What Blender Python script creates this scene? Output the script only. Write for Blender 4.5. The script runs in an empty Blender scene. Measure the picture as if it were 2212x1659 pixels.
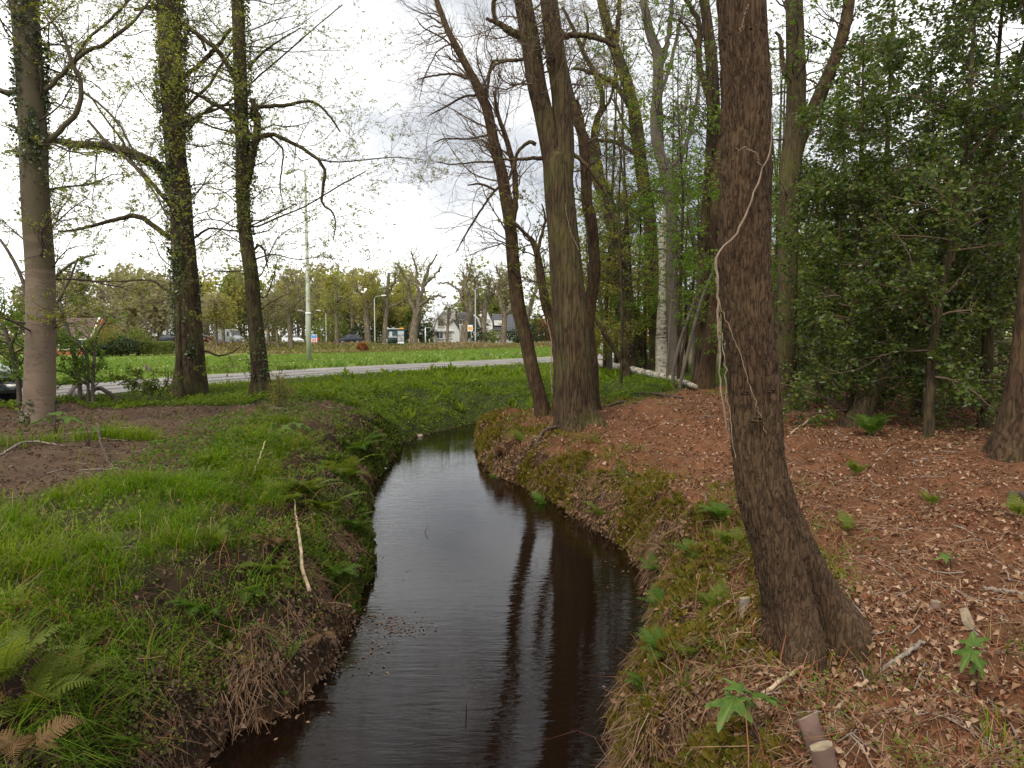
import bpy, math, random
import numpy as np
from mathutils import Vector, Matrix

rng = np.random.default_rng(7)
random.seed(7)
scene = bpy.context.scene
COL = scene.collection

# ------------------------------------------------------------------ camera
CAM_Z = 1.5
PITCH = math.radians(4.15)
cam_d = bpy.data.cameras.new("camera")
cam_d.sensor_width = 36.0
cam_d.lens = 24.0
cam_d.clip_start = 0.05
cam_d.clip_end = 3000.0
cam = bpy.data.objects.new("camera", cam_d)
COL.objects.link(cam)
cam.location = (0.0, 0.0, CAM_Z)
cam.rotation_euler = (math.radians(90.0) - PITCH, 0.0, 0.0)
scene.camera = cam

# ------------------------------------------------------------------ world: overcast daylight sky
SUN_EL, SUN_AZ = math.radians(48.0), math.radians(205.0)   # azimuth measured from +Y towards +X
world = bpy.data.worlds.new("World")
scene.world = world
world.use_nodes = True
wn, wl = world.node_tree.nodes, world.node_tree.links
wn.clear()
w_out = wn.new("ShaderNodeOutputWorld")
w_bg = wn.new("ShaderNodeBackground")
w_bg.inputs["Strength"].default_value = 0.1
w_sky = wn.new("ShaderNodeTexSky")
w_sky.sky_type = 'NISHITA'
w_sky.sun_disc = False
w_sky.sun_elevation = SUN_EL
w_sky.sun_rotation = SUN_AZ
w_tc = wn.new("ShaderNodeTexCoord")
w_map = wn.new("ShaderNodeMapping")
w_map.inputs["Scale"].default_value = (1.5, 1.5, 3.4)
w_map.inputs["Location"].default_value = (5.2, 0.6, 1.2)
w_no = wn.new("ShaderNodeTexNoise")
w_no.inputs["Scale"].default_value = 1.3
w_no.inputs["Detail"].default_value = 7.0
w_no.inputs["Roughness"].default_value = 0.52
w_ramp = wn.new("ShaderNodeValToRGB")
w_ramp.color_ramp.elements[0].position = 0.36
w_ramp.color_ramp.elements[0].color = (3.5, 3.68, 3.95, 1)
w_ramp.color_ramp.elements[1].position = 0.62
w_ramp.color_ramp.elements[1].color = (11.2, 11.1, 10.8, 1)
w_mix = wn.new("ShaderNodeMixRGB")
w_mix.inputs[0].default_value = 0.93
wl.new(w_tc.outputs["Generated"], w_map.inputs["Vector"])
wl.new(w_map.outputs[0], w_no.inputs["Vector"])
wl.new(w_no.outputs[0], w_ramp.inputs[0])
wl.new(w_sky.outputs[0], w_mix.inputs[1])
wl.new(w_ramp.outputs[0], w_mix.inputs[2])
wl.new(w_mix.outputs[0], w_bg.inputs["Color"])
wl.new(w_bg.outputs[0], w_out.inputs["Surface"])

sun_d = bpy.data.lights.new("sun", 'SUN')
sun_d.energy = 1.5
sun_d.angle = math.radians(14.0)
sun_d.color = (1.0, 0.92, 0.8)
sun = bpy.data.objects.new("sun", sun_d)
COL.objects.link(sun)
_sd = Vector((math.sin(SUN_AZ) * math.cos(SUN_EL), math.cos(SUN_AZ) * math.cos(SUN_EL), math.sin(SUN_EL)))
sun.rotation_euler = _sd.to_track_quat('Z', 'Y').to_euler()

scene.view_settings.view_transform = 'Standard'
scene.view_settings.look = 'None'
scene.view_settings.gamma = 1.0
scene.view_settings.use_curve_mapping = False
scene.view_settings.exposure = 0.85
scene.cycles.max_bounces = 6
scene.cycles.transparent_max_bounces = 12

# ------------------------------------------------------------------ photo-frame helpers (2212 x 1659 measuring grid)
F = 24.0 / 36.0 * 2212.0
CP, SP = math.cos(PITCH), math.sin(PITCH)

def ray(u, v):
    a = (np.asarray(u, float) - 1106.0) / F
    b = (829.5 - np.asarray(v, float)) / F
    return np.stack([a, CP + b * SP, -SP + b * CP], -1)

def at_y(u, v, y):
    d = ray(u, v)
    return np.array([0, 0, CAM_Z]) + d * (np.asarray(y, float) / d[..., 1])[..., None]

def at_z(u, v, z):
    d = ray(u, v)
    return np.array([0, 0, CAM_Z]) + d * ((z - CAM_Z) / d[..., 2])[..., None]

def depth_of(p):
    return p[..., 1] * CP - (p[..., 2] - CAM_Z) * SP

# ------------------------------------------------------------------ noise
def _hash(xi, yi, seed):
    h = (xi * 374761393 + yi * 668265263 + seed * 974634773) & 0xffffffff
    h = ((h ^ (h >> 13)) * 1274126177) & 0xffffffff
    h = ((h ^ (h >> 16)) * 2246822519) & 0xffffffff
    return ((h ^ (h >> 15)) & 0xffff) / 65535.0

def vnoise(x, y, seed=0):
    x = np.asarray(x, float); y = np.asarray(y, float)
    xi = np.floor(x).astype(np.int64); yi = np.floor(y).astype(np.int64)
    fx = x - xi; fy = y - yi
    fx = fx * fx * (3 - 2 * fx); fy = fy * fy * (3 - 2 * fy)
    a = _hash(xi, yi, seed); b = _hash(xi + 1, yi, seed)
    c = _hash(xi, yi + 1, seed); d = _hash(xi + 1, yi + 1, seed)
    return (a * (1 - fx) + b * fx) * (1 - fy) + (c * (1 - fx) + d * fx) * fy

def fbm(x, y, o=3, seed=0):
    s = 0; a = 0.5; t = 0
    for i in range(o):
        s = s + a * vnoise(x * 2 ** i + 17.3 * i, y * 2 ** i - 9.1 * i, seed + i); t += a; a *= .5
    return s / t

def sstep(a, b, x):
    t = np.clip((np.asarray(x, float) - a) / (b - a), 0, 1)
    return t * t * (3 - 2 * t)

# ------------------------------------------------------------------ mesh helpers
def mesh_data(name, V, faces, mat=None, smooth=True, col=None):
    V = np.asarray(V, np.float32)
    faces = [np.asarray(f, np.int32) for f in faces if len(f)]
    me = bpy.data.meshes.new(name)
    me.vertices.add(len(V)); me.vertices.foreach_set("co", V.ravel())
    lv = np.concatenate([f.ravel() for f in faces])
    tot = np.concatenate([np.full(len(f), f.shape[1], np.int32) for f in faces])
    st = np.concatenate([[0], np.cumsum(tot)[:-1]]).astype(np.int32)
    me.loops.add(len(lv)); me.loops.foreach_set("vertex_index", lv)
    me.polygons.add(len(tot)); me.polygons.foreach_set("loop_start", st)
    me.polygons.foreach_set("loop_total", tot)
    me.polygons.foreach_set("use_smooth", np.full(len(tot), bool(smooth)))
    me.update(calc_edges=True)
    if col is not None:
        a = me.color_attributes.new("tint", 'FLOAT_COLOR', 'POINT')
        c = np.ones((len(V), 4), np.float32); c[:, :3] = col
        a.data.foreach_set("color", c.ravel())
    if mat is not None:
        me.materials.append(mat)
    return me

def link(name, me, parent=None, loc=None):
    o = bpy.data.objects.new(name, me)
    COL.objects.link(o)
    if parent is not None:
        o.parent = parent
    if loc is not None:
        o.location = loc
    return o

def tag(o, label=None, cat=None, group=None, kind=None):
    if label: o["label"] = label
    if cat: o["category"] = cat
    if group: o["group"] = group
    if kind: o["kind"] = kind
    return o

def thing(name, label, cat, loc=(0, 0, 0), rz=0.0, group=None):
    o = bpy.data.objects.new(name, None)
    o.empty_display_size = 0.2
    COL.objects.link(o)
    o.location = Vector([float(c) for c in loc]); o.rotation_euler = (0, 0, rz)
    return tag(o, label, cat, group)

class MB:
    """collects quads, tris and n-gons into one mesh"""
    def __init__(s): s.V = []; s.F = {}; s.n = 0
    def add(s, V, *faces):
        V = np.asarray(V, float).reshape(-1, 3)
        for f in faces:
            f = np.asarray(f, int)
            if f.size: s.F.setdefault(f.shape[1], []).append(f + s.n)
        s.V.append(V); s.n += len(V); return s
    def box(s, c, size, rz=0.0, taper=1.0):
        x, y, z = [d / 2 for d in size]
        V = np.array([[a * x, b * y, cz * z] for cz in (-1, 1) for a, b in ((-1, -1), (1, -1), (1, 1), (-1, 1))], float)
        V[4:, :2] *= taper
        ca, sa = math.cos(rz), math.sin(rz)
        V[:, :2] = V[:, :2] @ np.array([[ca, sa], [-sa, ca]])
        return s.add(V + np.asarray(c), [[3, 2, 1, 0], [4, 5, 6, 7], [0, 1, 5, 4], [1, 2, 6, 5], [2, 3, 7, 6], [3, 0, 4, 7]])
    def prism(s, poly, axis, a, b):
        """extrude a 2D polygon; axis 'y': poly is (x,z); axis 'x': poly is (y,z); axis 'z': poly is (x,y)"""
        n = len(poly); V = []
        for t in (a, b):
            for p, q in poly:
                V.append({'y': (p, t, q), 'x': (t, p, q), 'z': (p, q, t)}[axis])
        idx = list(range(n))
        s.add(V, [idx[::-1]], [[i + n for i in idx]], [[i, (i + 1) % n, n + (i + 1) % n, n + i] for i in range(n)])
        return s
    def tube(s, pts, rad, k=8, cap=True):
        pts = np.asarray(pts, float); n = len(pts)
        rad = np.broadcast_to(np.asarray(rad, float), (n,))
        V, Fq = tubes(pts[None], rad[None], k)
        s.add(V, Fq)
        if cap:
            b = s.n - len(V)
            s.F.setdefault(k, []).append(np.array([[b + i for i in range(k)][::-1]]))
            s.F.setdefault(k, []).append(np.array([[b + (n - 1) * k + i for i in range(k)]]))
        return s
    def data(s, name, mat, smooth=False):
        return mesh_data(name, np.concatenate(s.V), [np.concatenate(f) for f in s.F.values()], mat, smooth)
    def build(s, name, mat, parent=None, smooth=False):
        return link(name, s.data(name, mat, smooth), parent)

def tubes(P, R, k):
    """P (N,n,3), R (N,n) -> verts, quads"""
    N, n, _ = P.shape
    T = np.gradient(P, axis=1)
    T /= np.linalg.norm(T, axis=2, keepdims=True) + 1e-12
    avg = np.abs(T.mean(1)); ax = avg.argmin(1)
    ref = np.zeros((N, 1, 3)); ref[np.arange(N), 0, ax] = 1
    S = np.cross(T, np.broadcast_to(ref, T.shape)); S /= np.linalg.norm(S, axis=2, keepdims=True) + 1e-12
    U = np.cross(S, T)
    th = np.arange(k) * 2 * np.pi / k
    V = P[:, :, None] + R[:, :, None, None] * (np.cos(th)[None, None, :, None] * S[:, :, None] + np.sin(th)[None, None, :, None] * U[:, :, None])
    base = (np.arange(N)[:, None, None] * n + np.arange(n - 1)[None, :, None]) * k
    j = np.arange(k)[None, None]; j2 = (j + 1) % k
    Q = np.stack([base + j, base + j2, base + k + j2, base + k + j], -1).reshape(-1, 4)
    return V.reshape(-1, 3), Q

def catmull(P, m):
    """smooth resample of control points (any columns) to m points, even in index-length"""
    P = np.asarray(P, float)
    if len(P) == 2:
        t = np.linspace(0, 1, m)[:, None]; return P[0] * (1 - t) + P[1] * t
    seg = np.linalg.norm(np.diff(P[:, :3], axis=0), axis=1); cum = np.concatenate([[0], np.cumsum(seg)])
    E = np.vstack([2 * P[0] - P[1], P, 2 * P[-1] - P[-2]])
    q = np.linspace(0, cum[-1], m)
    i = np.clip(np.searchsorted(cum, q, side='right') - 1, 0, len(P) - 2)
    t = ((q - cum[i]) / (seg[i] + 1e-12))[:, None]
    a, b, c, d = E[i], E[i + 1], E[i + 2], E[i + 3]
    return 0.5 * (2 * b + (c - a) * t + (2 * a - 5 * b + 4 * c - d) * t ** 2 + (3 * b - a - 3 * c + d) * t ** 3)

# ------------------------------------------------------------------ materials
def new_mat(name):
    m = bpy.data.materials.new(name); m.use_nodes = True
    nt = m.node_tree; nt.nodes.clear()
    return m, nt

def nd(nt, typ, ins=None, **props):
    n = nt.nodes.new("ShaderNode" + typ)
    for k, v in props.items(): setattr(n, k, v)
    for k, v in (ins or {}).items():
        s = n.inputs[k]
        if isinstance(v, bpy.types.NodeSocket): nt.links.new(v, s)
        elif isinstance(v, (tuple, list)) and len(v) == 3 and s.type == 'RGBA': s.default_value = (*v, 1)
        else: s.default_value = v
    return n

def ramp(nt, fac, stops):
    r = nt.nodes.new("ShaderNodeValToRGB")
    e = r.color_ramp.elements
    while len(e) < len(stops): e.new(0.5)
    for el, (p, c) in zip(e, stops):
        el.position = p; el.color = (*c, 1)
    nt.links.new(fac, r.inputs[0])
    return r.outputs[0]

def out(nt, sh):
    o = nt.nodes.new("ShaderNodeOutputMaterial"); nt.links.new(sh, o.inputs["Surface"])

def mat_plain(name, col, rough=0.6, metal=0.0, var=0.12, scale=6.0, spec=0.5, bump=0.0):
    m, nt = new_mat(name)
    tc = nd(nt, "TexCoord")
    no = nd(nt, "TexNoise", {"Vector": tc.outputs["Object"], "Scale": scale, "Detail": 5.0})
    c = ramp(nt, no.outputs[0], [(0.3, tuple(x * (1 - var) for x in col)), (0.7, tuple(min(1, x * (1 + var)) for x in col))])
    p = nd(nt, "BsdfPrincipled", {"Base Color": c, "Roughness": rough, "Metallic": metal, "Specular IOR Level": spec})
    if bump:
        b = nd(nt, "Bump", {"Height": no.outputs[0], "Strength": bump, "Distance": 0.02})
        nt.links.new(b.outputs[0], p.inputs["Normal"])
    out(nt, p.outputs[0]); return m

def mat_leaf(name, cols, trans=0.4, rough=0.6, spec=0.18, tcol=None):
    """cols: list of colours picked per leaf"""
    m, nt = new_mat(name)
    g = nd(nt, "NewGeometry")
    st = [(i / max(1, len(cols) - 1), c) for i, c in enumerate(cols)]
    c = ramp(nt, g.outputs["Random Per Island"], st)
    p = nd(nt, "BsdfPrincipled", {"Base Color": c, "Roughness": rough, "Specular IOR Level": spec})
    hs = nd(nt, "HueSaturation", {"Color": c, "Value": 1.5, "Saturation": 1.1, "Hue": 0.49})
    t = nd(nt, "BsdfTranslucent", {"Color": hs.outputs[0]})
    mx = nd(nt, "MixShader", {0: trans, 1: p.outputs[0], 2: t.outputs[0]})
    out(nt, mx.outputs[0]); return m

def mat_bark(name, base, dark, sx=14.0, sz=3.0, green=0.0, gcol=(0.07, 0.085, 0.02), bump=0.6, dist=0.02, crack=0.5):
    """fissured bark: wandering vertical furrows between rough plates"""
    m, nt = new_mat(name)
    tc = nd(nt, "TexCoord")
    wv = nd(nt, "TexNoise", {"Vector": tc.outputs["Object"], "Scale": 9.0, "Detail": 3.0})
    wc = nd(nt, "VectorMath", {0: wv.outputs[1], 1: (0.5, 0.5, 0.5)}, operation='SUBTRACT')
    ws = nd(nt, "VectorMath", {0: wc.outputs[0], "Scale": 0.03}, operation='SCALE')
    wa = nd(nt, "VectorMath", {0: tc.outputs["Object"], 1: ws.outputs[0]}, operation='ADD')
    mp = nd(nt, "Mapping", {"Vector": wa.outputs[0], "Scale": (sx * 2.2, sx * 2.2, sz * 2.0)})
    n1 = nd(nt, "TexNoise", {"Vector": mp.outputs[0], "Scale": 1.0, "Detail": 6.0, "Roughness": 0.6})
    n3 = nd(nt, "TexNoise", {"Vector": mp.outputs[0], "Scale": 0.45, "Detail": 2.0})
    n2 = nd(nt, "TexNoise", {"Vector": tc.outputs["Object"], "Scale": 1.7, "Detail": 4.0})
    r0 = nd(nt, "Math", {0: n3.outputs[0], 1: 0.5}, operation='SUBTRACT')
    r1 = nd(nt, "Math", {0: r0.outputs[0]}, operation='ABSOLUTE')
    r2 = nd(nt, "MapRange", {"Value": r1.outputs[0], "From Min": 0.0, "From Max": 0.09})
    h = nd(nt, "Math", {0: r2.outputs[0], 1: 0.42, 2: n1.outputs[0]}, operation='MULTIPLY_ADD')
    lo = tuple(a * (1 - crack) + b * crack for a, b in zip(base, dark))
    c = ramp(nt, h.outputs[0], [(0.40, dark), (0.66, lo), (0.95, base), (1.0, tuple(x * 1.2 for x in base))])
    hb = ramp(nt, n2.outputs[0], [(0.35, (0.72, 0.72, 0.72)), (0.65, (1.18, 1.15, 1.12))])
    c2 = nd(nt, "MixRGB", {0: 1.0, 1: c, 2: hb}, blend_type='MULTIPLY')
    gm = ramp(nt, n2.outputs[0], [(0.42, (0, 0, 0)), (0.68, (green, green, green))])
    mx = nd(nt, "MixRGB", {0: gm, 1: c2.outputs[0], 2: gcol})
    bp = nd(nt, "Bump", {"Height": h.outputs[0], "Strength": bump, "Distance": dist})
    p = nd(nt, "BsdfPrincipled", {"Base Color": mx.outputs[0], "Roughness": 0.9, "Specular IOR Level": 0.2, "Normal": bp.outputs[0]})
    out(nt, p.outputs[0]); return m

def mat_smooth_bark(name, base, dark, green=0.3, gcol=(0.1, 0.1, 0.05), algae_shade=None):
    """thin smooth bark with a few horizontal creases and blotches"""
    m, nt = new_mat(name)
    tc = nd(nt, "TexCoord")
    mp = nd(nt, "Mapping", {"Vector": tc.outputs["Object"], "Scale": (1.6, 1.6, 9.0)})
    n1 = nd(nt, "TexNoise", {"Vector": mp.outputs[0], "Scale": 1.0, "Detail": 4.0, "Roughness": 0.55})
    n2 = nd(nt, "TexNoise", {"Vector": tc.outputs["Object"], "Scale": 2.6, "Detail": 5.0})
    n4 = nd(nt, "TexNoise", {"Vector": tc.outputs["Object"], "Scale": 40.0, "Detail": 3.0})
    a = nd(nt, "Math", {0: n1.outputs[0], 1: 0.5}, operation='SUBTRACT')
    b = nd(nt, "Math", {0: a.outputs[0]}, operation='ABSOLUTE')
    cr = nd(nt, "MapRange", {"Value": b.outputs[0], "From Min": 0.0, "From Max": 0.012})
    c = ramp(nt, n2.outputs[0], [(0.3, tuple(x * .72 for x in base)), (0.5, base), (0.7, tuple(x * 1.12 for x in base))])
    mul = nd(nt, "MixRGB", {0: cr.outputs[0], 1: dark, 2: c})
    gm = ramp(nt, n2.outputs[0], [(0.5, (0, 0, 0)), (0.72, (green, green, green))])
    mx = nd(nt, "MixRGB", {0: gm, 1: mul.outputs[0], 2: gcol})
    if algae_shade:                                   # old algae film plus painted backlit shade from this height up, ragged edge
        sz = nd(nt, "SeparateXYZ", {"Vector": tc.outputs["Object"]})
        az = nd(nt, "Math", {0: n1.outputs[0], 1: 2.6, 2: sz.outputs[2]}, operation='MULTIPLY_ADD')
        am = nd(nt, "MapRange", {"Value": az.outputs[0], "From Min": algae_shade + 1.0, "From Max": algae_shade + 2.2, "To Max": 0.85})
        mx = nd(nt, "MixRGB", {0: am.outputs[0], 1: mx.outputs[0], 2: (0.062, 0.052, 0.026)})
    h = nd(nt, "Math", {0: n4.outputs[0], 1: 0.3, 2: cr.outputs[0]}, operation='MULTIPLY_ADD')
    bp = nd(nt, "Bump", {"Height": h.outputs[0], "Strength": 0.35, "Distance": 0.006})
    p = nd(nt, "BsdfPrincipled", {"Base Color": mx.outputs[0], "Roughness": 0.8, "Specular IOR Level": 0.25, "Normal": bp.outputs[0]})
    out(nt, p.outputs[0]); return m

def mat_birch(name):
    m, nt = new_mat(name)
    tc = nd(nt, "TexCoord")
    mp = nd(nt, "Mapping", {"Vector": tc.outputs["Object"], "Scale": (3.5, 3.5, 22.0)})
    n1 = nd(nt, "TexNoise", {"Vector": mp.outputs[0], "Scale": 1.0, "Detail": 6.0, "Roughness": 0.6})
    n2 = nd(nt, "TexNoise", {"Vector": tc.outputs["Object"], "Scale": 5.0, "Detail": 4.0})
    c = ramp(nt, n1.outputs[0], [(0.36, (0.04, 0.03, 0.022)), (0.44, (0.36, 0.33, 0.26)), (0.7, (0.6, 0.56, 0.47))])
    d = ramp(nt, n2.outputs[0], [(0.36, (0.25, 0.2, 0.14)), (0.5, (1, 1, 1))])
    mx = nd(nt, "MixRGB", {0: 1.0, 1: c, 2: d}, blend_type='MULTIPLY')
    bp = nd(nt, "Bump", {"Height": n1.outputs[0], "Strength": 0.4, "Distance": 0.01})
    p = nd(nt, "BsdfPrincipled", {"Base Color": mx.outputs[0], "Roughness": 0.75, "Normal": bp.outputs[0]})
    out(nt, p.outputs[0]); return m

def mat_glass(name, tint=(0.6, 0.66, 0.68), dark=0.75):
    m, nt = new_mat(name)
    t = nd(nt, "BsdfTransparent", {"Color": tint})
    g = nd(nt, "BsdfGlossy", {"Roughness": 0.03, "Color": (0.95, 0.97, 1.0)})
    f = nd(nt, "Fresnel", {"IOR": 1.5})
    mx = nd(nt, "MixShader", {0: f.outputs[0], 1: t.outputs[0], 2: g.outputs[0]})
    out(nt, mx.outputs[0]); return m

M = {}
M['bark_big'] = mat_bark("bark_plated_brown", (0.095, 0.057, 0.033), (0.026, 0.015, 0.009), 44, 8.0, 0.25, (0.06, 0.055, 0.022), bump=1.0, dist=0.012)
M['bark_oak'] = mat_bark("bark_ridged_brown", (0.085, 0.054, 0.03), (0.014, 0.009, 0.006), 14, 1.7, 0.4, bump=1.0, dist=0.03)
M['bark_ivy'] = mat_bark("bark_ivied", (0.068, 0.046, 0.027), (0.013, 0.009, 0.006), 12, 2.4, 0.4, bump=0.8, dist=0.03)
M['bark_red'] = mat_bark("bark_reddish", (0.08, 0.047, 0.027), (0.017, 0.010, 0.006), 16, 3.4, 0.2, bump=0.7, dist=0.02)
M['bark_green'] = mat_bark("bark_mossy", (0.085, 0.06, 0.033), (0.024, 0.016, 0.01), 15, 3.0, 0.7, (0.085, 0.09, 0.024), bump=0.6, dist=0.02)
M['bark_beech'] = mat_smooth_bark("bark_smooth_beech", (0.175, 0.128, 0.092), (0.085, 0.058, 0.04), 0.6, (0.1, 0.1, 0.05), algae_shade=2.4)
M['bark_grey'] = mat_smooth_bark("bark_smooth_grey", (0.12, 0.1, 0.08), (0.05, 0.04, 0.03), 0.4)
M['bark_far'] = mat_bark("bark_far_oak", (0.19, 0.155, 0.115), (0.07, 0.055, 0.04), 3, .7, 0.3, (0.15, 0.15, 0.07), bump=0.5, dist=0.05)
M['twig'] = mat_plain("twig_dark", (0.055, 0.038, 0.027), 0.85, var=0.3)
M['twig_brown'] = mat_plain("twig_brown", (0.12, 0.078, 0.05), 0.85, var=0.3)
M['vine'] = mat_plain("vine_pale", (0.22, 0.16, 0.11), 0.9, var=0.25, scale=20, bump=0.4)
M['birch'] = mat_birch("bark_birch")
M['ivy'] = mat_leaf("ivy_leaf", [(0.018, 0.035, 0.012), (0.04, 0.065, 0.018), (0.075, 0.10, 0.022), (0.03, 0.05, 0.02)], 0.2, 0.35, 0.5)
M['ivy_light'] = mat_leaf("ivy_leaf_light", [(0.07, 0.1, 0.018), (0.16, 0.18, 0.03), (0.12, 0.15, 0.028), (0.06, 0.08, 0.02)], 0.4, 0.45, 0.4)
M['spring'] = mat_leaf("spring_leaf", [(0.16, 0.18, 0.03), (0.22, 0.24, 0.05), (0.18, 0.21, 0.04), (0.24, 0.23, 0.07)], 0.75)
M['spring_green'] = mat_leaf("spring_leaf_green", [(0.08, 0.165, 0.022), (0.12, 0.215, 0.03), (0.16, 0.235, 0.035), (0.08, 0.14, 0.03)], 0.55)
M['spring_yellow'] = mat_leaf("spring_leaf_yellow", [(0.19, 0.19, 0.03), (0.23, 0.22, 0.045), (0.15, 0.16, 0.03)], 0.5)
M['holly'] = mat_leaf("holly_leaf", [(0.022, 0.045, 0.014), (0.05, 0.085, 0.018), (0.09, 0.13, 0.022), (0.13, 0.16, 0.03), (0.04, 0.065, 0.02)], 0.38, 0.3, 0.4)
M['shrub'] = mat_leaf("shrub_leaf", [(0.05, 0.09, 0.016), (0.09, 0.14, 0.02), (0.14, 0.17, 0.028), (0.07, 0.1, 0.022)], 0.45, 0.55, 0.2)
M['autumn'] = mat_leaf("copper_leaf", [(0.22, 0.085, 0.028), (0.27, 0.13, 0.04), (0.17, 0.08, 0.035)], 0.4)
M['far_leaf'] = [
    mat_leaf("far_leaf_olive", [(0.2, 0.235, 0.065), (0.26, 0.28, 0.08), (0.18, 0.205, 0.065)], 0.5),
    mat_leaf("far_leaf_brown", [(0.27, 0.25, 0.13), (0.31, 0.285, 0.15), (0.23, 0.22, 0.115)], 0.45),
    mat_leaf("far_leaf_gold", [(0.3, 0.29, 0.07), (0.35, 0.33, 0.09), (0.26, 0.255, 0.07)], 0.5),
    mat_leaf("far_leaf_green", [(0.14, 0.175, 0.04), (0.18, 0.21, 0.05), (0.11, 0.14, 0.04)], 0.5)]
M['evergreen'] = mat_leaf("evergreen_leaf", [(0.02, 0.035, 0.016), (0.035, 0.055, 0.022), (0.05, 0.07, 0.025)], 0.15, 0.5)
# ------------------------------------------------------------------ layout of the land
ZW = -1.0                                   # water level
def _g(pts, z=ZW):
    return [tuple(at_z(u, v, z)[:2]) for u, v in pts]

L_EDGE = [(-2.1, -6.0), (-1.75, 1.0)] + _g([(430, 1655), (560, 1570), (640, 1500), (700, 1440), (745, 1340), (775, 1265), (800, 1215),
                                          (790, 1160), (788, 1100), (798, 1045), (832, 1000), (862, 962)])
F_EDGE = _g([(905, 942), (1000, 920), (1045, 914)]) + [(.6, 18.7), (1.6, 18.9), (2.2, 18.7)]
R_EDGE = [(2.3, 18.4), (1.6, 17.8), (0.5, 16.9)] + _g([(1043, 938), (1040, 980), (1065, 1020), (1100, 1035),
          (1200, 1085), (1300, 1150), (1390, 1230), (1412, 1300), (1415, 1400), (1395, 1480), (1350, 1600), (1335, 1659)]) + [(0.6, 1.0), (0.75, -6.0)]
def _dense(P, m):
    return catmull(np.array([[x, y, 0] for x, y in P]), m)[:, :2]
L_P, F_P, R_P = _dense(L_EDGE, 76), _dense(F_EDGE, 40), _dense(R_EDGE, 110)
_j = np.random.default_rng(3)
for _P, _a in ((L_P, .085), (R_P, .085), (F_P, .06)):
    _P[1:-1] += _j.normal(0, _a * .5, _P[1:-1].shape)
W_POLY = np.vstack([L_P, F_P, R_P])

FAR_EDGE = np.array([(-20, 4), (-16.2, 12), (-13.2, 19.6), (-11.7, 23.8), (-9.8, 27.6), (-7.2, 31.8), (-3.6, 36.6), (0.4, 42.2), (3.6, 47.0), (7.6, 54), (15, 68), (30, 96)], float)
NEAR_EDGE = np.array([(-16.4, 3), (-13.2, 9.5), (-10.6, 15.9), (-8.7, 20.3), (-6.4, 24.6), (-3.4, 28.6), (0.2, 33.6), (3.6, 38.6), (7.6, 45), (12, 53.5), (19, 66), (34, 93)], float)
def _dense2(P, m): return catmull(np.hstack([P, np.zeros((len(P), 1))]), m)[:, :2]
FE, NE = _dense2(FAR_EDGE, 48), _dense2(NEAR_EDGE, 48)

def pl_dist(x, y, P):
    """distance to polyline, and signed side (positive = left of travel)"""
    best = np.full(x.shape, 1e9); sg = np.zeros(x.shape)
    for (ax, ay), (bx, by) in zip(P[:-1], P[1:]):
        dx, dy = bx - ax, by - ay
        L2 = dx * dx + dy * dy + 1e-9
        t = np.clip(((x - ax) * dx + (y - ay) * dy) / L2, 0, 1)
        d = np.hypot(x - ax - t * dx, y - ay - t * dy)
        cr = dx * (y - ay) - dy * (x - ax)
        m = d < best
        best = np.where(m, d, best); sg = np.where(m, np.sign(cr), sg)
    return best, sg

def in_poly(x, y, P):
    c = np.zeros(x.shape, bool)
    Q = np.roll(P, 1, 0)
    for (ax, ay), (bx, by) in zip(P, Q):
        m = ((ay > y) != (by > y))
        xx = (bx - ax) * (y - ay) / ((by - ay) if by != ay else 1e-9) + ax
        c ^= m & (x < xx)
    return c

def land(x, y):
    """all layout distances for points x,y (1D arrays)"""
    x = np.asarray(x, float).ravel(); y = np.asarray(y, float).ravel()
    r = {}
    near = (x > -14) & (x < 30) & (y > -9) & (y < 36)
    big = np.full(x.shape, 99.0)
    dl, dr, df = big.copy(), big.copy(), big.copy()
    inside = np.zeros(x.shape, bool)
    if near.any():
        xn, yn = x[near], y[near]
        dl[near] = pl_dist(xn, yn, L_P)[0]; dr[near] = pl_dist(xn, yn, R_P)[0]; df[near] = pl_dist(xn, yn, np.vstack([L_P[-1:], F_P]))[0]
        inside[near] = in_poly(xn, yn, W_POLY)
    fd, fs = pl_dist(x, y, FE)
    nd_, ns = pl_dist(x, y, NE)
    r.update(x=x, y=y, dl=dl, dr=dr, df=df, inside=inside, fs=fd * fs, ns=nd_ * -ns)   # fs>0: field beyond road; ns>0: near side of the road
    r['s'] = np.minimum(np.minimum(dl, dr), df)
    return r

PR_NEAR = ([0, .05, .2, .5, 1.3, 3.0], [0, .27, .5, .68, .88, 1.0])
PR_FAR = ([0, .05, .2, .55, 1.5, 3.6], [0, .22, .42, .58, .76, 1.0])
PL = ([0, .06, .3, .75, 1.3, 2.2], [0, .22, .44, .72, .9, 1.0])
PF = ([0, .15, .8, 1.8, 2.7], [0, .3, .62, .92, 1.0])

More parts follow.
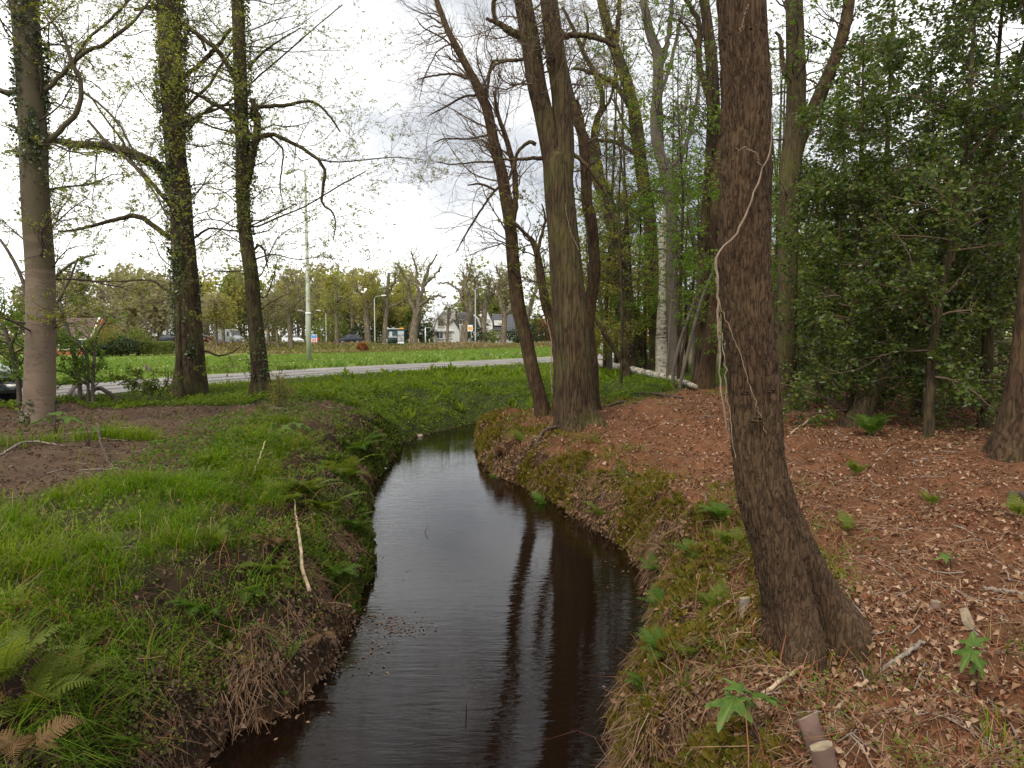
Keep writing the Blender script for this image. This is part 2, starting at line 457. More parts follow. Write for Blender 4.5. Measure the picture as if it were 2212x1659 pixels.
def height(x, y, r=None):
    r = r or land(x, y); x, y = r['x'], r['y']
    roadm = sstep(0.2, 3.0, np.minimum(np.abs(r['fs']), np.abs(r['ns'])))
    onroad = (r['fs'] < 0) & (r['ns'] < 0)
    roadm = np.where(onroad, 0, roadm)
    near = 1 - sstep(24, 60, np.hypot(x, y))
    n = ((fbm(x * .45, y * .45, 2, 5) - .5) * .22 * (1 - .75 * sstep(9, 16, np.hypot(x, y))) + (fbm(x * 1.9, y * 1.9, 3, 8) - .5) * .14 * (1 - .6 * sstep(9, 16, np.hypot(x, y))) + (fbm(x * 7, y * 7, 2, 12) - .5) * .035 * near) * roadm
    z = n - .13 * sstep(.25, 1.6, r['ns']) * (1 - sstep(4.5, 8, r['ns'])) * (y > 12)
    # the field falls gently away beyond the small road, then rises to the main road's bank
    fall = -1.15 * sstep(2, 52, r['fs']) * (r['fs'] > 0)
    rise = sstep(95.5, 103.0, y + 1.2 * (fbm(x * .07, y * .07, 2, 4) - .5))
    z = (z + fall) * (1 - rise)
    # stream banks
    w = 1.0 / (np.stack([r['dl'], r['dr'], r['df']]) - r['s'] + .25) ** 4
    w /= w.sum(0)
    yn = 1 - sstep(5, 9, y)
    s = r['s'] * (1 + 1.1 * (fbm(x * 1.5, y * 1.5, 2, 21) - .5) + .7 * (fbm(x * 4.5, y * 4.5, 2, 23) - .5))
    pr = np.interp(s, *PR_NEAR) * yn + np.interp(s, *PR_FAR) * (1 - yn)
    prof = w[0] * np.interp(s, *PL) + w[1] * pr + w[2] * np.interp(s, *PF)
    k = prof / 1.0
    lump = ((fbm(x * 2.6, y * 2.6, 2, 31) - .5) * .46 + (fbm(x * 8, y * 8, 2, 33) - .5) * .26) * np.exp(-((s - .4) / .7) ** 2)
    zb = ZW + prof + lump * np.clip(s / .15, 0, 1) + n * k
    z = np.where(s < 7, np.where(k >= .999, z, zb), z)
    bed = ZW - np.minimum(.5, .05 + .22 * s) - .02 * (fbm(x * 5, y * 5, 2, 3))
    return np.where(r['inside'], bed, z)

def hgt(x, y):
    return float(height(np.array([x]), np.array([y]))[0])

def ground_hit(u, v):
    t = np.geomspace(1.2, 220, 6000)
    d = ray(u, v); d = d / d[1]
    p = np.array([0, 0, CAM_Z]) + t[:, None] * d
    h = height(p[:, 0], p[:, 1])
    i = int(np.argmax(p[:, 2] < h))
    return p[i]

def zones(r):
    """cover weights per point"""
    x, y, s = r['x'], r['y'], r['s']
    n1 = fbm(x * .9, y * .9, 3, 41); n2 = fbm(x * .35, y * .35, 2, 43); n3 = fbm(x * 3.1, y * 3.1, 2, 47)
    field = (r['fs'] > 0).astype(float)
    road = ((r['fs'] <= 0) & (r['ns'] <= 0)).astype(float)
    land_ = 1 - np.clip(field + road, 0, 1)
    right = land_ * (((r['dr'] < r['dl']) & (r['dr'] < r['df'])) | ((s > 30) & (x > 0)))
    far = land_ * (1 - right) * ((r['df'] < r['dl']) | (r['ns'] < 3.2 + 2 * n1) & (y > 15.5))
    left = land_ * (1 - right) * (1 - far)
    lim = np.where(x < -4, 6.2 + (x + 4) * 1.1, 6.2 + np.minimum(1, (x + 4) / .8) * 2.0)
    lush = sstep(.7, -.7, y - lim + (n1 - .5) * 3.0)
    lush = np.maximum(lush, .8 * sstep(.63, .72, n1) * (y < 13.5))
    bankface = np.where(left > .5, sstep(1.15, .7, s + (n3 - .5) * .7 + (n1 - .5) * .5), sstep(.5, .22, s + (n3 - .5) * .3))
    grass = left * lush * (1 - bankface)
    soil = left * (1 - lush) * (1 - bankface)
    bare = (left + right * .8) * bankface
    moss = right * sstep(1.35, .75, s) * sstep(.43, .54, fbm(x * 1.5, y * 1.5, 3, 52)) * sstep(2.5, 5.0, y)
    rg = right * (sstep(.45, .6, n1) * sstep(13.5, 17, y) * sstep(30, 24, y) + sstep(.38, .5, n1) * sstep(1.6, 2.2, x) * sstep(3.9, 3.2, y))
    verge = field * sstep(92.5, 95.5, y + 4 * (n2 - .5)) * sstep(104.5, 103.0, y)
    return dict(field=field, road=road, right=right, far=far, left=left, grass=grass, soil=soil, bare=np.clip(bare, 0, 1),
                moss=np.clip(moss, 0, 1), rgrass=np.clip(rg, 0, 1), verge=verge, n1=n1, n2=n2, n3=n3, bankface=bankface, lush=lush)

def axis(lo, a, b, hi, fine, grow):
    c = [np.arange(a, b + fine, fine)]
    st, p, up = fine, c[0][-1], []
    while p < hi: st *= grow; p += st; up.append(p)
    st, p, dn = fine, a, []
    while p > lo: st *= grow; p -= st; dn.append(p)
    return np.concatenate([dn[::-1], c[0], up])

gx = axis(-420, -5.0, 5.0, 420, .072, 1.06)
ya = axis(-40, 1.6, 13.0, 13.1, .072, 1.07)
gy = np.concatenate([ya, axis(13, 13.1, 23, 900, .14, 1.055)[3:]])
gy = np.unique(np.round(gy, 4))
GX, GY = np.meshgrid(gx, gy)
_r = land(GX, GY)
_z = height(None, None, _r)
_zn = zones(_r)
def _mixc(*pairs):
    c = np.zeros((len(_z), 3)); wsum = np.zeros(len(_z))
    for w, col in pairs:
        c += w[:, None] * np.array(col); wsum += w
    return c / np.maximum(wsum, 1e-6)[:, None]
_zc = _zn
_col = _mixc(
    (_zc['field'] * (1 - _zc['verge']), (0.16, 0.215, 0.036)), (_zc['verge'], (0.19, 0.185, 0.06)), (_zc['road'], (0.09, 0.085, 0.08)),
    (_zc['grass'], (0.055, 0.062, 0.016)), (_zc['soil'], (0.095, 0.06, 0.038)), (_zc['bare'] * 1.5 + 4 * (_r['s'] < .3) * (_zc['left'] + _zc['right']) * (_r['s'] < 9), (0.034, 0.022, 0.014)),
    (_zc['far'], (0.05, 0.065, 0.02)), (_zc['right'] * (1 - _zc['moss']) * (1 - _zc['rgrass'] * .8) * (1 - sstep(24, 30, _r['y'])), (0.15, 0.068, 0.034)), (_zc['right'] * sstep(24, 30, _r['y']), (0.1, 0.085, 0.035)),
    (_zc['moss'], (0.075, 0.07, 0.015)), (_zc['rgrass'] * .8, (0.08, 0.085, 0.025)))
# mottling of the cover itself (patches of clover, dead leaves, worn soil)
_t = fbm(_r['x'] * 2.7, _r['y'] * 2.7, 3, 61)
_col *= (0.75 + .5 * _t)[:, None]
_lawnpatch = sstep(.4, .7, fbm(_r['x'] * .12, _r['y'] * .22, 4, 63)) * _zc['field'] * (1 - _zc['verge'])
_col = _col * (1 - .4 * _lawnpatch[:, None]) + np.array([0.2, 0.23, 0.06]) * .4 * _lawnpatch[:, None]
_col[_r['inside']] = (0.09, 0.042, 0.018)
_town = (_r['y'] > 112.2)
_col[_town] = _col[_town] * .3 + np.array([0.09, 0.085, 0.04]) * .7
_w, _h = len(gx), len(gy)
_i = (np.arange(_h - 1)[:, None] * _w + np.arange(_w - 1)[None]).ravel()
_fq = np.stack([_i, _i + 1, _i + 1 + _w, _i + _w], -1)

def mat_ground():
    m, nt = new_mat("ground_cover")
    tc = nd(nt, "TexCoord")
    at = nd(nt, "VertexColor", layer_name="tint")
    n1 = nd(nt, "TexNoise", {"Vector": tc.outputs["Object"], "Scale": 38.0, "Detail": 6.0, "Roughness": 0.7})
    n2 = nd(nt, "TexNoise", {"Vector": tc.outputs["Object"], "Scale": 4.0, "Detail": 8.0, "Roughness": 0.65})
    ad = nd(nt, "Math", {0: n1.outputs[0], 1: n2.outputs[0]}, operation='ADD')
    v = ramp(nt, ad.outputs[0], [(0.3, (0.4, 0.38, 0.36)), (0.5, (0.95, 0.95, 0.95)), (0.62, (1.35, 1.3, 1.25)), (0.72, (1.9, 1.8, 1.6))])
    # ramp input is 0..2, halve it
    hv = nd(nt, "Math", {0: ad.outputs[0], 1: 0.5}, operation='MULTIPLY')
    for l in list(nt.links):
        if l.to_node.bl_idname == "ShaderNodeValToRGB": nt.links.remove(l)
    nt.links.new(hv.outputs[0], v.node.inputs[0])
    mx = nd(nt, "MixRGB", {0: 1.0, 1: at.outputs[0], 2: v}, blend_type='MULTIPLY')
    bp = nd(nt, "Bump", {"Height": ad.outputs[0], "Strength": 0.9, "Distance": 0.03})
    p = nd(nt, "BsdfPrincipled", {"Base Color": mx.outputs[0], "Roughness": 0.95, "Specular IOR Level": 0.15, "Normal": bp.outputs[0]})
    out(nt, p.outputs[0]); return m
ground = link("ground", mesh_data("ground", np.stack([_r['x'], _r['y'], _z], -1), [_fq], mat_ground(), True, _col))
tag(ground, kind='structure')

# ------------------------------------------------------------------ water
def mat_water():
    m, nt = new_mat("peaty_water")
    tc = nd(nt, "TexCoord")
    mp = nd(nt, "Mapping", {"Vector": tc.outputs["Object"], "Scale": (2.6, 13.0, 1.0), "Rotation": (0, 0, math.radians(-9))})
    n1 = nd(nt, "TexNoise", {"Vector": mp.outputs[0], "Scale": 1.0, "Detail": 3.0, "Roughness": 0.55, "Distortion": 0.5})
    mp2 = nd(nt, "Mapping", {"Vector": tc.outputs["Object"], "Scale": (6.0, 30.0, 1.0), "Rotation": (0, 0, math.radians(12))})
    n2 = nd(nt, "TexNoise", {"Vector": mp2.outputs[0], "Scale": 1.0, "Detail": 2.0, "Roughness": 0.5, "Distortion": 0.8})
    n3 = nd(nt, "TexNoise", {"Vector": tc.outputs["Object"], "Scale": 0.7, "Detail": 2.0})
    ad = nd(nt, "Math", {0: n2.outputs[0], 1: 0.4, 2: n1.outputs[0]}, operation='MULTIPLY_ADD')
    st = nd(nt, "MapRange", {"Value": n3.outputs[0], "From Min": 0.3, "From Max": 0.7, "To Min": 0.25, "To Max": 1.0})
    hh = nd(nt, "Math", {0: ad.outputs[0], 1: st.outputs[0]}, operation='MULTIPLY')
    bp = nd(nt, "Bump", {"Height": hh.outputs[0], "Strength": 0.17, "Distance": 0.022})
    t = nd(nt, "BsdfTransparent", {"Color": (0.36, 0.16, 0.05)})
    d = nd(nt, "BsdfDiffuse", {"Color": (0.011, 0.008, 0.005)})
    base = nd(nt, "MixShader", {0: 0.35, 1: t.outputs[0], 2: d.outputs[0]})
    g = nd(nt, "BsdfGlossy", {"Roughness": 0.03, "Color": (1, 1, 1), "Normal": bp.outputs[0]})
    f = nd(nt, "Fresnel", {"IOR": 1.37, "Normal": bp.outputs[0]})
    mx = nd(nt, "MixShader", {0: f.outputs[0], 1: base.outputs[0], 2: g.outputs[0]})
    out(nt, mx.outputs[0]); return m
# the sheet reaches a little under the banks
_c = np.vstack([_dense([(x - .35, y) for x, y in L_EDGE], 40)])
_lw = np.array([(-2.6, -8), *[(x - .45, y) for x, y in L_P[1:]]])
_rw = np.array([(x + .4, y - (.2 if y > 16 else 0)) for x, y in R_P])[::-1]
_fw = np.array([(x - .1, y + .45) for x, y in F_P])
_k = 90
_A = catmull(np.hstack([np.vstack([_lw, _fw]), np.zeros((len(_lw) + len(_fw), 1))]), _k)
_B = catmull(np.hstack([_rw, np.zeros((len(_rw), 1))]), _k)
_V = np.concatenate([_A, _B]); _V[:, 2] = ZW
_ii = np.arange(_k - 1)
water = link("water", mesh_data("water", _V, [np.stack([_ii, _ii + _k, _ii + _k + 1, _ii + 1], -1)], mat_water(), True))
tag(water, kind='structure')

# ------------------------------------------------------------------ roads
def mat_asphalt(name, col):
    m, nt = new_mat(name)
    tc = nd(nt, "TexCoord")
    n1 = nd(nt, "TexNoise", {"Vector": tc.outputs["Object"], "Scale": 60.0, "Detail": 3.0})
    n2 = nd(nt, "TexNoise", {"Vector": tc.outputs["Object"], "Scale": 0.9, "Detail": 6.0})
    ad = nd(nt, "Math", {0: n1.outputs[0], 1: 0.4, 2: n2.outputs[0]}, operation='MULTIPLY_ADD')
    c = ramp(nt, ad.outputs[0], [(0.45, tuple(x * .7 for x in col)), (0.68, col), (0.9, tuple(x * 1.25 for x in col))])
    p = nd(nt, "BsdfPrincipled", {"Base Color": c, "Roughness": 0.85, "Specular IOR Level": 0.3})
    out(nt, p.outputs[0]); return m
M['asphalt'] = mat_asphalt("asphalt_worn", (0.22, 0.205, 0.19))
M['asphalt_main'] = mat_asphalt("asphalt_main", (0.26, 0.255, 0.25))
m_ = 48; ii = np.arange(m_ - 1)
Vr = np.concatenate([np.hstack([NE, np.full((m_, 1), .025)]), np.hstack([FE, np.full((m_, 1), .025)])])
tag(link("road", mesh_data("road", Vr, [np.stack([ii, ii + m_, ii + m_ + 1, ii + 1], -1)], M['asphalt'], False)), kind='structure')
# darker seams worn along the small road
mb = MB()
for off, w in ((.34, .10), (.62, .07)):
    c = NE * (1 - off) + FE * off
    t = np.gradient(c, axis=0); t /= np.linalg.norm(t, axis=1, keepdims=True); nn = np.stack([-t[:, 1], t[:, 0]], -1)
    a, b = c + nn * w, c - nn * w
    V = np.concatenate([np.hstack([a, np.full((m_, 1), .031)]), np.hstack([b, np.full((m_, 1), .031)])])
    mb.add(V, np.stack([ii, ii + 1, ii + 1 + m_, ii + m_], -1))
tag(mb.build("road_seam_marking", mat_asphalt("asphalt_patch", (0.1, 0.092, 0.085))), kind='structure')
mb = MB(); mb.box((0, 107.5, -.02), (700, 7.0, .1))
tag(mb.build("main_road", M['asphalt_main']), kind='structure')
mb = MB(); mb.box((0, 103.6, -.0), (700, .16, .18)).box((0, 111.4, -.0), (700, .16, .18))
tag(mb.build("kerb", mat_plain("kerb_concrete", (0.5, 0.48, 0.45), .8)), kind='structure')
mb = MB(); mb.box((0, 113.0, .0), (700, 2.6, .12))
tag(mb.build("pavement", mat_plain("paving", (0.36, 0.33, 0.3), .85)), kind='structure')
mb = MB()
for k in range(-60, 60): mb.box((k * 5.0, 107.5, .034), (1.8, .12, .004))
tag(mb.build("road_marking", mat_plain("road_paint", (0.7, 0.7, 0.68), .7)), kind='structure')
# ------------------------------------------------------------------ trees: tools
def resample(P, R, n):
    """P (m,3), R (m,) -> (1,n,3),(1,n)"""
    q = catmull(np.hstack([P, R[:, None]]), n)
    return q[None, :, :3], np.maximum(q[None, :, 3], .002)

def branch(P, R, n, L, t=(.3, 1), ang=(35, 70), up=0.0, wig=.25, ratio=.5, npts=7, bias=None, rmin=.003, taper=.25, flat=0.0, rs=None, rmax=9.0):
    """n side branches from parents P (N,m,3) / R (N,m)"""
    rs = rs or rng
    N, m, _ = P.shape
    ln = np.linalg.norm(np.diff(P, axis=1), axis=2).sum(1)
    pi = rs.choice(N, n, p=ln / ln.sum())
    tt = rs.uniform(t[0], t[1], n) * (m - 1)
    i = np.minimum(tt.astype(int), m - 2); f = (tt - i)[:, None]
    p0 = P[pi, i] * (1 - f) + P[pi, i + 1] * f
    r0 = R[pi, i] * (1 - f[:, 0]) + R[pi, i + 1] * f[:, 0]
    T = P[pi, i + 1] - P[pi, i]; T /= np.linalg.norm(T, axis=1, keepdims=True) + 1e-9
    q = rs.normal(size=(n, 3)); q[:, 2] *= (1 - flat)
    q -= (q * T).sum(1, keepdims=True) * T
    q /= np.linalg.norm(q, axis=1, keepdims=True) + 1e-9
    a = np.radians(rs.uniform(ang[0], ang[1], n))[:, None]
    D = np.cos(a) * T + np.sin(a) * q
    if bias is not None:
        D = D + np.asarray(bias); D /= np.linalg.norm(D, axis=1, keepdims=True)
    Ls = rs.uniform(L[0], L[1], n) * (1.15 - .5 * (tt / (m - 1)))
    st = (Ls / (npts - 1))[:, None]
    pts = [p0]
    for k in range(npts - 1):
        D = D + rs.normal(size=(n, 3)) * wig + np.array([0, 0, up])
        D /= np.linalg.norm(D, axis=1, keepdims=True)
        pts.append(pts[-1] + D * st)
    Q = np.stack(pts, 1)
    rr = np.clip(r0 * ratio, rmin, rmax)[:, None] * np.linspace(1, taper, npts)[None]
    return Q, np.maximum(rr, rmin * .6)

def leaf_faces(C, D, Nn, size, aspect=.55, fold=.25):
    """folded leaf blades: base, two edge points, tip, plus mid point"""
    n = len(C); s = np.asarray(size)[:, None]
    D = D / (np.linalg.norm(D, axis=1, keepdims=True) + 1e-9)
    W = np.cross(D, Nn); W /= np.linalg.norm(W, axis=1, keepdims=True) + 1e-9
    U = np.cross(W, D)
    b = C; tip = C + D * s
    mid = C + D * s * .45
    l = mid + W * s * aspect * .5 + U * s * fold * .5
    r = mid - W * s * aspect * .5 + U * s * fold * .5
    V = np.stack([b, l, tip, r], 1).reshape(-1, 3)
    k = np.arange(n)[:, None] * 4
    return V, np.concatenate([k + [0, 3, 2], k + [0, 2, 1]])

def leaves_on(P, R, n, size, t=(.2, 1.0), jit=.015, droop=-.2, aspect=.55, rs=None, flatn=.5, cl=4):
    rs = rs or rng
    N, m, _ = P.shape
    nc = n // cl; n = nc * cl                    # small bunches at the buds
    pi = np.repeat(rs.integers(0, N, nc), cl); tt = np.repeat(rs.uniform(0, 1, nc) ** .7 * (t[1] - t[0]) + t[0], cl) * (m - 1)
    i = np.minimum(tt.astype(int), m - 2); f = (tt - i)[:, None]
    C = P[pi, i] * (1 - f) + P[pi, i + 1] * f + rs.normal(size=(n, 3)) * jit
    D = rs.normal(size=(n, 3)); D[:, 2] = D[:, 2] * .5 + droop
    Nn = rs.normal(size=(n, 3)) * (1 - flatn); Nn[:, 2] += flatn
    return leaf_faces(C, D, Nn, rs.uniform(size[0], size[1], n), aspect)

def trunk_mesh(P, R, k=20, rings=70, base=None, lobes=(), h0=.45, rough=.05, seed=1, plates=None, buried=.25):
    """lofted trunk with root flare lobes [(angle, amp)] and lumpy surface"""
    Q, r = resample(P, R, rings)
    Q, r = Q[0], r[0]
    T = np.gradient(Q, axis=0); T /= np.linalg.norm(T, axis=1, keepdims=True)
    S = np.cross(T, [0, 1, 0]); S /= np.linalg.norm(S, axis=1, keepdims=True)   # roughly +-x
    S *= np.sign(S[:, :1] + 1e-9); U = np.cross(T, S); U *= np.sign(U[:, 1:2] + 1e-9)
    th = np.arange(k) * 2 * np.pi / k
    arc = np.concatenate([[0], np.cumsum(np.linalg.norm(np.diff(Q, axis=0), axis=1))])
    A, H = np.meshgrid(th, arc)
    rad = np.repeat(r[:, None], k, 1)
    px, py = np.cos(A), np.sin(A)
    nz = fbm(px * 1.3 + 7 * seed + H * .35, py * 1.3 + H * .8, 3, seed) - .5
    rad = rad * (1 + rough * 2 * nz)
    rad = rad * (1 + rough * .7 * (vnoise(A * 5.5 + 3 * nz, H * 2.0, seed + 9) - .5))
    for ang, amp, hs, *ww in lobes:
        wd = ww[0] if ww else .42
        d = np.angle(np.exp(1j * (A - ang)))
        rad = rad * (1 + amp * np.exp(-(d / wd) ** 2) * np.exp(-(np.maximum(H - buried, 0) / hs) ** 1.2))
    if plates is not None:
        rad = rad + plates(A, H, r[:, None])
    V = Q[:, None] + rad[..., None] * (np.cos(A)[..., None] * S[:, None] + np.sin(A)[..., None] * U[:, None])
    i = np.arange(rings - 1)[:, None] * k; j = np.arange(k)[None]; j2 = (j + 1) % k
    Fq = np.stack([i + j, i + j2, i + k + j2, i + k + j], -1).reshape(-1, 4)
    return V.reshape(-1, 3), Fq

def std_lobes(seed, n=5, amp=.45, hs=.35):
    g = np.random.default_rng(seed)
    return [(g.uniform(0, 2 * math.pi), amp * g.uniform(.5, 1.2), hs * g.uniform(.7, 1.3)) for _ in range(n)]

def from_px(pts, Y, extend=0.0):
    """[(u,v,w[,dy])] -> world points and radii; Y is the world depth of the first point"""
    P, R = [], []
    for q in pts:
        dy = q[3] if len(q) > 3 else 0.0
        p = at_y(q[0], q[1], Y + dy)
        P.append(p); R.append(q[2] / 2 / F * depth_of(p))
    P, R = np.array(P), np.array(R)
    if extend:
        d = P[-1] - P[-2]; d /= np.linalg.norm(d)
        P = np.vstack([P, P[-1] + d * extend]); R = np.append(R, R[-1] * max(.35, 1 - extend * .09))
    return P, R

def ivy_on(P, R, n, size=(.05, .085), t=(0, 1), seed=0, out_=.05, dens=None):
    """leaves standing off the bark"""
    g = np.random.default_rng(seed + 100)
    Q, r = resample(P, R, 160); Q, r = Q[0], r[0]
    T = np.gradient(Q, axis=0); T /= np.linalg.norm(T, axis=1, keepdims=True)
    S = np.cross(T, [0, 1, 0]); S /= np.linalg.norm(S, axis=1, keepdims=True); U = np.cross(S, T)
    m = n * 5
    k = (g.uniform(t[0], t[1], m) * 159).astype(int); a = g.uniform(0, 2 * np.pi, m)
    w = fbm(np.cos(a) * 1.6 + seed, np.sin(a) * 1.6 + k * .09, 3, seed)
    if dens is not None: w = w + dens(k / 159.)
    keep = np.argsort(-(w + g.normal(0, .09, m)))[:n]
    k, a = k[keep], a[keep]
    Nn = np.cos(a)[:, None] * S[k] + np.sin(a)[:, None] * U[k]
    C = Q[k] + Nn * (r[k] + g.uniform(0, out_, n) + .4 * out_ * (w[keep] > .55) * g.uniform(0, 2.5, n))[:, None]
    D = g.normal(size=(n, 3)) * .8 + np.array([0, 0, -.7]) + Nn * .35
    return leaf_faces(C, D, Nn + g.normal(size=(n, 3)) * .55, g.uniform(size[0], size[1], n), .8, .15)

def make_tree(name, label, trunk, cat="tree", group=None, bark='bark_oak', base_z=None, Y=None, limbs=(), twigs=None, leaf=None, ivy=None,
              lobes=None, k=18, rings=70, rough=.05, extend=3.0, seed=1, plates=None, twig_mat='twig', limb_k=9, jitter=0.02, buried=.25):
    """trunk / limbs: pixel polylines from the foot upward; the foot stands on the ground seen at its first point"""
    g = np.random.default_rng(seed)
    if Y is None:
        hit = ground_hit(trunk[0][0], trunk[0][1]); Y = hit[1]
    P, R = from_px(trunk, Y, extend)
    gz = hgt(P[0, 0], P[0, 1])
    if P[0, 2] - gz > .02:                      # a foot hidden behind something: run the trunk down to the soil
        P = np.vstack([[P[0, 0], P[0, 1], gz], P]); R = np.append(R[0] * 1.1, R)
    foot = P[0].copy()
    d = P[0] - P[1]; d /= np.linalg.norm(d)
    P2 = np.vstack([P[0] + np.array([d[0] * .3, d[1] * .3, -1.0]) * buried, P]); R2 = np.append(R[0] * 1.08, R)
    root = thing(name, label, cat, foot, group=group)
    if lobes is None: lobes = std_lobes(seed, 5, .4, .3 * R[0] / .2 + .1)
    V, Fq = trunk_mesh(P2, R2, k, rings, lobes=lobes, rough=rough, seed=seed, plates=plates)
    o = link("trunk", mesh_data("trunk", V - foot, [Fq], M[bark]), root)
    par = [resample(P, R, 24)]
    for lb in limbs:
        lb, opt = (lb if isinstance(lb, tuple) and isinstance(lb[-1], dict) else (lb, {}))
        # the limb starts on the trunk's own depth at that height
        v0 = lb[0][1]
        zz = at_y(lb[0][0], v0, Y)[2]
        yk = float(np.interp(zz, P[:, 2], P[:, 1]))
        LP, LR = from_px(lb, yk)
        LP2, LR2 = resample(LP, LR, 26)
        nrm = g.normal(size=LP2.shape) * (LR2[..., None] * .16); nrm[:, :2] = 0
        LP2 = LP2 + nrm
        V, Fq = trunk_mesh(LP, LR, 40, 120, rough=rough, seed=seed + 3) if opt.get('name') == 'stem' else tubes(LP2, LR2, limb_k)
        link(opt.get('name', "limb"), mesh_data("limb", V - foot, [Fq], M[opt.get('bark', bark)]), root)
        par.append((resample(LP2[0], LR2[0], 24)))
    PP = np.concatenate([p[0] for p in par]); RR = np.concatenate([p[1] for p in par])
    if twigs:
        VV, FF, n0 = [], [], 0
        lev = (PP, RR); allv = []
        for j, lv in enumerate(twigs):
            lv = dict(lv); kk = lv.pop('k', 4 if j == 0 else 3); n = lv.pop('n'); src = lv.pop('src', None)
            limb_only = lv.pop('limb_only', False)
            if src == 'all':
                pp = np.concatenate([resample(a, b, 12)[0] for P_, R_ in allv for a, b in zip(P_, R_)]); rr_ = np.concatenate([resample(a, b, 12)[1] for P_, R_ in allv for a, b in zip(P_, R_)])
                cur = (pp, rr_)
            else: cur = lev
            if limb_only and len(PP) > 1: cur = (PP[1:], RR[1:])
            lv.setdefault('rmax', (.02, .011, .006)[min(j, 2)])
            lev = branch(cur[0], cur[1], n, rs=g, **lv); allv.append(lev)
            V, Fq = tubes(lev[0], lev[1], kk)
            VV.append(V); FF.append(Fq + n0); n0 += len(V)
        o = tag(link("twigs", mesh_data("twigs", np.concatenate(VV) - foot, [np.concatenate(FF)], M[twig_mat]), root), kind='stuff')
        if leaf:
            lf = dict(leaf); mt = lf.pop('mat'); n = lf.pop('n'); lvl = lf.pop('levels', (-1,))
            VV, FF, n0 = [], [], 0
            for q in lvl:
                V, Ft = leaves_on(*allv[q], n // len(lvl), rs=g, **lf)
                VV.append(V); FF.append(Ft + n0); n0 += len(V)
            tag(link("leaves", mesh_data("leaves", np.concatenate(VV) - foot, [np.concatenate(FF)], M[mt]), root), kind='stuff')
    if ivy:
        for iv in ivy:
            iv = dict(iv); mt = iv.pop('mat', 'ivy'); n = iv.pop('n'); on = iv.pop('limb', None)
            pr = (P, R) if on is None else (par[on + 1][0][0], par[on + 1][1][0])
            V, Ft = ivy_on(*pr, n, seed=seed + n, **iv)
            tag(link("ivy", mesh_data("ivy", V - foot, [Ft], M[mt]), root), kind='stuff')
    return root, P, R

# ------------------------------------------------------------------ the big leaning tree in front, right of the stream
def big_plates(A, H, r):
    """bark plates: long flakes split by furrows"""
    u = A * 6.2; v = H * 13.0
    wob = (fbm(u * .7, v * .35, 2, 71) - .5) * 1.6
    u2 = u + wob
    col = np.floor(u2); off = _hash(col.astype(np.int64), np.zeros_like(col).astype(np.int64), 5)
    fx = u2 - col
    vv = v * .62 + off * 7 + (fbm(u, v, 2, 75) - .5) * 1.0
    fy = vv - np.floor(vv)
    edge = np.minimum(np.minimum(fx, 1 - fx) * 2.2, np.minimum(fy, 1 - fy) * 3.0)
    lift = _hash(col.astype(np.int64), np.floor(vv).astype(np.int64), 9)
    return np.minimum(sstep(0, .5, edge), 1) * (.006 + .008 * lift) - .006 + .006 * (fbm(u * 5, v * 3, 2, 77) - .5)

BIG = [(u_, v_, w_ * .9) for u_, v_, w_ in [(1742, 1368, 150), (1730, 1310, 150), (1708, 1232, 146), (1680, 1150, 138), (1657, 1086, 128), (1638, 986, 116), (1632, 886, 118), (1626, 800, 114), (1620, 720, 113),
       (1609, 600, 116), (1607, 540, 117), (1610, 440, 116), (1612, 333, 114), (1611, 183, 113), (1605, 80, 110), (1601, 0, 108)]]
big_lobes = [(-2.1, .75, .24, .5), (-.32, 1.02, .19, .42), (-1.18, -.85, .36, .15), (-.75, .3, .22, .16), (1.2, .3, .2), (2.8, .5, .2)]
big, BP, BR = make_tree("leaning_tree", "big furrowed brown trunk with a forked foot in front, pale vine climbing it", BIG, bark='bark_big', lobes=big_lobes,
                k=128, rings=340, rough=.025, plates=big_plates, seed=4, extend=2.0)
def vine(root, pts, Y, name="vine", lift=.0, mat='vine', k=7):
    P, R = from_px(pts, Y); R = R * .43
    Q = catmull(np.hstack([P, R[:, None]]), 40)
    Q[:, :3] += np.random.default_rng(int(pts[0][1])).normal(0, .0045, (40, 3)); Q[:, 3] *= np.random.default_rng(int(pts[0][0])).uniform(.7, 1.25, 40)
    foot = np.array(root.location)
    V, Fq = tubes(Q[None, :, :3] - foot, np.maximum(Q[None, :, 3], .002), k)
    return link(name, mesh_data(name, V, [Fq], M[mat]), root)
YB = BP[1, 1]
vine(big, [(1575, 945, 5), (1566, 900, 9), (1559, 850, 8), (1554, 760, 10), (1549, 700, 9), (1552, 640, 11), (1546, 560, 12), (1551, 545, 10), (1575, 525, 10), (1600, 490, 10), (1620, 440, 9), (1638, 390, 9), (1657, 345, 8), (1668, 310, 6), (1667, 250, 4)], YB - .155)
vine(big, [(1586, 990, 3), (1575, 890, 5), (1566, 800, 6), (1560, 740, 7), (1553, 690, 7), (1551, 640, 8), (1549, 600, 6)], YB - .15)
vine(big, [(1655, 935, 2), (1642, 900, 2.5), (1632, 870, 3), (1618, 830, 3), (1605, 780, 3), (1590, 745, 3.5), (1573, 700, 4), (1556, 660, 4), (1553, 640, 4)], YB - .168)
vine(big, [(1643, 358, 3), (1632, 330, 3), (1615, 322, 2.5), (1590, 321, 2)], YB - .172)
vine(big, [(1598, 72, 2), (1604, 50, 2), (1610, 30, 2), (1618, 5, 2)], YB - .172)
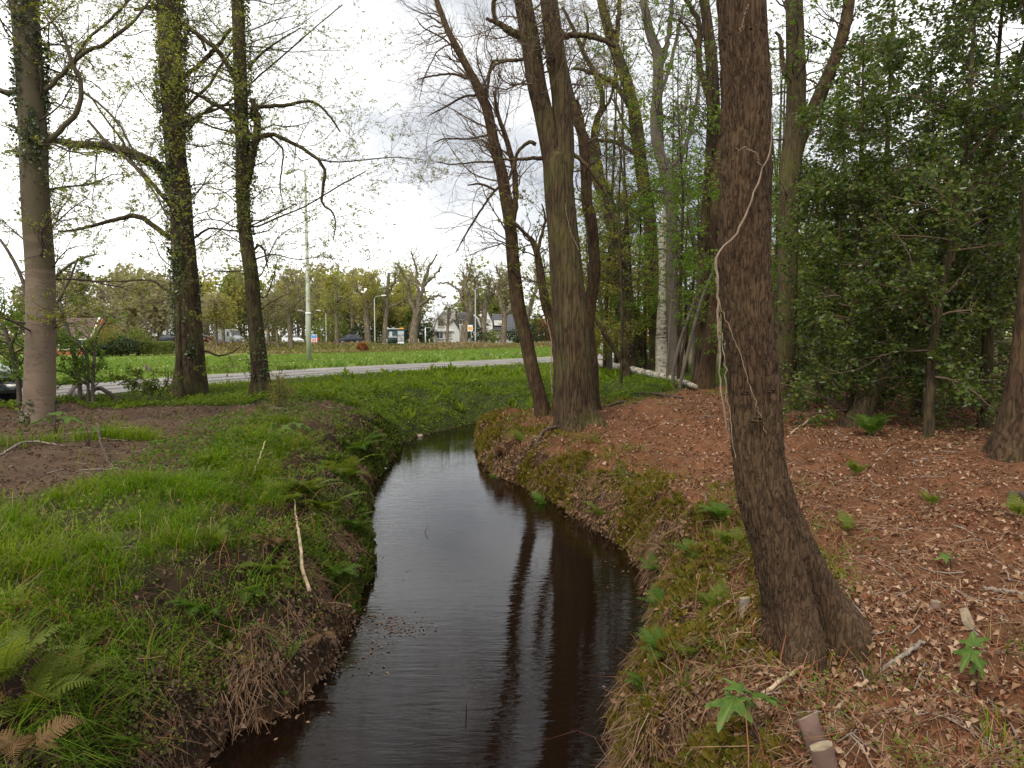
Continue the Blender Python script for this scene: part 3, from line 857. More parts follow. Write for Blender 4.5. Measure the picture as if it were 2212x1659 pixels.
# two healed branch collars low on the trunk
for (u, v, w) in ((1632, 906, 26), (1607, 848, 18), (1664, 845, 16)):
    p = at_y(u, v, YB - .145)
    m = MB()
    for a in range(9):
        ang = a * .7; rr_ = w / F * 3.8 * .5
        c = p + np.array([math.cos(ang) * rr_ * .9, -.01 - .006 * (a % 3), math.sin(ang) * rr_ * .35])
        m.tube([c - [rr_ * .35, 0, .004], c + [0, -.016, .004], c + [rr_ * .35, 0, -.004]], [rr_ * .1, rr_ * .26, rr_ * .1], 6)
    o = m.build("bark_burl", M['bark_big'], big, True); o.location = -np.array(big.location)

# ------------------------------------------------------------------ right bank: the forked oak and its neighbours
FORK = [(1247, 925, 100), (1243, 880, 84), (1240, 800, 80), (1234, 700, 76), (1226, 620, 72), (1216, 500, 66), (1207, 400, 64), (1203, 345, 60), (1200, 322, 40)]
oakf, OP, OR = make_tree("forked_oak", "stout ridged oak on the stream bank dividing into two upright stems", FORK, bark='bark_oak', k=56, rings=160, rough=.035, extend=0, seed=11,
    lobes=[(-1.9, .3, .35), (-.4, .4, .35), (-1.2, -.12, .5), (3.0, .15, .3), (1.4, .3, .3)],
    limbs=[([(1216, 470, 44), (1203, 400, 48), (1196, 350, 47), (1187, 300, 46), (1172, 235, 42), (1158, 175, 42), (1146, 90, 41), (1130, 0, 38), (1118, -90, 34)], dict(name="stem")),
           ([(1214, 470, 44), (1213, 400, 48), (1216, 350, 48), (1217, 300, 47), (1214, 220, 44), (1205, 150, 42), (1195, 70, 40), (1186, 0, 38), (1180, -90, 34)], dict(name="stem")),
           [(1156, 90, 22), (1128, 78, 17), (1102, 68, 16), (1078, 52, 12), (1050, 40, 6)], [(1105, 66, 10), (1075, 50, 8), (1066, 20, 10), (1070, -10, 8)],
           [(1160, 118, 10), (1130, 128, 7), (1080, 135, 6), (1062, 150, 5), (1045, 185, 4)],
           [(1178, 342, 10), (1150, 342, 8), (1110, 345, 6), (1062, 341, 3)], [(1158, 312, 9), (1142, 308, 8), (1118, 330, 7), (1108, 365, 7), (1095, 395, 4)],
           [(1215, 80, 14), (1255, 75, 11), (1290, 85, 9), (1330, 100, 7)],
           [(1234, 330, 10), (1262, 352, 8), (1290, 390, 7), (1310, 420, 5)]],
    limb_k=20,
    twigs=[dict(n=46, L=(.8, 2.2), t=(.35, 1), ang=(40, 85), up=.05, wig=.3, ratio=.22, bias=(-.25, 0, 0), limb_only=True, npts=8),
           dict(n=520, L=(.3, 1.0), t=(.2, 1), ang=(25, 60), up=.07, wig=.3, ratio=.6, npts=6), dict(n=1500, L=(.1, .4), t=(.2, 1), ang=(25, 55), up=.08, wig=.25, ratio=.7, npts=3, rmin=.0025)],
    twig_mat='twig_brown', leaf=dict(n=900, mat='spring_yellow', size=(.02, .045)))
YO = OP[1, 1]
vine(oakf, [(1250, 540, 3), (1232, 500, 3), (1226, 470, 3), (1220, 440, 2)], YO - .33)
vine(oakf, [(1192, 850, 4), (1190, 800, 5), (1191, 740, 5), (1182, 690, 4)], YO - .28)

make_tree("slender_oak", "slender bare oak leaning left beside the forked oak, its fine twigs against the sky",
    [(1172, 898, 32), (1166, 860, 30), (1150, 800, 30), (1134, 720, 29), (1120, 665, 30), (1108, 560, 28), (1104, 500, 27), (1092, 420, 26), (1083, 370, 25), (1070, 320, 23), (1052, 235, 22), (1038, 205, 20), (1020, 165, 18), (985, 100, 15), (965, 60, 13), (945, 5, 11)],
    bark='bark_red', k=26, rings=120, rough=.06, extend=1.5, seed=21,
    limbs=[[(1106, 480, 16), (1114, 440, 13), (1112, 380, 13), (1100, 320, 12), (1088, 285, 11), (1076, 245, 8), (1067, 198, 6)],
           [(1050, 222, 7), (1062, 140, 6), (1085, 130, 5), (1130, 128, 3)], [(1066, 330, 7), (1050, 310, 6), (1042, 302, 4)],
           [(1072, 412, 6), (1040, 398, 5), (1010, 400, 3)], [(1012, 170, 6), (975, 160, 5), (930, 165, 4), (900, 172, 2)], [(1035, 205, 6), (1000, 210, 5), (960, 232, 4), (925, 250, 2)],
           [(1000, 125, 5), (960, 85, 4), (915, 60, 3), (900, 40, 2)], [(1086, 395, 6), (1055, 430, 5), (1010, 500, 4), (985, 545, 2)], [(1060, 290, 5), (1010, 300, 4), (960, 300, 3), (935, 310, 2)],
           [(1076, 350, 5), (1030, 350, 4), (980, 355, 3), (945, 350, 2)]],
    twigs=[dict(n=110, L=(.8, 2.0), t=(.3, 1), ang=(35, 75), up=-.015, wig=.22, ratio=.35, bias=(-.55, 0, -.12), npts=8), dict(n=640, L=(.3, 1.0), t=(.2, 1), ang=(25, 55), up=.04, wig=.25, ratio=.6, bias=(-.2, 0, .1), npts=6),
           dict(n=2600, L=(.1, .4), t=(.2, 1), ang=(20, 50), up=.08, wig=.22, ratio=.75, npts=3, rmin=.0022)], twig_mat='twig_brown')

make_tree("creeper_stem", "crooked stem wound with creepers close against the left flank of the forked oak",
    [(1206, 800, 20), (1201, 740, 22), (1194, 700, 24), (1180, 660, 22), (1172, 620, 18), (1166, 580, 17), (1160, 545, 14), (1150, 520, 12), (1138, 508, 8)], bark='bark_red', k=16, rings=70, rough=.12, extend=.6, seed=22, Y=14.6,
    limbs=[[(1160, 550, 8), (1172, 500, 7), (1178, 470, 5), (1170, 440, 3)]],
    twigs=[dict(n=26, L=(.5, 1.3), t=(.4, 1), ang=(40, 80), up=.05, wig=.3, ratio=.3), dict(n=200, L=(.2, .6), ang=(30, 60), up=.04, wig=.3, ratio=.6, npts=5)], leaf=dict(n=1600, mat='spring_yellow', size=(.035, .07)))

make_tree("crooked_tree", "crooked dark trunk snaking up just right of the forked oak",
    [(1278, 806, 30), (1275, 760, 28), (1270, 713, 27), (1274, 660, 27), (1280, 625, 27), (1285, 580, 27), (1283, 545, 26), (1278, 480, 25), (1268, 440, 24), (1266, 390, 24), (1262, 330, 22), (1255, 280, 20), (1240, 230, 17), (1222, 180, 14), (1212, 140, 10)],
    bark='bark_red', k=22, rings=110, rough=.1, extend=1, seed=23, Y=15.2,
    limbs=[[(1275, 620, 6), (1258, 648, 5), (1240, 655, 2)], [(1270, 340, 10), (1262, 300, 9), (1258, 260, 8), (1246, 215, 6)]],
    twigs=[dict(n=40, L=(.8, 2.0), t=(.5, 1), ang=(40, 80), up=.05, wig=.3, ratio=.3), dict(n=260, L=(.3, .8), ang=(30, 60), up=.05, wig=.3, ratio=.6, npts=6), dict(n=700, L=(.1, .35), ang=(25, 55), wig=.25, ratio=.7, npts=3)], leaf=dict(n=900, mat='spring_yellow', size=(.03, .06)))

make_tree("leaning_oak", "straight brown trunk leaning left behind the crooked tree, upper stem wrapped in stringy creeper",
    [(1378, 800, 42), (1374, 760, 41), (1367, 709, 38), (1357, 670, 37), (1348, 643, 36), (1342, 590, 33), (1336, 545, 32), (1326, 490, 31), (1316, 450, 31), (1298, 400, 30), (1284, 365, 26), (1268, 315, 24), (1250, 270, 20), (1236, 215, 15), (1225, 160, 11)],
    bark='bark_oak', k=26, rings=120, rough=.06, extend=1.5, seed=24,
    limbs=[[(1296, 395, 22), (1290, 350, 20), (1286, 310, 18), (1284, 280, 15), (1298, 240, 14), (1301, 212, 12), (1288, 165, 11), (1270, 130, 11), (1258, 105, 10), (1240, 65, 8), (1215, 15, 6)],
           [(1318, 480, 9), (1335, 455, 7), (1365, 452, 6), (1390, 462, 4)], [(1258, 105, 7), (1270, 60, 6), (1262, 25, 4)],
           [(1340, 620, 5), (1322, 612, 6), (1310, 590, 5), (1296, 580, 3)], [(1300, 245, 7), (1320, 210, 6), (1330, 160, 5), (1340, 120, 3)]],
    twigs=[dict(n=70, L=(.9, 2.4), t=(.35, 1), ang=(40, 80), up=.03, wig=.28, ratio=.28, npts=8), dict(n=420, L=(.3, 1.0), ang=(30, 60), up=.05, wig=.3, ratio=.6, npts=6), dict(n=1300, L=(.1, .4), ang=(25, 55), wig=.25, ratio=.7, npts=3)],
    leaf=dict(n=2600, mat='spring_yellow', size=(.03, .06), levels=(-1, -2)))

make_tree("moss_oak", "tall oak with yellow-green moss and leaves up its slanting upper trunk",
    [(1418, 775, 30), (1416, 700, 29), (1412, 620, 28), (1407, 550, 27), (1404, 480, 27), (1393, 410, 27), (1384, 345, 27), (1376, 270, 26), (1366, 220, 25), (1345, 150, 23), (1322, 90, 22), (1305, 30, 20), (1294, -20, 17)], Y=27.5,
    bark='bark_green', k=22, rings=90, rough=.07, extend=2, seed=25,
    limbs=[[(1372, 262, 14), (1352, 215, 13), (1325, 180, 12), (1285, 160, 10), (1255, 150, 7), (1232, 148, 4)], [(1362, 205, 10), (1330, 110, 9), (1290, 78, 9), (1250, 76, 7), (1222, 74, 4)],
           [(1388, 345, 10), (1355, 320, 9), (1320, 305, 9), (1290, 302, 6)], [(1385, 320, 6), (1350, 270, 6), (1330, 225, 5), (1318, 208, 3)], [(1330, 100, 12), (1335, 50, 11), (1338, 0, 9)]],
    twigs=[dict(n=90, L=(1.0, 3.0), t=(.4, 1), ang=(40, 80), up=.03, wig=.28, ratio=.28, npts=8), dict(n=600, L=(.4, 1.2), ang=(30, 60), up=.05, wig=.3, ratio=.6, npts=6), dict(n=2000, L=(.15, .5), ang=(25, 55), wig=.25, ratio=.7, npts=3)],
    leaf=dict(n=7000, mat='spring_yellow', size=(.04, .08), levels=(-1, -2)), ivy=[dict(n=900, mat='ivy_light', t=(.35, 1), size=(.05, .09), out_=.06)])

make_tree("grey_limbed_oak", "pale brown oak behind the birch with two close upper stems",
    [(1458, 770, 26), (1452, 690, 25), (1450, 600, 24), (1452, 500, 24), (1448, 430, 24), (1436, 370, 24), (1420, 310, 24), (1416, 250, 23), (1422, 180, 22), (1420, 115, 22), (1404, 70, 20), (1392, 15, 17), (1386, -30, 14)], Y=24.0,
    bark='bark_grey', k=20, rings=90, rough=.07, extend=2, seed=26,
    limbs=[[(1424, 150, 13), (1438, 110, 12), (1446, 60, 11), (1452, 0, 9), (1456, -40, 7)], [(1428, 200, 8), (1445, 150, 8), (1462, 80, 7), (1476, 10, 5)], [(1440, 370, 10), (1475, 330, 9), (1500, 250, 8), (1512, 160, 6)]],
    twigs=[dict(n=80, L=(1.0, 3.0), t=(.4, 1), ang=(40, 80), up=.03, wig=.28, ratio=.28, npts=8), dict(n=560, L=(.4, 1.2), ang=(30, 60), up=.05, wig=.3, ratio=.6, npts=6), dict(n=2000, L=(.15, .5), ang=(25, 55), wig=.25, ratio=.7, npts=3)],
    leaf=dict(n=3000, mat='spring_yellow', size=(.04, .08), levels=(-1, -2)))

make_tree("birch_tree", "white-barked birch trunk with black scars among the brown trees",
    [(1429, 792, 26), (1428, 740, 24), (1431, 680, 23), (1434, 620, 22), (1434, 560, 22), (1433, 510, 22), (1438, 480, 21), (1444, 450, 20), (1456, 420, 17), (1462, 370, 14), (1470, 310, 10)], Y=24.5, bark='birch', k=22, rings=80, rough=.04, extend=2, seed=27,
    twigs=[dict(n=50, L=(1.0, 2.4), t=(.5, 1), ang=(40, 80), up=.02, wig=.28, ratio=.3, npts=8), dict(n=360, L=(.3, 1.0), ang=(30, 60), up=.0, wig=.3, ratio=.6, npts=6)],
    leaf=dict(n=3000, mat='spring_green', size=(.04, .075), levels=(-1, -2)))
make_tree("thin_birch", "thin white birch far beyond the small road, seen between two trunks",
    [(1301, 752, 8), (1300, 700, 7), (1298, 640, 6), (1297, 580, 5), (1296, 530, 4)], bark='birch', k=10, rings=40, extend=1, seed=28, Y=60,
    twigs=[dict(n=40, L=(1, 2.5), t=(.4, 1), ang=(40, 80), wig=.25, ratio=.4), dict(n=200, L=(.4, 1), wig=.25)], leaf=dict(n=2500, mat='spring_green', size=(.1, .2), jit=.1))
make_tree("dead_tree", "dead dark pole slanting across between forked oak and leaning oak",
    [(1354, 797, 13), (1340, 775, 13), (1325, 750, 12), (1310, 728, 11), (1297, 706, 10), (1280, 680, 6)], bark='bark_ivy', k=12, rings=40, extend=0, seed=29, Y=23)
make_tree("grey_sapling", "thin grey trunk leaning left behind the slanting dead pole",
    [(1316, 776, 13), (1309, 740, 12), (1303, 700, 11), (1295, 640, 9), (1290, 580, 7), (1287, 520, 5)], bark='bark_grey', k=12, rings=40, extend=1, seed=30, Y=27,
    twigs=[dict(n=40, L=(.8, 2.0), t=(.3, 1), ang=(40, 80), wig=.25, ratio=.4), dict(n=260, L=(.3, .9), wig=.25, npts=5)], leaf=dict(n=2600, mat='spring_yellow', size=(.05, .1)))
make_tree("ivy_tree", "dark ivy-hung trunk partly hidden behind the leaning oak",
    [(1362, 792, 30), (1355, 740, 27), (1348, 690, 24), (1345, 640, 20), (1340, 590, 17), (1330, 540, 14)], bark='bark_ivy', k=16, rings=60, extend=2, seed=31, Y=25,
    ivy=[dict(n=500, t=(0, 1), size=(.06, .1))], twigs=[dict(n=40, L=(1, 2.5), t=(.3, 1), wig=.25, ratio=.35), dict(n=300, L=(.3, 1), wig=.25, npts=5)], leaf=dict(n=3000, mat='spring_yellow', size=(.05, .09)))
make_tree("red_oak_tree", "reddish trunk curving up from a wide foot left of the big leaning tree",
    [(1521, 838, 36), (1528, 790, 33), (1536, 730, 30), (1543, 660, 26), (1548, 600, 23), (1545, 500, 22), (1546, 420, 20), (1552, 340, 17), (1560, 260, 13)], bark='bark_red', k=20, rings=80, extend=2, seed=32,
    twigs=[dict(n=30, L=(1, 2.2), t=(.5, 1), wig=.25, ratio=.3), dict(n=200, L=(.3, 1), wig=.25, npts=5)], leaf=dict(n=2000, mat='spring_green', size=(.05, .09)))
make_tree("upright_oak", "tall upright brown trunk just left of the big leaning tree, leafy at its side",
    [(1518, 790, 34), (1518, 720, 32), (1520, 640, 32), (1524, 550, 32), (1531, 450, 31), (1538, 340, 29), (1541, 240, 28), (1538, 150, 26), (1530, 70, 23), (1521, 0, 20), (1516, -30, 18)], bark='bark_oak', k=22, rings=80, extend=2, seed=33, Y=19.5,
    limbs=[[(1538, 230, 14), (1520, 180, 13), (1508, 120, 13), (1512, 60, 12), (1495, 20, 10), (1475, -10, 8)], [(1512, 120, 6), (1490, 70, 5), (1465, 40, 4)]],
    twigs=[dict(n=70, L=(1, 2.6), t=(.3, 1), ang=(40, 80), wig=.25, ratio=.3, npts=8), dict(n=500, L=(.4, 1.1), wig=.28, npts=6), dict(n=1500, L=(.15, .45), wig=.25, npts=4)], leaf=dict(n=6500, mat='spring_green', size=(.045, .08), levels=(-1, -2)))
make_tree("twin_oak", "double trunk behind the big leaning tree, its right limb slanting up into the holly",
    [(1704, 884, 42), (1700, 840, 40), (1698, 786, 40), (1700, 680, 40), (1702, 586, 40), (1702, 550, 40), (1704, 450, 42), (1708, 367, 44), (1714, 300, 42), (1717, 267, 40), (1720, 180, 40), (1718, 90, 38), (1715, 0, 36), (1713, -30, 34)],
    bark='bark_green', k=30, rings=110, rough=.05, extend=2, seed=34,
    limbs=[([(1716, 350, 26), (1728, 305, 27), (1745, 265, 28), (1764, 222, 29), (1780, 185, 28), (1795, 150, 26), (1810, 110, 25), (1822, 70, 25), (1832, 20, 24), (1838, -30, 23)], dict(name="stem", bark='bark_red')),
           [(1706, 178, 12), (1694, 155, 11), (1688, 120, 10), (1686, 85, 8), (1676, 70, 6)], [(1700, 300, 6), (1680, 302, 4), (1668, 300, 3)]],
    limb_k=18, twigs=[dict(n=60, L=(.6, 1.8), t=(.4, 1), ang=(40, 85), wig=.25, ratio=.18, npts=8), dict(n=400, L=(.3, .8), wig=.28, npts=6), dict(n=900, L=(.1, .35), wig=.25, npts=4)], leaf=dict(n=2600, mat='spring_green', size=(.04, .075)))
make_tree("slanting_tree", "bare trunk slanting right through the dark holly, a bright fern at its foot",
    [(1842, 922, 38), (1862, 890, 36), (1892, 836, 34), (1918, 785, 32), (1942, 736, 31), (1985, 653, 28), (2022, 560, 26), (2055, 500, 24), (2090, 420, 21), (2125, 350, 18), (2150, 280, 14)], bark='bark_ivy', k=22, rings=80, rough=.06, extend=1.5, seed=35,
    limbs=[[(2030, 545, 10), (2060, 520, 9), (2110, 515, 7), (2160, 530, 4)], [(2060, 490, 8), (2040, 470, 7), (2000, 455, 4)]],
    twigs=[dict(n=30, L=(.6, 1.6), t=(.3, 1), wig=.25, ratio=.3), dict(n=160, L=(.3, .8), wig=.28, npts=5)])
make_tree("edge_trunk", "thick dark trunk leaning right at the right edge, thin yellow vine at its foot",
    [(2192, 982, 84), (2202, 930, 76), (2212, 850, 70), (2222, 740, 60), (2230, 640, 55), (2238, 540, 52), (2240, 400, 50), (2250, 250, 46), (2258, 100, 42)], bark='bark_red', k=40, rings=130, rough=.04, extend=2, seed=36,
    twigs=[dict(n=24, L=(1, 2.0), t=(.6, 1), wig=.25, ratio=.2), dict(n=160, L=(.3, .8), wig=.28, npts=5)])

# ------------------------------------------------------------------ left bank: beech, ivied oaks
TW_L = [dict(n=120, L=(1.2, 3.4), t=(.15, 1), ang=(45, 85), up=.0, wig=.2, ratio=.25, npts=9, flat=.55), dict(n=1100, L=(.4, 1.4), t=(.15, 1), ang=(25, 55), up=.005, wig=.22, ratio=.6, npts=6, flat=.5),
        dict(n=3000, L=(.15, .5), t=(.15, 1), ang=(25, 55), up=.0, wig=.22, ratio=.7, npts=3, rmin=.0032, flat=.5)]
beech, _, _ = make_tree("beech_tree", "smooth pinkish-grey beech trunk at the left edge, ivy climbing its upper half",
    [(84, 915, 62), (86, 870, 59), (87, 780, 57), (88, 700, 56), (88, 620, 55), (86, 560, 55), (80, 480, 54), (75, 400, 53), (72, 300, 53), (66, 200, 52), (60, 100, 52), (52, 0, 52), (48, -40, 52)],
    bark='bark_beech', lobes=std_lobes(41, 4, .16, .4), k=44, rings=120, rough=.02, extend=2.5, seed=41,
    limbs=[[(80, 332, 12), (100, 312, 12), (130, 280, 11), (160, 250, 11), (174, 215, 10), (176, 190, 10), (172, 168, 9), (160, 148, 9), (152, 120, 8), (140, 90, 6), (118, 55, 5), (98, 25, 4)],
           [(84, 205, 10), (105, 190, 10), (130, 165, 9), (158, 135, 9), (185, 112, 9), (225, 95, 8), (260, 70, 8), (290, 45, 6), (310, 20, 5), (330, -10, 4)], [(158, 135, 6), (190, 85, 6), (230, 50, 6), (270, 10, 5), (290, -15, 4)],
           [(176, 196, 6), (215, 225, 5), (255, 265, 5), (275, 300, 4), (300, 350, 4), (318, 400, 3)], [(190, 260, 6), (225, 300, 6), (290, 360, 6), (330, 410, 5), (362, 470, 3)],
           [(40, 200, 14), (15, 200, 12), (-20, 190, 10)]],
    twigs=[dict(n=70, L=(.8, 2.2), t=(.15, 1), ang=(45, 85), wig=.22, ratio=.35, npts=8, flat=.4, bias=(.25, 0, 0)), dict(n=620, L=(.3, 1.0), t=(.15, 1), ang=(25, 55), wig=.22, ratio=.6, npts=6, flat=.4),
           dict(n=2200, L=(.12, .4), t=(.15, 1), ang=(25, 55), wig=.22, ratio=.7, npts=4, rmin=.002, flat=.5)], leaf=dict(n=17000, mat='spring', size=(.025, .055), levels=(-1, -2)),
    ivy=[dict(n=3800, t=(.36, 1), size=(.035, .065), out_=.05, dens=lambda t: .25 * t - .1), dict(n=2600, t=(.45, 1), size=(.035, .06), out_=.03), dict(n=160, t=(.0, .05), size=(.04, .07), out_=.03)])
make_tree("ivied_oak", "thick ivy-covered oak left of centre with a stout limb reaching left",
    [(415, 852, 66.6), (414, 810, 59.4), (411, 760, 55.8), (406, 690, 54.0), (403, 620, 52.2), (398, 560, 49.5), (393, 480, 45.9), (388, 400, 45.0), (380, 340, 42.3), (375, 260, 43.2), (371, 180, 45.0), (368, 100, 46.8), (364, 0, 47.7), (362, -40, 47.7)],
    bark='bark_ivy', k=40, rings=120, rough=.05, extend=3, seed=42,
    limbs=[[(372, 400, 25.5), (352, 375, 23.8), (330, 350, 22.1), (300, 338, 21.2), (262, 325, 19.6), (220, 315, 17.8), (165, 312, 15.3), (112, 302, 11.9), (70, 290, 9.3), (20, 270, 6.8)], [(372, 515, 11.9), (345, 498, 11.9), (320, 478, 11.0), (292, 466, 11.0), (260, 472, 9.3), (220, 482, 7.6), (170, 495, 6.0), (126, 501, 4.2)],
           [(375, 455, 8.5), (340, 410, 8.5), (310, 375, 6.8), (285, 350, 6.0), (262, 300, 5.1), (232, 262, 4.2), (190, 200, 3.4)], [(392, 170, 10.2), (425, 145, 9.3), (455, 115, 9.3), (478, 90, 7.6), (500, 60, 6.8)],
           [(378, 25, 10.2), (330, 15, 8.5), (290, 22, 6.0)], [(385, 250, 6.8), (425, 210, 6.8), (455, 180, 6.0), (478, 140, 5.1), (510, 100, 4.2)], [(390, 275, 6.0), (430, 250, 6.0), (480, 230, 5.1), (530, 190, 4.2), (600, 130, 3.4), (680, 60, 2.5), (740, 10, 2.5)],
           [(384, 645, 6.8), (350, 620, 6.0), (320, 605, 4.2), (250, 608, 3.4), (170, 606, 2.5)], [(410, 520, 6.0), (440, 500, 5.1), (460, 493, 4.2), (510, 498, 3.4), (560, 480, 3.4), (640, 440, 2.5)],
           [(420, 760, 6.8), (445, 758, 5.1), (470, 768, 4.2), (500, 762, 3.4), (520, 748, 1.7)], [(368, 25, 7.6), (400, 55, 6.8), (430, 80, 6.8), (445, 110, 6.0)]],
    twigs=TW_L, leaf=dict(n=30000, mat='spring', size=(.028, .058), levels=(-1, -2)),
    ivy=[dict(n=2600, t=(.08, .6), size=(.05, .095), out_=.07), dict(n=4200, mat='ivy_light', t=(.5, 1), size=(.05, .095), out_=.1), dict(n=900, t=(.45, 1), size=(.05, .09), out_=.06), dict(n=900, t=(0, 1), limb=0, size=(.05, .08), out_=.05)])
make_tree("grey_sapling", "smooth grey stem pressed against the left flank of the ivied oak",
    [(390, 858, 15), (388, 800, 13), (386, 740, 12), (386, 690, 9), (387, 650, 6)], bark='bark_ivy', k=14, rings=40, extend=0, seed=43, Y=17.2)
make_tree("ivy_flecked_oak", "slimmer ivy-flecked oak right of the ivied oak, limb drooping right over the road",
    [(563, 850, 37.8), (562, 810, 35.1), (556, 740, 33.3), (548, 660, 30.6), (544, 600, 29.7), (535, 540, 28.8), (527, 470, 27.9), (524, 400, 28.8), (524, 330, 29.7), (522, 270, 28.8), (520, 200, 27.9), (517, 100, 27.0), (513, 0, 26.1), (511, -40, 25.2)],
    bark='bark_ivy', k=34, rings=110, rough=.05, extend=3, seed=44,
    limbs=[([(533, 395, 20.3), (543, 345, 18.7), (551, 300, 17.2), (556, 270, 15.6), (553, 240, 13.3), (545, 215, 10.9)], dict(name="limb")), [(553, 300, 12.5), (575, 292, 10.9), (592, 290, 9.4), (620, 305, 8.6), (645, 315, 7.8), (672, 332, 7.8), (692, 350, 7.0), (702, 375, 7.0), (697, 410, 6.2), (696, 440, 5.5), (715, 455, 3.9), (725, 480, 3.1), (720, 520, 2.3)],
           [(540, 236, 9.4), (565, 230, 8.6), (605, 229, 8.6), (640, 222, 7.0), (665, 218, 6.2), (690, 228, 5.5), (715, 255, 4.7), (735, 285, 3.1)], [(516, 195, 12.5), (500, 155, 11.7), (475, 115, 10.9), (445, 88, 9.4), (415, 65, 8.6), (390, 45, 6.2)],
           [(514, 260, 10.1), (490, 240, 9.4), (455, 220, 8.6), (420, 200, 7.0), (395, 190, 5.5)], [(512, 225, 6.2), (480, 228, 5.5), (450, 235, 4.7), (400, 290, 3.1)], [(550, 560, 3.9), (590, 550, 3.1), (640, 560, 2.3), (690, 555, 1.6)],
           [(578, 290, 5.5), (600, 310, 4.7), (612, 330, 3.9), (605, 400, 3.1), (612, 440, 1.6)], [(533, 490, 4.7), (560, 488, 3.9), (600, 470, 3.9), (660, 445, 3.1), (735, 400, 3.1), (790, 370, 2.3)], [(690, 345, 3.9), (730, 350, 3.1), (790, 345, 2.7), (850, 340, 2.0), (915, 345, 1.2)],
           [(548, 540, 5.5), (560, 530, 5.5), (572, 545, 4.7), (578, 580, 3.1)], [(536, 150, 6.2), (560, 120, 5.5), (600, 90, 3.9), (650, 60, 2.3)], [(555, 640, 3.9), (575, 640, 3.1), (590, 600, 2.3), (600, 560, 1.6)]],
    twigs=TW_L, leaf=dict(n=28000, mat='spring', size=(.028, .056), levels=(-1, -2)),
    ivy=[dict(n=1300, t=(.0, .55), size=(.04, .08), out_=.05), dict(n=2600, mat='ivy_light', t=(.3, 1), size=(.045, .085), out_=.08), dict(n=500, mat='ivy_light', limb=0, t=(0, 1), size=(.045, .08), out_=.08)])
# ------------------------------------------------------------------ across the field: trees, houses, traffic
def X_at(u, Y): return (u - 1106.0) / F * (Y * CP + 1.5 * SP)

def far_tree(name, label, trunk, Y, leafm, n=1500, size=(.22, .42), limbs=(), seed=1, spread=(2.0, 4.5), group=None, bark='bark_far', extend=0.0, lv=(46, 260), jit=.35, up=.1, t0=.35, cat="tree"):
    g = np.random.default_rng(seed)
    P, R = from_px(trunk, Y, extend)
    gz = hgt(P[0, 0], P[0, 1]); P[0, 2] = gz - .1
    foot = np.array([P[0, 0], P[0, 1], gz])
    root = thing(name, label, cat, foot, group=group)
    par = [resample(P, R, 14)]
    for lb in limbs:
        LP, LR = from_px(lb, Y); a, b = resample(LP, LR, 14)
        w = g.normal(size=a.shape) * .12; w[:, :2] = 0
        a = a + w; a[..., 1] += np.linspace(0, g.uniform(-2, 2), 14); par.append((a, b))
    VV, FF, n0 = [], [], 0
    for a, b in par:
        V, Fq = tubes(a, b, 7); VV.append(V); FF.append(Fq + n0); n0 += len(V)
    PP = np.concatenate([p[0] for p in par]); RR = np.concatenate([p[1] for p in par])
    l1 = branch(PP, RR, lv[0], spread, t=(t0, 1), ang=(30, 75), up=up, wig=.28, ratio=.4, npts=7, rmin=.018, rs=g, rmax=.06)
    l2 = branch(*l1, lv[1], (spread[0] * .35, spread[1] * .5), t=(.15, 1), ang=(25, 60), up=.06, wig=.3, ratio=.6, npts=5, rmin=.014, rs=g)
    for l in (l1, l2):
        V, Fq = tubes(*l, 3); VV.append(V); FF.append(Fq + n0); n0 += len(V)
    link("trunk", mesh_data("trunk", np.concatenate(VV) - foot, [np.concatenate(FF)], M[bark]), root)
    if n:
        V, Ft = leaves_on(*l2, n, size, t=(.1, 1), jit=jit, droop=0, aspect=.8, rs=g, flatn=.3)
        link("crown", mesh_data("crown", V - foot, [Ft], leafm), root)
    return root

FLo, FLb, FLg, FLn = M['far_leaf']
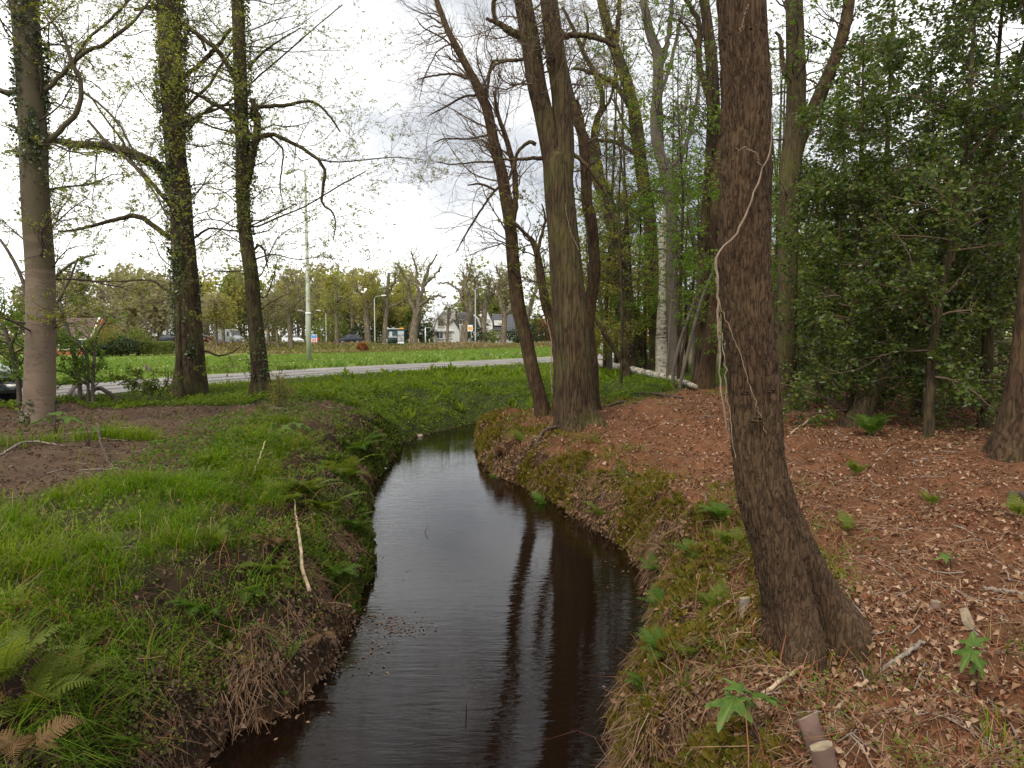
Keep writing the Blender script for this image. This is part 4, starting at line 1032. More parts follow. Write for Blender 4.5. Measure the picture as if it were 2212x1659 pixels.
# the row along the main road: [label, trunk px, Y, leaf material, leaves, limbs]
row = [
 ("bare brown oak on the verge left of the grey van", [(467, 748, 9), (466, 720, 8), (465, 690, 7), (466, 650, 6)], 101, FLb, 1300, []),
 ("thin verge oak directly right of the grey van's nose", [(483, 747, 8), (482, 715, 7), (480, 690, 6), (484, 655, 5)], 101, FLg, 1500, []),
 ("dark verge oak just right of the ivy-flecked trunk", [(580, 742, 8), (579, 715, 7), (578, 690, 6), (577, 640, 5)], 101, FLb, 1300, []),
 ("leaning thin verge oak left of the white car", [(600, 748, 7), (598, 720, 6), (594, 690, 5), (590, 650, 4)], 100, FLb, 800, []),
 ("straight verge oak standing in front of the white car", [(628, 744, 12), (626, 715, 10), (624, 680, 9), (622, 640, 8), (620, 600, 6)], 100, FLb, 1500, [[(624, 680, 6), (606, 655, 5), (590, 640, 3)], [(624, 670, 6), (645, 645, 4), (660, 625, 3)]]),
 ("slim upright oak between the pale lamp and the black car", [(727, 742, 9), (727, 710, 8), (727, 670, 7), (727, 630, 6), (728, 600, 4)], 101, FLo, 900, [[(727, 680, 4), (710, 670, 3), (700, 668, 2)], [(727, 655, 4), (745, 640, 3)]]),
 ("golden-green oak right of the black car", [(795, 735, 15), (793, 712, 13), (792, 685, 12), (790, 660, 11), (786, 640, 9)], 116, FLg, 3400, [[(791, 672, 8), (800, 655, 7), (808, 635, 5)], [(790, 655, 8), (776, 632, 7), (770, 610, 5)], [(790, 650, 7), (792, 620, 6), (795, 590, 4)]]),
 ("oak behind the first tall street lamp", [(831, 735, 14), (832, 710, 12), (834, 680, 11), (835, 650, 10), (838, 620, 8), (840, 590, 6)], 117, FLo, 1900, [[(833, 672, 7), (820, 660, 6), (810, 655, 4), (806, 640, 3)], [(835, 664, 6), (850, 660, 5), (870, 650, 4), (885, 645, 3)], [(836, 640, 6), (848, 610, 5), (852, 590, 3)]]),
 ("broad forked oak between the bus shelter and the white house", [(893, 736, 22), (894, 712, 18), (898, 690, 16), (902, 670, 15)], 115, FLo, 800, [[(900, 682, 11), (888, 655, 9), (880, 632, 8), (878, 610, 6), (868, 585, 5), (850, 565, 3)], [(902, 678, 12), (906, 650, 10), (912, 620, 9), (920, 590, 7), (935, 565, 4), (945, 550, 3)], [(903, 662, 8), (925, 650, 7), (945, 640, 5), (965, 642, 4)], [(905, 640, 8), (900, 600, 6), (898, 565, 4), (890, 545, 3)], [(910, 620, 7), (935, 600, 5), (955, 580, 4)]]),
 ("small spreading tree in front of the white house gable", [(966, 735, 7), (967, 710, 6), (968, 690, 5), (968, 665, 4)], 113.5, FLo, 120, [[(967, 705, 4), (950, 692, 3), (942, 688, 2)], [(968, 698, 3), (985, 690, 2), (992, 682, 2)]]),
 ("thick crooked oak leaning right before the white house", [(1003, 736, 19), (1004, 715, 16), (1008, 700, 15), (1016, 682, 15), (1018, 665, 14)], 114, FLb, 400, [[(1016, 675, 11), (1004, 655, 9), (998, 630, 8), (1003, 605, 6), (1000, 585, 4)], [(1018, 668, 11), (1012, 640, 10), (1006, 615, 8), (1015, 590, 6), (1008, 570, 4)], [(1017, 668, 9), (1030, 640, 7), (1025, 610, 5), (1036, 585, 3)], [(1000, 640, 6), (985, 620, 5), (965, 612, 4), (945, 610, 3)]]),
 ("grey upright oak right of the second tall street lamp", [(1044, 736, 15), (1045, 710, 13), (1046, 685, 12), (1050, 660, 10), (1055, 630, 8), (1058, 600, 5)], 115, FLo, 450, [[(1046, 680, 7), (1034, 650, 6), (1024, 640, 4)], [(1050, 660, 6), (1064, 640, 5), (1070, 615, 3)]]),
 ("bare wavy-limbed oak seen just left of the slender oak", [(1087, 735, 15), (1089, 710, 13), (1090, 690, 12), (1088, 675, 11)], 114, FLo, 350, [[(1089, 680, 9), (1078, 655, 8), (1074, 625, 7), (1080, 600, 5), (1070, 575, 4)], [(1090, 684, 9), (1104, 660, 8), (1108, 630, 6), (1100, 600, 5), (1110, 570, 3)], [(1074, 640, 5), (1058, 620, 4), (1045, 600, 3)]]),
 ("pair-stemmed oak between slender oak and forked oak", [(1136, 735, 14), (1138, 700, 12), (1144, 670, 11), (1152, 640, 10)], 113, FLo, 1200, [[(1140, 695, 7), (1150, 650, 7), (1165, 600, 6), (1162, 560, 4)], [(1150, 650, 7), (1160, 620, 6), (1158, 580, 4)]]),
 ("round golden oak left of the grey stem's far field", [(345, 745, 8), (345, 715, 7), (346, 690, 6)], 112, FLb, 1300, []),
 ("large bare spreading oak behind the brick house", [(258, 740, 18), (258, 700, 15), (258, 660, 12)], 118, FLb, 900, [[(258, 680, 9), (235, 640, 7), (210, 615, 5)], [(258, 670, 9), (280, 635, 7), (305, 610, 4)], [(258, 660, 8), (256, 620, 6), (250, 595, 4)]]),
 ("yellow-leafed oak behind the ivied oak's right flank", [(448, 742, 9), (448, 705, 8), (449, 675, 7), (450, 645, 5)], 118, FLg, 2600, []),
 ("hazy oak left of the pale lamp post", [(655, 738, 8), (655, 705, 7), (656, 670, 6), (655, 635, 4)], 122, FLb, 1500, []),
 ("olive oak rising over the black car's roof", [(762, 735, 11), (762, 700, 9), (760, 665, 8), (757, 630, 6)], 121, FLg, 3000, [[(760, 660, 6), (745, 630, 5), (735, 615, 3)]]),
]
for i, (lab, tr, Y, lm, n, lb) in enumerate(row):
    far_tree("oak_tree", lab, tr, Y, lm, n=int(n * (.8 if 950 < tr[0][0] < 1100 else 1.8)), limbs=lb, seed=200 + i, spread=(1.6, 4.2) if lb else (1.5, 3.4), lv=(60, 300) if 870 < tr[0][0] < 1100 else (44, 190), size=(.12, .25), t0=.48 if 950 < tr[0][0] < 1100 else .35, group="oaks along the main road")

# the wood behind them reads as one mass
def far_wood(name, spots, lm, seed, leaf_n, size, hr):
    g = np.random.default_rng(seed); VV, FF, n0 = [], [], 0; LV, LF, l0 = [], [], 0
    for (x, y) in spots:
        z0 = hgt(x, y); h = g.uniform(*hr)
        P = np.array([[x, y, z0 - .2], [x + g.normal(0, .2), y, z0 + h * .35], [x + g.normal(0, .5), y, z0 + h * .7], [x + g.normal(0, .7), y, z0 + h]])
        a, b = resample(P, np.array([.3, .22, .13, .04]) * h / 12, 10)
        l1 = branch(a, b, 20, (h * .2, h * .42), t=(.25, .95), ang=(30, 65), up=.08, wig=.25, ratio=.45, npts=6, rmin=.025, rs=g)
        l2 = branch(*l1, 64, (h * .06, h * .17), t=(.2, 1), ang=(25, 60), wig=.3, ratio=.6, npts=3, rmin=.016, rs=g)
        for q in ((a, b), l1, l2):
            V, Fq = tubes(*q, 3 if q is not l1 else 4); VV.append(V); FF.append(Fq + n0); n0 += len(V)
        V, Ft = leaves_on(*l2, int(leaf_n * .55), (size[0] * 1.28, size[1] * 1.28), t=(0, 1), cl=2, jit=h * .04, droop=0, aspect=.85, rs=g, flatn=.2); LV.append(V); LF.append(Ft + l0); l0 += len(V)
    V = np.concatenate(VV + LV); nv = n0
    Fq = np.concatenate(FF); Ft = np.concatenate(LF) + nv
    me = mesh_data(name, V, [Fq, Ft], M['bark_far']); me.materials.append(lm)
    me.polygons.foreach_set("material_index", np.concatenate([np.zeros(len(Fq), np.int32), np.ones(len(Ft), np.int32)]))
    return tag(link(name, me), kind='stuff')
g = np.random.default_rng(55)
def spots(n, x0, x1, y0, y1): return [(g.uniform(x0, x1), g.uniform(y0, y1)) for _ in range(n)]
far_wood("far_wood", spots(44, -130, 15, 131, 168), FLb, 61, 800, (.35, .8), (10.5, 15))
far_wood("far_wood", spots(40, -85, 75, 131, 172), FLo, 62, 900, (.35, .8), (10.5, 16))
far_wood("far_wood", spots(12, -60, -16, 122, 140), FLg, 63, 900, (.35, .7), (8, 12.5))
far_wood("far_wood", spots(44, -130, 85, 119, 145), FLn, 64, 700, (.3, .65), (4, 8.5))
far_wood("woodland_edge", spots(30, 14, 75, 58, 110), FLo, 65, 700, (.25, .5), (8, 14))
far_wood("woodland_edge", spots(26, 10, 60, 40, 100), FLn, 66, 700, (.2, .45), (5, 11))
far_wood("far_wood", spots(18, -80, -48, 96, 125), FLb, 67, 800, (.3, .6), (6, 11))
far_wood("far_wood", spots(14, -110, -62, 60, 90), FLn, 68, 480, (.2, .5), (4, 8))

# brushwood and garden greenery closing the view low down behind the road
def brush(name, x0, x1, y0, y1, h, n, mats, seed):
    g = np.random.default_rng(seed)
    for mt in mats:
        x = g.uniform(x0, x1, n); y = g.uniform(y0, y1, n); top = h * (.45 + .9 * fbm(x * .16, y * .3, 3, seed))
        P = np.stack([x, y, height(x, y) + g.uniform(0, 1, n) ** .8 * top], -1)
        V, Ft = leaf_faces(P, g.normal(size=(n, 3)), g.normal(size=(n, 3)) + [0, -.6, .5], g.uniform(.22, .5, n), .8); tag(link(name, mesh_data(name, V, [Ft], mt)), kind='stuff')
brush("brushwood", -75, 40, 129, 134, 5.0, 9000, [FLn, M['evergreen'], FLb], 71)
brush("brushwood", -130, -58, 97, 112, 4.0, 6000, [FLn, FLb], 72)
brush("brushwood", 16, 80, 66, 90, 4.0, 7000, [FLn, FLo], 73)

def blob_shrub(name, label, x, y, rx, ry, h, mat, n, size, seed, group=None, cat="shrub", z=None, shells=.55):
    """a shrub: stems fanning from the ground and leaves through the rounded volume"""
    g = np.random.default_rng(seed); z0 = hgt(x, y) if z is None else z
    root = thing(name, label, cat, (x, y, z0), group=group)
    st = MB()
    for k in range(7):
        a = g.uniform(0, 6.28); e = np.array([math.cos(a) * rx * .6, math.sin(a) * ry * .6, h * g.uniform(.6, .95)])
        st.tube([(0, 0, -.05), e * [.25, .25, .5], e], [.03 * h ** .5, .02 * h ** .5, .006], 5, False)
    st.build("stem", M['twig_brown'], root, True)
    d = g.normal(size=(n, 3)); d /= np.linalg.norm(d, axis=1, keepdims=True)
    lump = .78 + .35 * (fbm(d[:, 0] * 2.2 + seed, d[:, 1] * 2.2 + d[:, 2] * 2, 2, seed))
    C = d * (g.uniform(shells, 1, n) * lump)[:, None] * np.array([rx, ry, h * .55]) + np.array([0, 0, h * .5])
    C[:, 2] = np.maximum(C[:, 2], .02)
    V, Ft = leaf_faces(C, g.normal(size=(n, 3)), d + g.normal(size=(n, 3)) * .6, g.uniform(*size, n), .8, .2)
    link("leaves", mesh_data("leaves", V, [Ft], mat), root)
    return root
for lab, u, Y, rx, h, mt, n, nm in [
    ("dark evergreen shrub behind the stop sign before the white house", 1030, 115.5, 2.6, 3.0, M['evergreen'], 1300, "evergreen_shrub"),
    ("low round shrub at the foot of the second white house", 1066, 115, 2.2, 2.2, FLn, 900, "garden_shrub"),
    ("dark clipped shrub right of the bare wavy-limbed oak", 1121, 114, 2.4, 2.4, M['evergreen'], 1100, "evergreen_shrub"),
    ("dark rhododendron left of the orange bush", 1162, 113.5, 3.0, 3.4, M['evergreen'], 1500, "evergreen_shrub"),
    ("large copper-orange bush beyond the road behind the creeper stem", 1193, 114, 3.2, 4.8, M['autumn'], 2000, "copper_shrub"),
    ("copper-orange bush seen between crooked tree and leaning oak", 1308, 82, 3.0, 4.4, M['autumn'], 1800, "copper_shrub"),
    ("small copper bush right of the leaning oak's foot", 1392, 78, 1.8, 3.0, M['autumn'], 1000, "copper_shrub"),
    ("black-green conifer hedge between bus shelter and white house", 905, 119, 3.6, 3.4, M['evergreen'], 1800, "hedge"),
    ("black-green clump behind the black car", 775, 117.5, 3.0, 3.0, M['evergreen'], 1500, "hedge"),
    ("green bush to the left of the black car", 715, 115, 3.4, 4.4, FLn, 1800, "garden_shrub"),
    ("rusty round bush on the bank below the first tall lamp", 783, 97.0, .8, 1.3, M['autumn'], 1300, "copper_shrub"),
    ("dark laurel bush right of the brick house", 260, 84, 2.4, 2.4, M['evergreen'], 1500, "evergreen_shrub"),
    ("low dark shrub at the foot of the brick house wall", 212, 81.5, 1.6, 1.5, M['evergreen'], 900, "evergreen_shrub"),
    ("copper-tinted garden tree beside the brick house", 232, 88, 2.0, 4.6, M['autumn'], 500, "copper_shrub"),
    ("bushy green garden tree over the brick house's right corner", 228, 83.5, 2.2, 3.9, FLn, 1100, "garden_shrub"),
    ("dark small-leaved shrub left of the brick house's hedge", 298, 86, 1.8, 3.6, FLn, 900, "garden_shrub")]:
    blob_shrub(nm, lab, X_at(u, Y), Y, rx, rx * .7, h, mt, n, (.16, .34), int(u + Y), cat="shrub" if "hedge" not in nm else "hedge")
# clipped hedge right of the brick house
hx0, hx1 = X_at(285, 86), X_at(385, 86)
hr = thing("clipped_hedge", "long clipped green hedge at the far edge of the field, left of the ivied oak", "hedge", ((hx0 + hx1) / 2, 86.8, hgt((hx0 + hx1) / 2, 86.8)))
g = np.random.default_rng(9); n = 5200
C = np.stack([g.uniform(hx0, hx1, n) - (hx0 + hx1) / 2, g.uniform(-.6, .6, n), g.uniform(0, 1, n) ** .6 * 1.75], -1)
V, Ft = leaf_faces(C, g.normal(size=(n, 3)), g.normal(size=(n, 3)) + [0, -1, .6], g.uniform(.12, .22, n), .8)
link("leaves", mesh_data("leaves", V, [Ft], FLn), hr)

# ------------------------------------------------------------------ houses
M['white_wall'] = mat_plain("white_render", (0.84, 0.83, 0.8), .8, var=.03, scale=1.5)
M['white_trim'] = mat_plain("white_trim", (0.8, 0.8, 0.78), .5, var=.03)
M['slate'] = mat_plain("dark_roof_tile", (0.075, 0.078, 0.088), .6, var=.25, scale=3)
M['tile_red'] = mat_plain("purple_brown_roof_tile", (0.13, 0.075, 0.07), .7, var=.2, scale=3)
M['brick'] = mat_plain("red_brick", (0.33, 0.1, 0.05), .85, var=.25, scale=8)
M['win_dark'] = mat_plain("window_glass_dark", (0.03, 0.035, 0.04), .12, var=.1, spec=.8)
M['win_frame'] = mat_plain("window_frame_cream", (0.62, 0.56, 0.42), .6, var=.05)
M['brown_wall'] = mat_plain("brown_wall", (0.2, 0.16, 0.125), .8, var=.15)

def window(parent, x, z, w, h, y, frame='white_trim', bars=1):
    m = MB(); t = .09
    m.box((x, y - .03, z - h / 2 + t / 2), (w, .08, t)).box((x, y - .03, z + h / 2 - t / 2), (w, .08, t))
    m.box((x - w / 2 + t / 2, y - .03, z), (t, .08, h - 2 * t)).box((x + w / 2 - t / 2, y - .03, z), (t, .08, h - 2 * t))
    for b in range(bars): m.box((x - w / 2 + (b + 1) * w / (bars + 1), y - .03, z), (t * .8, .07, h - 2 * t))
    f = m.build("window", M[frame], parent)
    p = MB(); p.box((x, y + .0, z), (w - t, .03, h - t)); p.build("pane", M['win_dark'], f)
    s = MB(); s.box((x, y - .1, z - h / 2 - .05), (w + .16, .16, .07)); s.build("sill", M['white_trim'], f)
    return f

def tile_rows(parent, a, b, drop, rows, mat, depth=.06, name="roof"):
    """roof slope as overlapping courses from ridge a-b down by vector drop"""
    a, b, d = map(lambda q: np.array(q, float), (a, b, drop)); m = MB()
    nrm = np.cross(b - a, d); nrm /= np.linalg.norm(nrm); nrm *= np.sign(nrm[2])
    for i in range(rows):
        t0, t1 = i / rows, (i + 1) / rows + .012
        V = [a + d * t0, b + d * t0, b + d * t1, a + d * t1]
        up = [v + nrm * (.02 if j < 2 else depth) for j, v in enumerate(V)]
        dn = [v - nrm * .05 for v in V]
        m.add(up + dn, [[0, 1, 2, 3], [7, 6, 5, 4], [0, 4, 5, 1], [1, 5, 6, 2], [2, 6, 7, 3], [3, 7, 4, 0]])
    return m.build(name, mat, parent)

# white gambrel house
YH = 121.0; s = (YH * CP) / F
hc = X_at(985, YH); z0 = 0.0
H1 = thing("white_house", "white house with steep mansard gables, dark tiled roof and tall white chimney across the field", "house", (hc, YH, z0))
px = lambda u: X_at(u, YH) - hc
pz = lambda v: CAM_Z + (722 - v) * s - z0
gl, gr, gm = px(936), px(985), px(960.5)
w = MB()
w.prism([(gl + .15, -.1), (gr + .6, -.1), (gr + .6, pz(713)), (px(979), pz(690)), (gm, pz(672.5)), (px(942), pz(690)), (gl + .15, pz(713))], 'y', 0, 6.5)
w.box(((gr + .6 + px(1008)) / 2, 3.45, pz(691) / 2 - .05), (px(1008) - gr - .6, 6.0, pz(691) + .1))
w.build("wall", M['white_wall'], H1)
# mansard slopes of the gable wing
for (a, b) in (((px(942), pz(690)), (gl - .1, pz(714))), ((gm, pz(671)), (px(942), pz(690))), ((gm, pz(671)), (px(979), pz(690))), ((px(979), pz(690)), (gr + .7, pz(713)))):
    tile_rows(H1, (a[0], -.12, a[1]), (a[0], 6.6, a[1]), (b[0] - a[0], 0, b[1] - a[1]), 6, M['slate'])
tr = MB()
for (a, b) in (((px(942), pz(690)), (gl - .15, pz(714))), ((gm, pz(671)), (px(942), pz(690))), ((gm, pz(671)), (px(979), pz(690)))):
    tr.tube([(a[0], -.17, a[1] + .05), (b[0], -.17, b[1] + .05)], .13, 4)
tr.build("verge_board", M['white_trim'], H1)
tile_rows(H1, (gr + .2, 3.6, pz(673)), (px(1013), 3.6, pz(673)), (0, -3.5, pz(690) - pz(673)), 8, M['slate'])
c = MB(); c.box(((px(974) + px(983)) / 2, 1.0, (pz(671) + pz(692)) / 2), (px(983) - px(974), .9, pz(671) - pz(692))); c.box(((px(974) + px(983)) / 2, 1.0, pz(670.6)), (px(984) - px(973), 1.05, .15))
c.build("chimney", M['white_wall'], H1)
# the dark-clad right-hand gable
g2 = MB(); g2.prism([(px(1008), -.1), (px(1038), -.1), (px(1038), pz(708)), (px(1033), pz(690)), (px(1019), pz(677)), (px(1008), pz(690))], 'y', -1.0, 5.5)
g2.build("wall", M['white_wall'], H1)
for k in range(9):
    z = pz(708) + .04 + k * (pz(690) - pz(708)) / 9; hw = 1 - k * .013
    cl = MB(); cl.prism([(px(1008.2), z), (px(1037.5 - k * .5), z), (px(1037.2 - k * .5), z + .15), (px(1008.2), z + .15)], 'y', -1.09, -1.01); cl.build("cladding_board", M['slate'], H1)
cl = MB(); cl.prism([(px(1008.5), pz(690) + .05), (px(1032.5), pz(690) + .05), (px(1019), pz(678.3))], 'y', -1.09, -1.01); cl.build("cladding_board", M['slate'], H1)
tr = MB(); tr.tube([(px(1019), -1.2, pz(676)), (px(1033.5), -1.2, pz(689.5)), (px(1039), -1.2, pz(709))], .17, 4); tr.box(((px(1008) + px(1039)) / 2, -1.12, pz(709.3)), (px(1039) - px(1008), .2, .25)); tr.build("verge_board", M['white_trim'], H1)
tile_rows(H1, (px(1019), -1.1, pz(676.5)), (px(1019), 5.5, pz(676.5)), (px(1034) - px(1019), 0, pz(690) - pz(676.5)), 5, M['slate'])
tile_rows(H1, (px(1034), -1.1, pz(690)), (px(1034), 5.5, pz(690)), (px(1039) - px(1034), 0, pz(709) - pz(690)), 5, M['slate'])
for (u, v, w_, h_, fr) in ((953, 697, 1.1, 1.25, 'win_frame'), (999, 695, 1.0, .9, 'win_frame'), (1006, 695, .5, .9, 'win_frame'), (950, 722, 1.3, 1.5, 'white_trim'), (966, 722, .9, 1.3, 'white_trim'), (973, 721, .5, 1.3, 'white_trim')):
    window(H1, px(u), pz(v), w_, h_, -.06, fr)
bay = MB(); bay.box((px(951), -.22, pz(714.5)), (2.0, .5, .18)).box((px(968), -.2, pz(714.2)), (1.9, .45, .16)); bay.build("canopy_ledge", M['white_trim'], H1)

H2 = thing("gabled_house", "second white house with a sharp pointed gable, right of the mansard house", "house", (X_at(1070, 124), 124.0, 0))
hc2 = X_at(1070, 124); s2 = 124 * CP / F
qx = lambda u: X_at(u, 124) - hc2
qz = lambda v: CAM_Z + (722 - v) * s2
w = MB(); w.prism([(qx(1046), -.1), (qx(1064), -.1), (qx(1064), qz(697)), (qx(1050.5), qz(667)), (qx(1046), qz(676))], 'y', 0, 6); w.box((qx(1087), 3.1, qz(715) / 2), (qx(1108) - qx(1066), 5.5, qz(715))); w.build("wall", M['white_wall'], H2)
tile_rows(H2, (qx(1050.5), -.15, qz(666)), (qx(1050.5), 6, qz(666)), (qx(1065) - qx(1050.5), 0, qz(698) - qz(666)), 7, M['slate'])
tile_rows(H2, (qx(1062), 3.5, qz(676)), (qx(1112), 3.5, qz(679)), (0, -3.6, qz(713) - qz(677)), 9, M['slate'])
dm = MB(); dm.box((qx(1077), .9, qz(697)), (1.6, 1.2, .9)); dm.build("dormer", M['white_trim'], H2)
for (u, v, w_, h_) in ((1051, 694, .6, .9), (1055, 694, .6, .9), (1096, 722, .9, 1.3), (1104, 722, .9, 1.3)): window(H2, qx(u), qz(v), w_, h_, -.06 if u < 1064 else .32)

# brick house at the left, beyond the field
YB2 = 88.0; zb = hgt(X_at(160, YB2), YB2)
H3 = thing("brick_house", "brick cottage with purple-brown roof and white verge, half hidden behind left shrubs", "house", (X_at(160, YB2), YB2, zb))
s3 = YB2 * CP / F; rx = lambda u: X_at(u, YB2) - X_at(160, YB2); rz_ = lambda v: CAM_Z + (722 - v) * s3 - zb
w = MB(); w.box(((rx(90) + rx(195)) / 2, 3.0, rz_(732) / 2 - .05), (rx(195) - rx(90), 5.6, rz_(732) + .1)); w.prism([(3.0 - 2.8, rz_(732)), (3.0 + 2.8, rz_(732)), (3.0, rz_(688))], 'x', rx(193), rx(195)); w.build("wall", M['brick'], H3)
tile_rows(H3, (rx(88), 3.0, rz_(686)), (rx(187), 3.0, rz_(686)), (rx(198) - rx(187), -3.2, rz_(731) - rz_(686)), 16, M['tile_red'])
tile_rows(H3, (rx(88), 3.0, rz_(686)), (rx(187), 3.0, rz_(686)), (rx(198) - rx(187), 3.2, rz_(731) - rz_(686)), 10, M['tile_red'])
tr = MB(); tr.tube([(rx(187.5), 2.95, rz_(685)), (rx(199), -.25, rz_(730.5))], .13, 4); tr.box(((rx(90) + rx(199)) / 2, -.22, rz_(732)), (rx(199) - rx(90), .14, .16)); tr.build("verge_board", M['white_trim'], H3)
window(H3, rx(181), rz_(743), 1.7, 1.2, .17, bars=2); window(H3, rx(137), rz_(744), 1.4, 1.2, .17)

# grey-roofed house glimpsed through the wood on the right
YG = 62.0; hx = X_at(1512, YG); zg = hgt(hx, YG); s4 = YG * CP / F
H4 = thing("brown_house", "brown house with dark roof and white fascia glimpsed through trees right of the birch", "house", (hx, YG, zg))
w = MB(); w.box((0, 2, (CAM_Z + (722 - 662) * s4 - zg) / 2), (4.4, 4, CAM_Z + (722 - 662) * s4 - zg)); w.build("wall", M['brown_wall'], H4)
zt = CAM_Z + (722 - 660) * s4 - zg
r = MB(); r.prism([(-2.6, zt + .1), (2.8, zt + .1), (1.6, zt + 1.1), (-1.0, zt + 1.1)], 'y', -.4, 4.4); r.build("roof", M['slate'], H4)
tr = MB(); tr.box((0, -.42, zt), (5.2, .12, .22)); tr.box((-2.0, -.08, zt - 1.1), (.18, .1, 1.8)).box((-1.2, -.08, zt - 1.4), (.14, .1, 1.6)); tr.build("fascia", M['white_trim'], H4)
window(H4, -1.6, zt - 1.4, .7, 1.6, -.07); window(H4, .6, zt - 1.4, 1.0, 1.3, -.07)

# ------------------------------------------------------------------ street furniture
M['lamp_grey'] = mat_plain("galvanised_pole", (0.36, 0.38, 0.33), .55, var=.1)
M['lamp_white'] = mat_plain("lamp_head_white", (0.75, 0.76, 0.77), .4, var=.03)
def lamp(label, u, Y, v_top, arm_u, z=0.0, r=.085, name="street_lamp"):
    x = X_at(u, Y); ht = CAM_Z + (722 - v_top) * Y * CP / F - z
    t = thing(name, label, "street lamp", (x, Y, z), group="lamps along the main road")
    p = MB(); p.tube([(0, 0, -.1), (0, 0, .9), (0, 0, .95), (0, 0, ht - .35)], [r * 1.25, r * 1.25, r, r * .7], 10); p.build("pole", M['lamp_grey'], t, True)
    dx = X_at(arm_u, Y) - x; sg = math.copysign(1, dx)
    a = MB(); a.tube([(0, 0, ht - .4), (sg * .12, 0, ht - .15), (sg * .4, 0, ht - .02), (dx - sg * .6, 0, ht + .1)], .045, 7); a.build("arm", M['lamp_grey'], t, True)
    h = MB(); h.prism([(dx - sg * .75, ht + .03), (dx, ht + .1), (dx, ht + .17), (dx - sg * .3, ht + .24), (dx - sg * .75, ht + .19)], 'y', -.14, .14); h.build("lamp_head", M['lamp_white'], t)
    return t
lamp("tall lamp left of the bus shelter, head reaching right", 810, 103.3, 640, 836)
lamp("tall lamp in front of the white house, head reaching right", 1027, 103.3, 622, 1051)
lamp("lamp right of the blue and red price sign, head reaching left", 705, 113.2, 672, 685)
lamp("distant lamp behind the white car, mostly hidden by the pale post", 662, 116, 672, 644)
# near lamp post, tall and pale, standing in the field by the small road
Yl = ground_hit(668, 782)[1]; xl = X_at(668, Yl); zl = hgt(xl, Yl)
t = thing("lamp_post", "tall pale green lamp post in the grass beyond the small road", "lamp post", (xl, Yl, zl))
hl = CAM_Z + (722 - 385) * Yl * CP / F - zl
p = MB(); p.tube([(0, 0, -.1), (0, 0, 2.6), (0, 0, 2.65), (0, 0, hl)], [.145, .13, .115, .055], 14); p.build("pole", mat_plain("pale_green_pole", (0.36, 0.39, 0.3), .5, var=.12, scale=2), t, True)
p = MB(); p.tube([(0, 0, 2.62), (0, 0, 2.74)], .15, 14); p.build("collar", M['lamp_white'], t, True)
p = MB(); p.tube([(0, 0, hl), (-.1, .1, hl + .25), (-.5, .5, hl + .45), (-1.1, 1.1, hl + .5)], .05, 8); p.build("arm", M['lamp_grey'], t, True)
p = MB(); p.box((-1.35, 1.35, hl + .5), (.75, .28, .16), math.radians(-45)); p.build("lamp_head", M['lamp_white'], t)

# bus shelter
M['dark_green'] = mat_plain("shelter_dark_green", (0.03, 0.06, 0.065), .4, var=.1)
M['glass'] = mat_glass("shelter_glass", (0.42, 0.55, 0.55))
M['poster'] = None
def mat_poster():
    m, nt = new_mat("poster_print")
    tc = nd(nt, "TexCoord")
    sx = nd(nt, "SeparateXYZ", {"Vector": tc.outputs["Object"]})
    n = nd(nt, "TexNoise", {"Vector": tc.outputs["Object"], "Scale": 2.6, "Detail": 6.0})
    c1 = ramp(nt, n.outputs[0], [(0.35, (0.12, 0.14, 0.15)), (0.5, (0.3, 0.31, 0.3)), (0.65, (0.5, 0.5, 0.48))])
    sky = ramp(nt, sx.outputs[2], [(0.0, (0, 0, 0)), (0.62, (0, 0, 0)), (0.8, (1, 1, 1))])
    mp = nd(nt, "MapRange", {"Value": sx.outputs[2], "From Min": 0.5, "From Max": 2.0})
    nt.links.new(mp.outputs[0], sky.node.inputs[0])
    mx = nd(nt, "MixRGB", {0: sky, 1: c1, 2: (0.42, 0.47, 0.52)})
    p = nd(nt, "BsdfPrincipled", {"Base Color": mx.outputs[0], "Roughness": 0.3}); out(nt, p.outputs[0]); return m
YS = 103.0; xs = X_at(857, YS)
BS = thing("bus_shelter", "dark green glass bus shelter with a grey landscape poster and orange sign on the roof", "bus shelter", (xs, YS, 0))
hw = (X_at(876, YS) - X_at(840, YS)) / 2; hs = CAM_Z + (722 - 712) * YS * CP / F
f = MB()
for (x, y) in ((-hw + .05, -.7), (hw - .05, -.7), (-hw + .05, .7), (hw - .05, .7), (.22, -.7)): f.box((x, y, hs / 2), (.09, .09, hs))
f.box((0, -.7, hs * .02), (2 * hw, .06, .08)).box((0, .7, .1), (2 * hw, .06, .08)); f.build("frame", M['dark_green'], BS)
r = MB(); r.box((0, 0, hs + .05), (2 * hw + .1, 1.6, .12)); r.build("roof", M['dark_green'], BS)
r = MB(); r.box((-.25, -.3, hs + .17), (1.5, .9, .1)); r.build("roof_light", mat_plain("roof_pale_blue", (0.5, 0.58, 0.68), .5), BS)
r = MB(); r.prism([(.3, hs + .12), (.62, hs + .3), (hw - .1, hs + .3), (hw + .02, hs + .12)], 'y', -.86, -.76); r.build("orange_sign", mat_plain("sign_orange", (0.8, 0.36, 0.04), .5, var=.04), BS)
r = MB(); r.prism([(-hw, hs + .12), (-hw + .35, hs + .12), (-hw + .12, hs + .38), (-hw, hs + .38)], 'y', -.84, -.78); r.build("stop_emblem", mat_plain("sign_white_orange", (0.75, 0.6, 0.5), .5), BS)
for (a, b) in ((-hw + .1, -.35), (-.35, .18)):
    gp = MB(); gp.box(((a + b) / 2, -.7, hs * .52), (b - a - .03, .02, hs * .85)); gp.build("glass_panel", M['glass'], BS)
gp = MB(); gp.box((0, .7, hs * .52), (2 * hw - .2, .02, hs * .85)); gp.build("glass_panel", M['glass'], BS)
st = MB()
for k in range(2): st.box((-.42, -.725, hs * (.5 + .07 * k)), (2 * hw * .58, .012, .05))
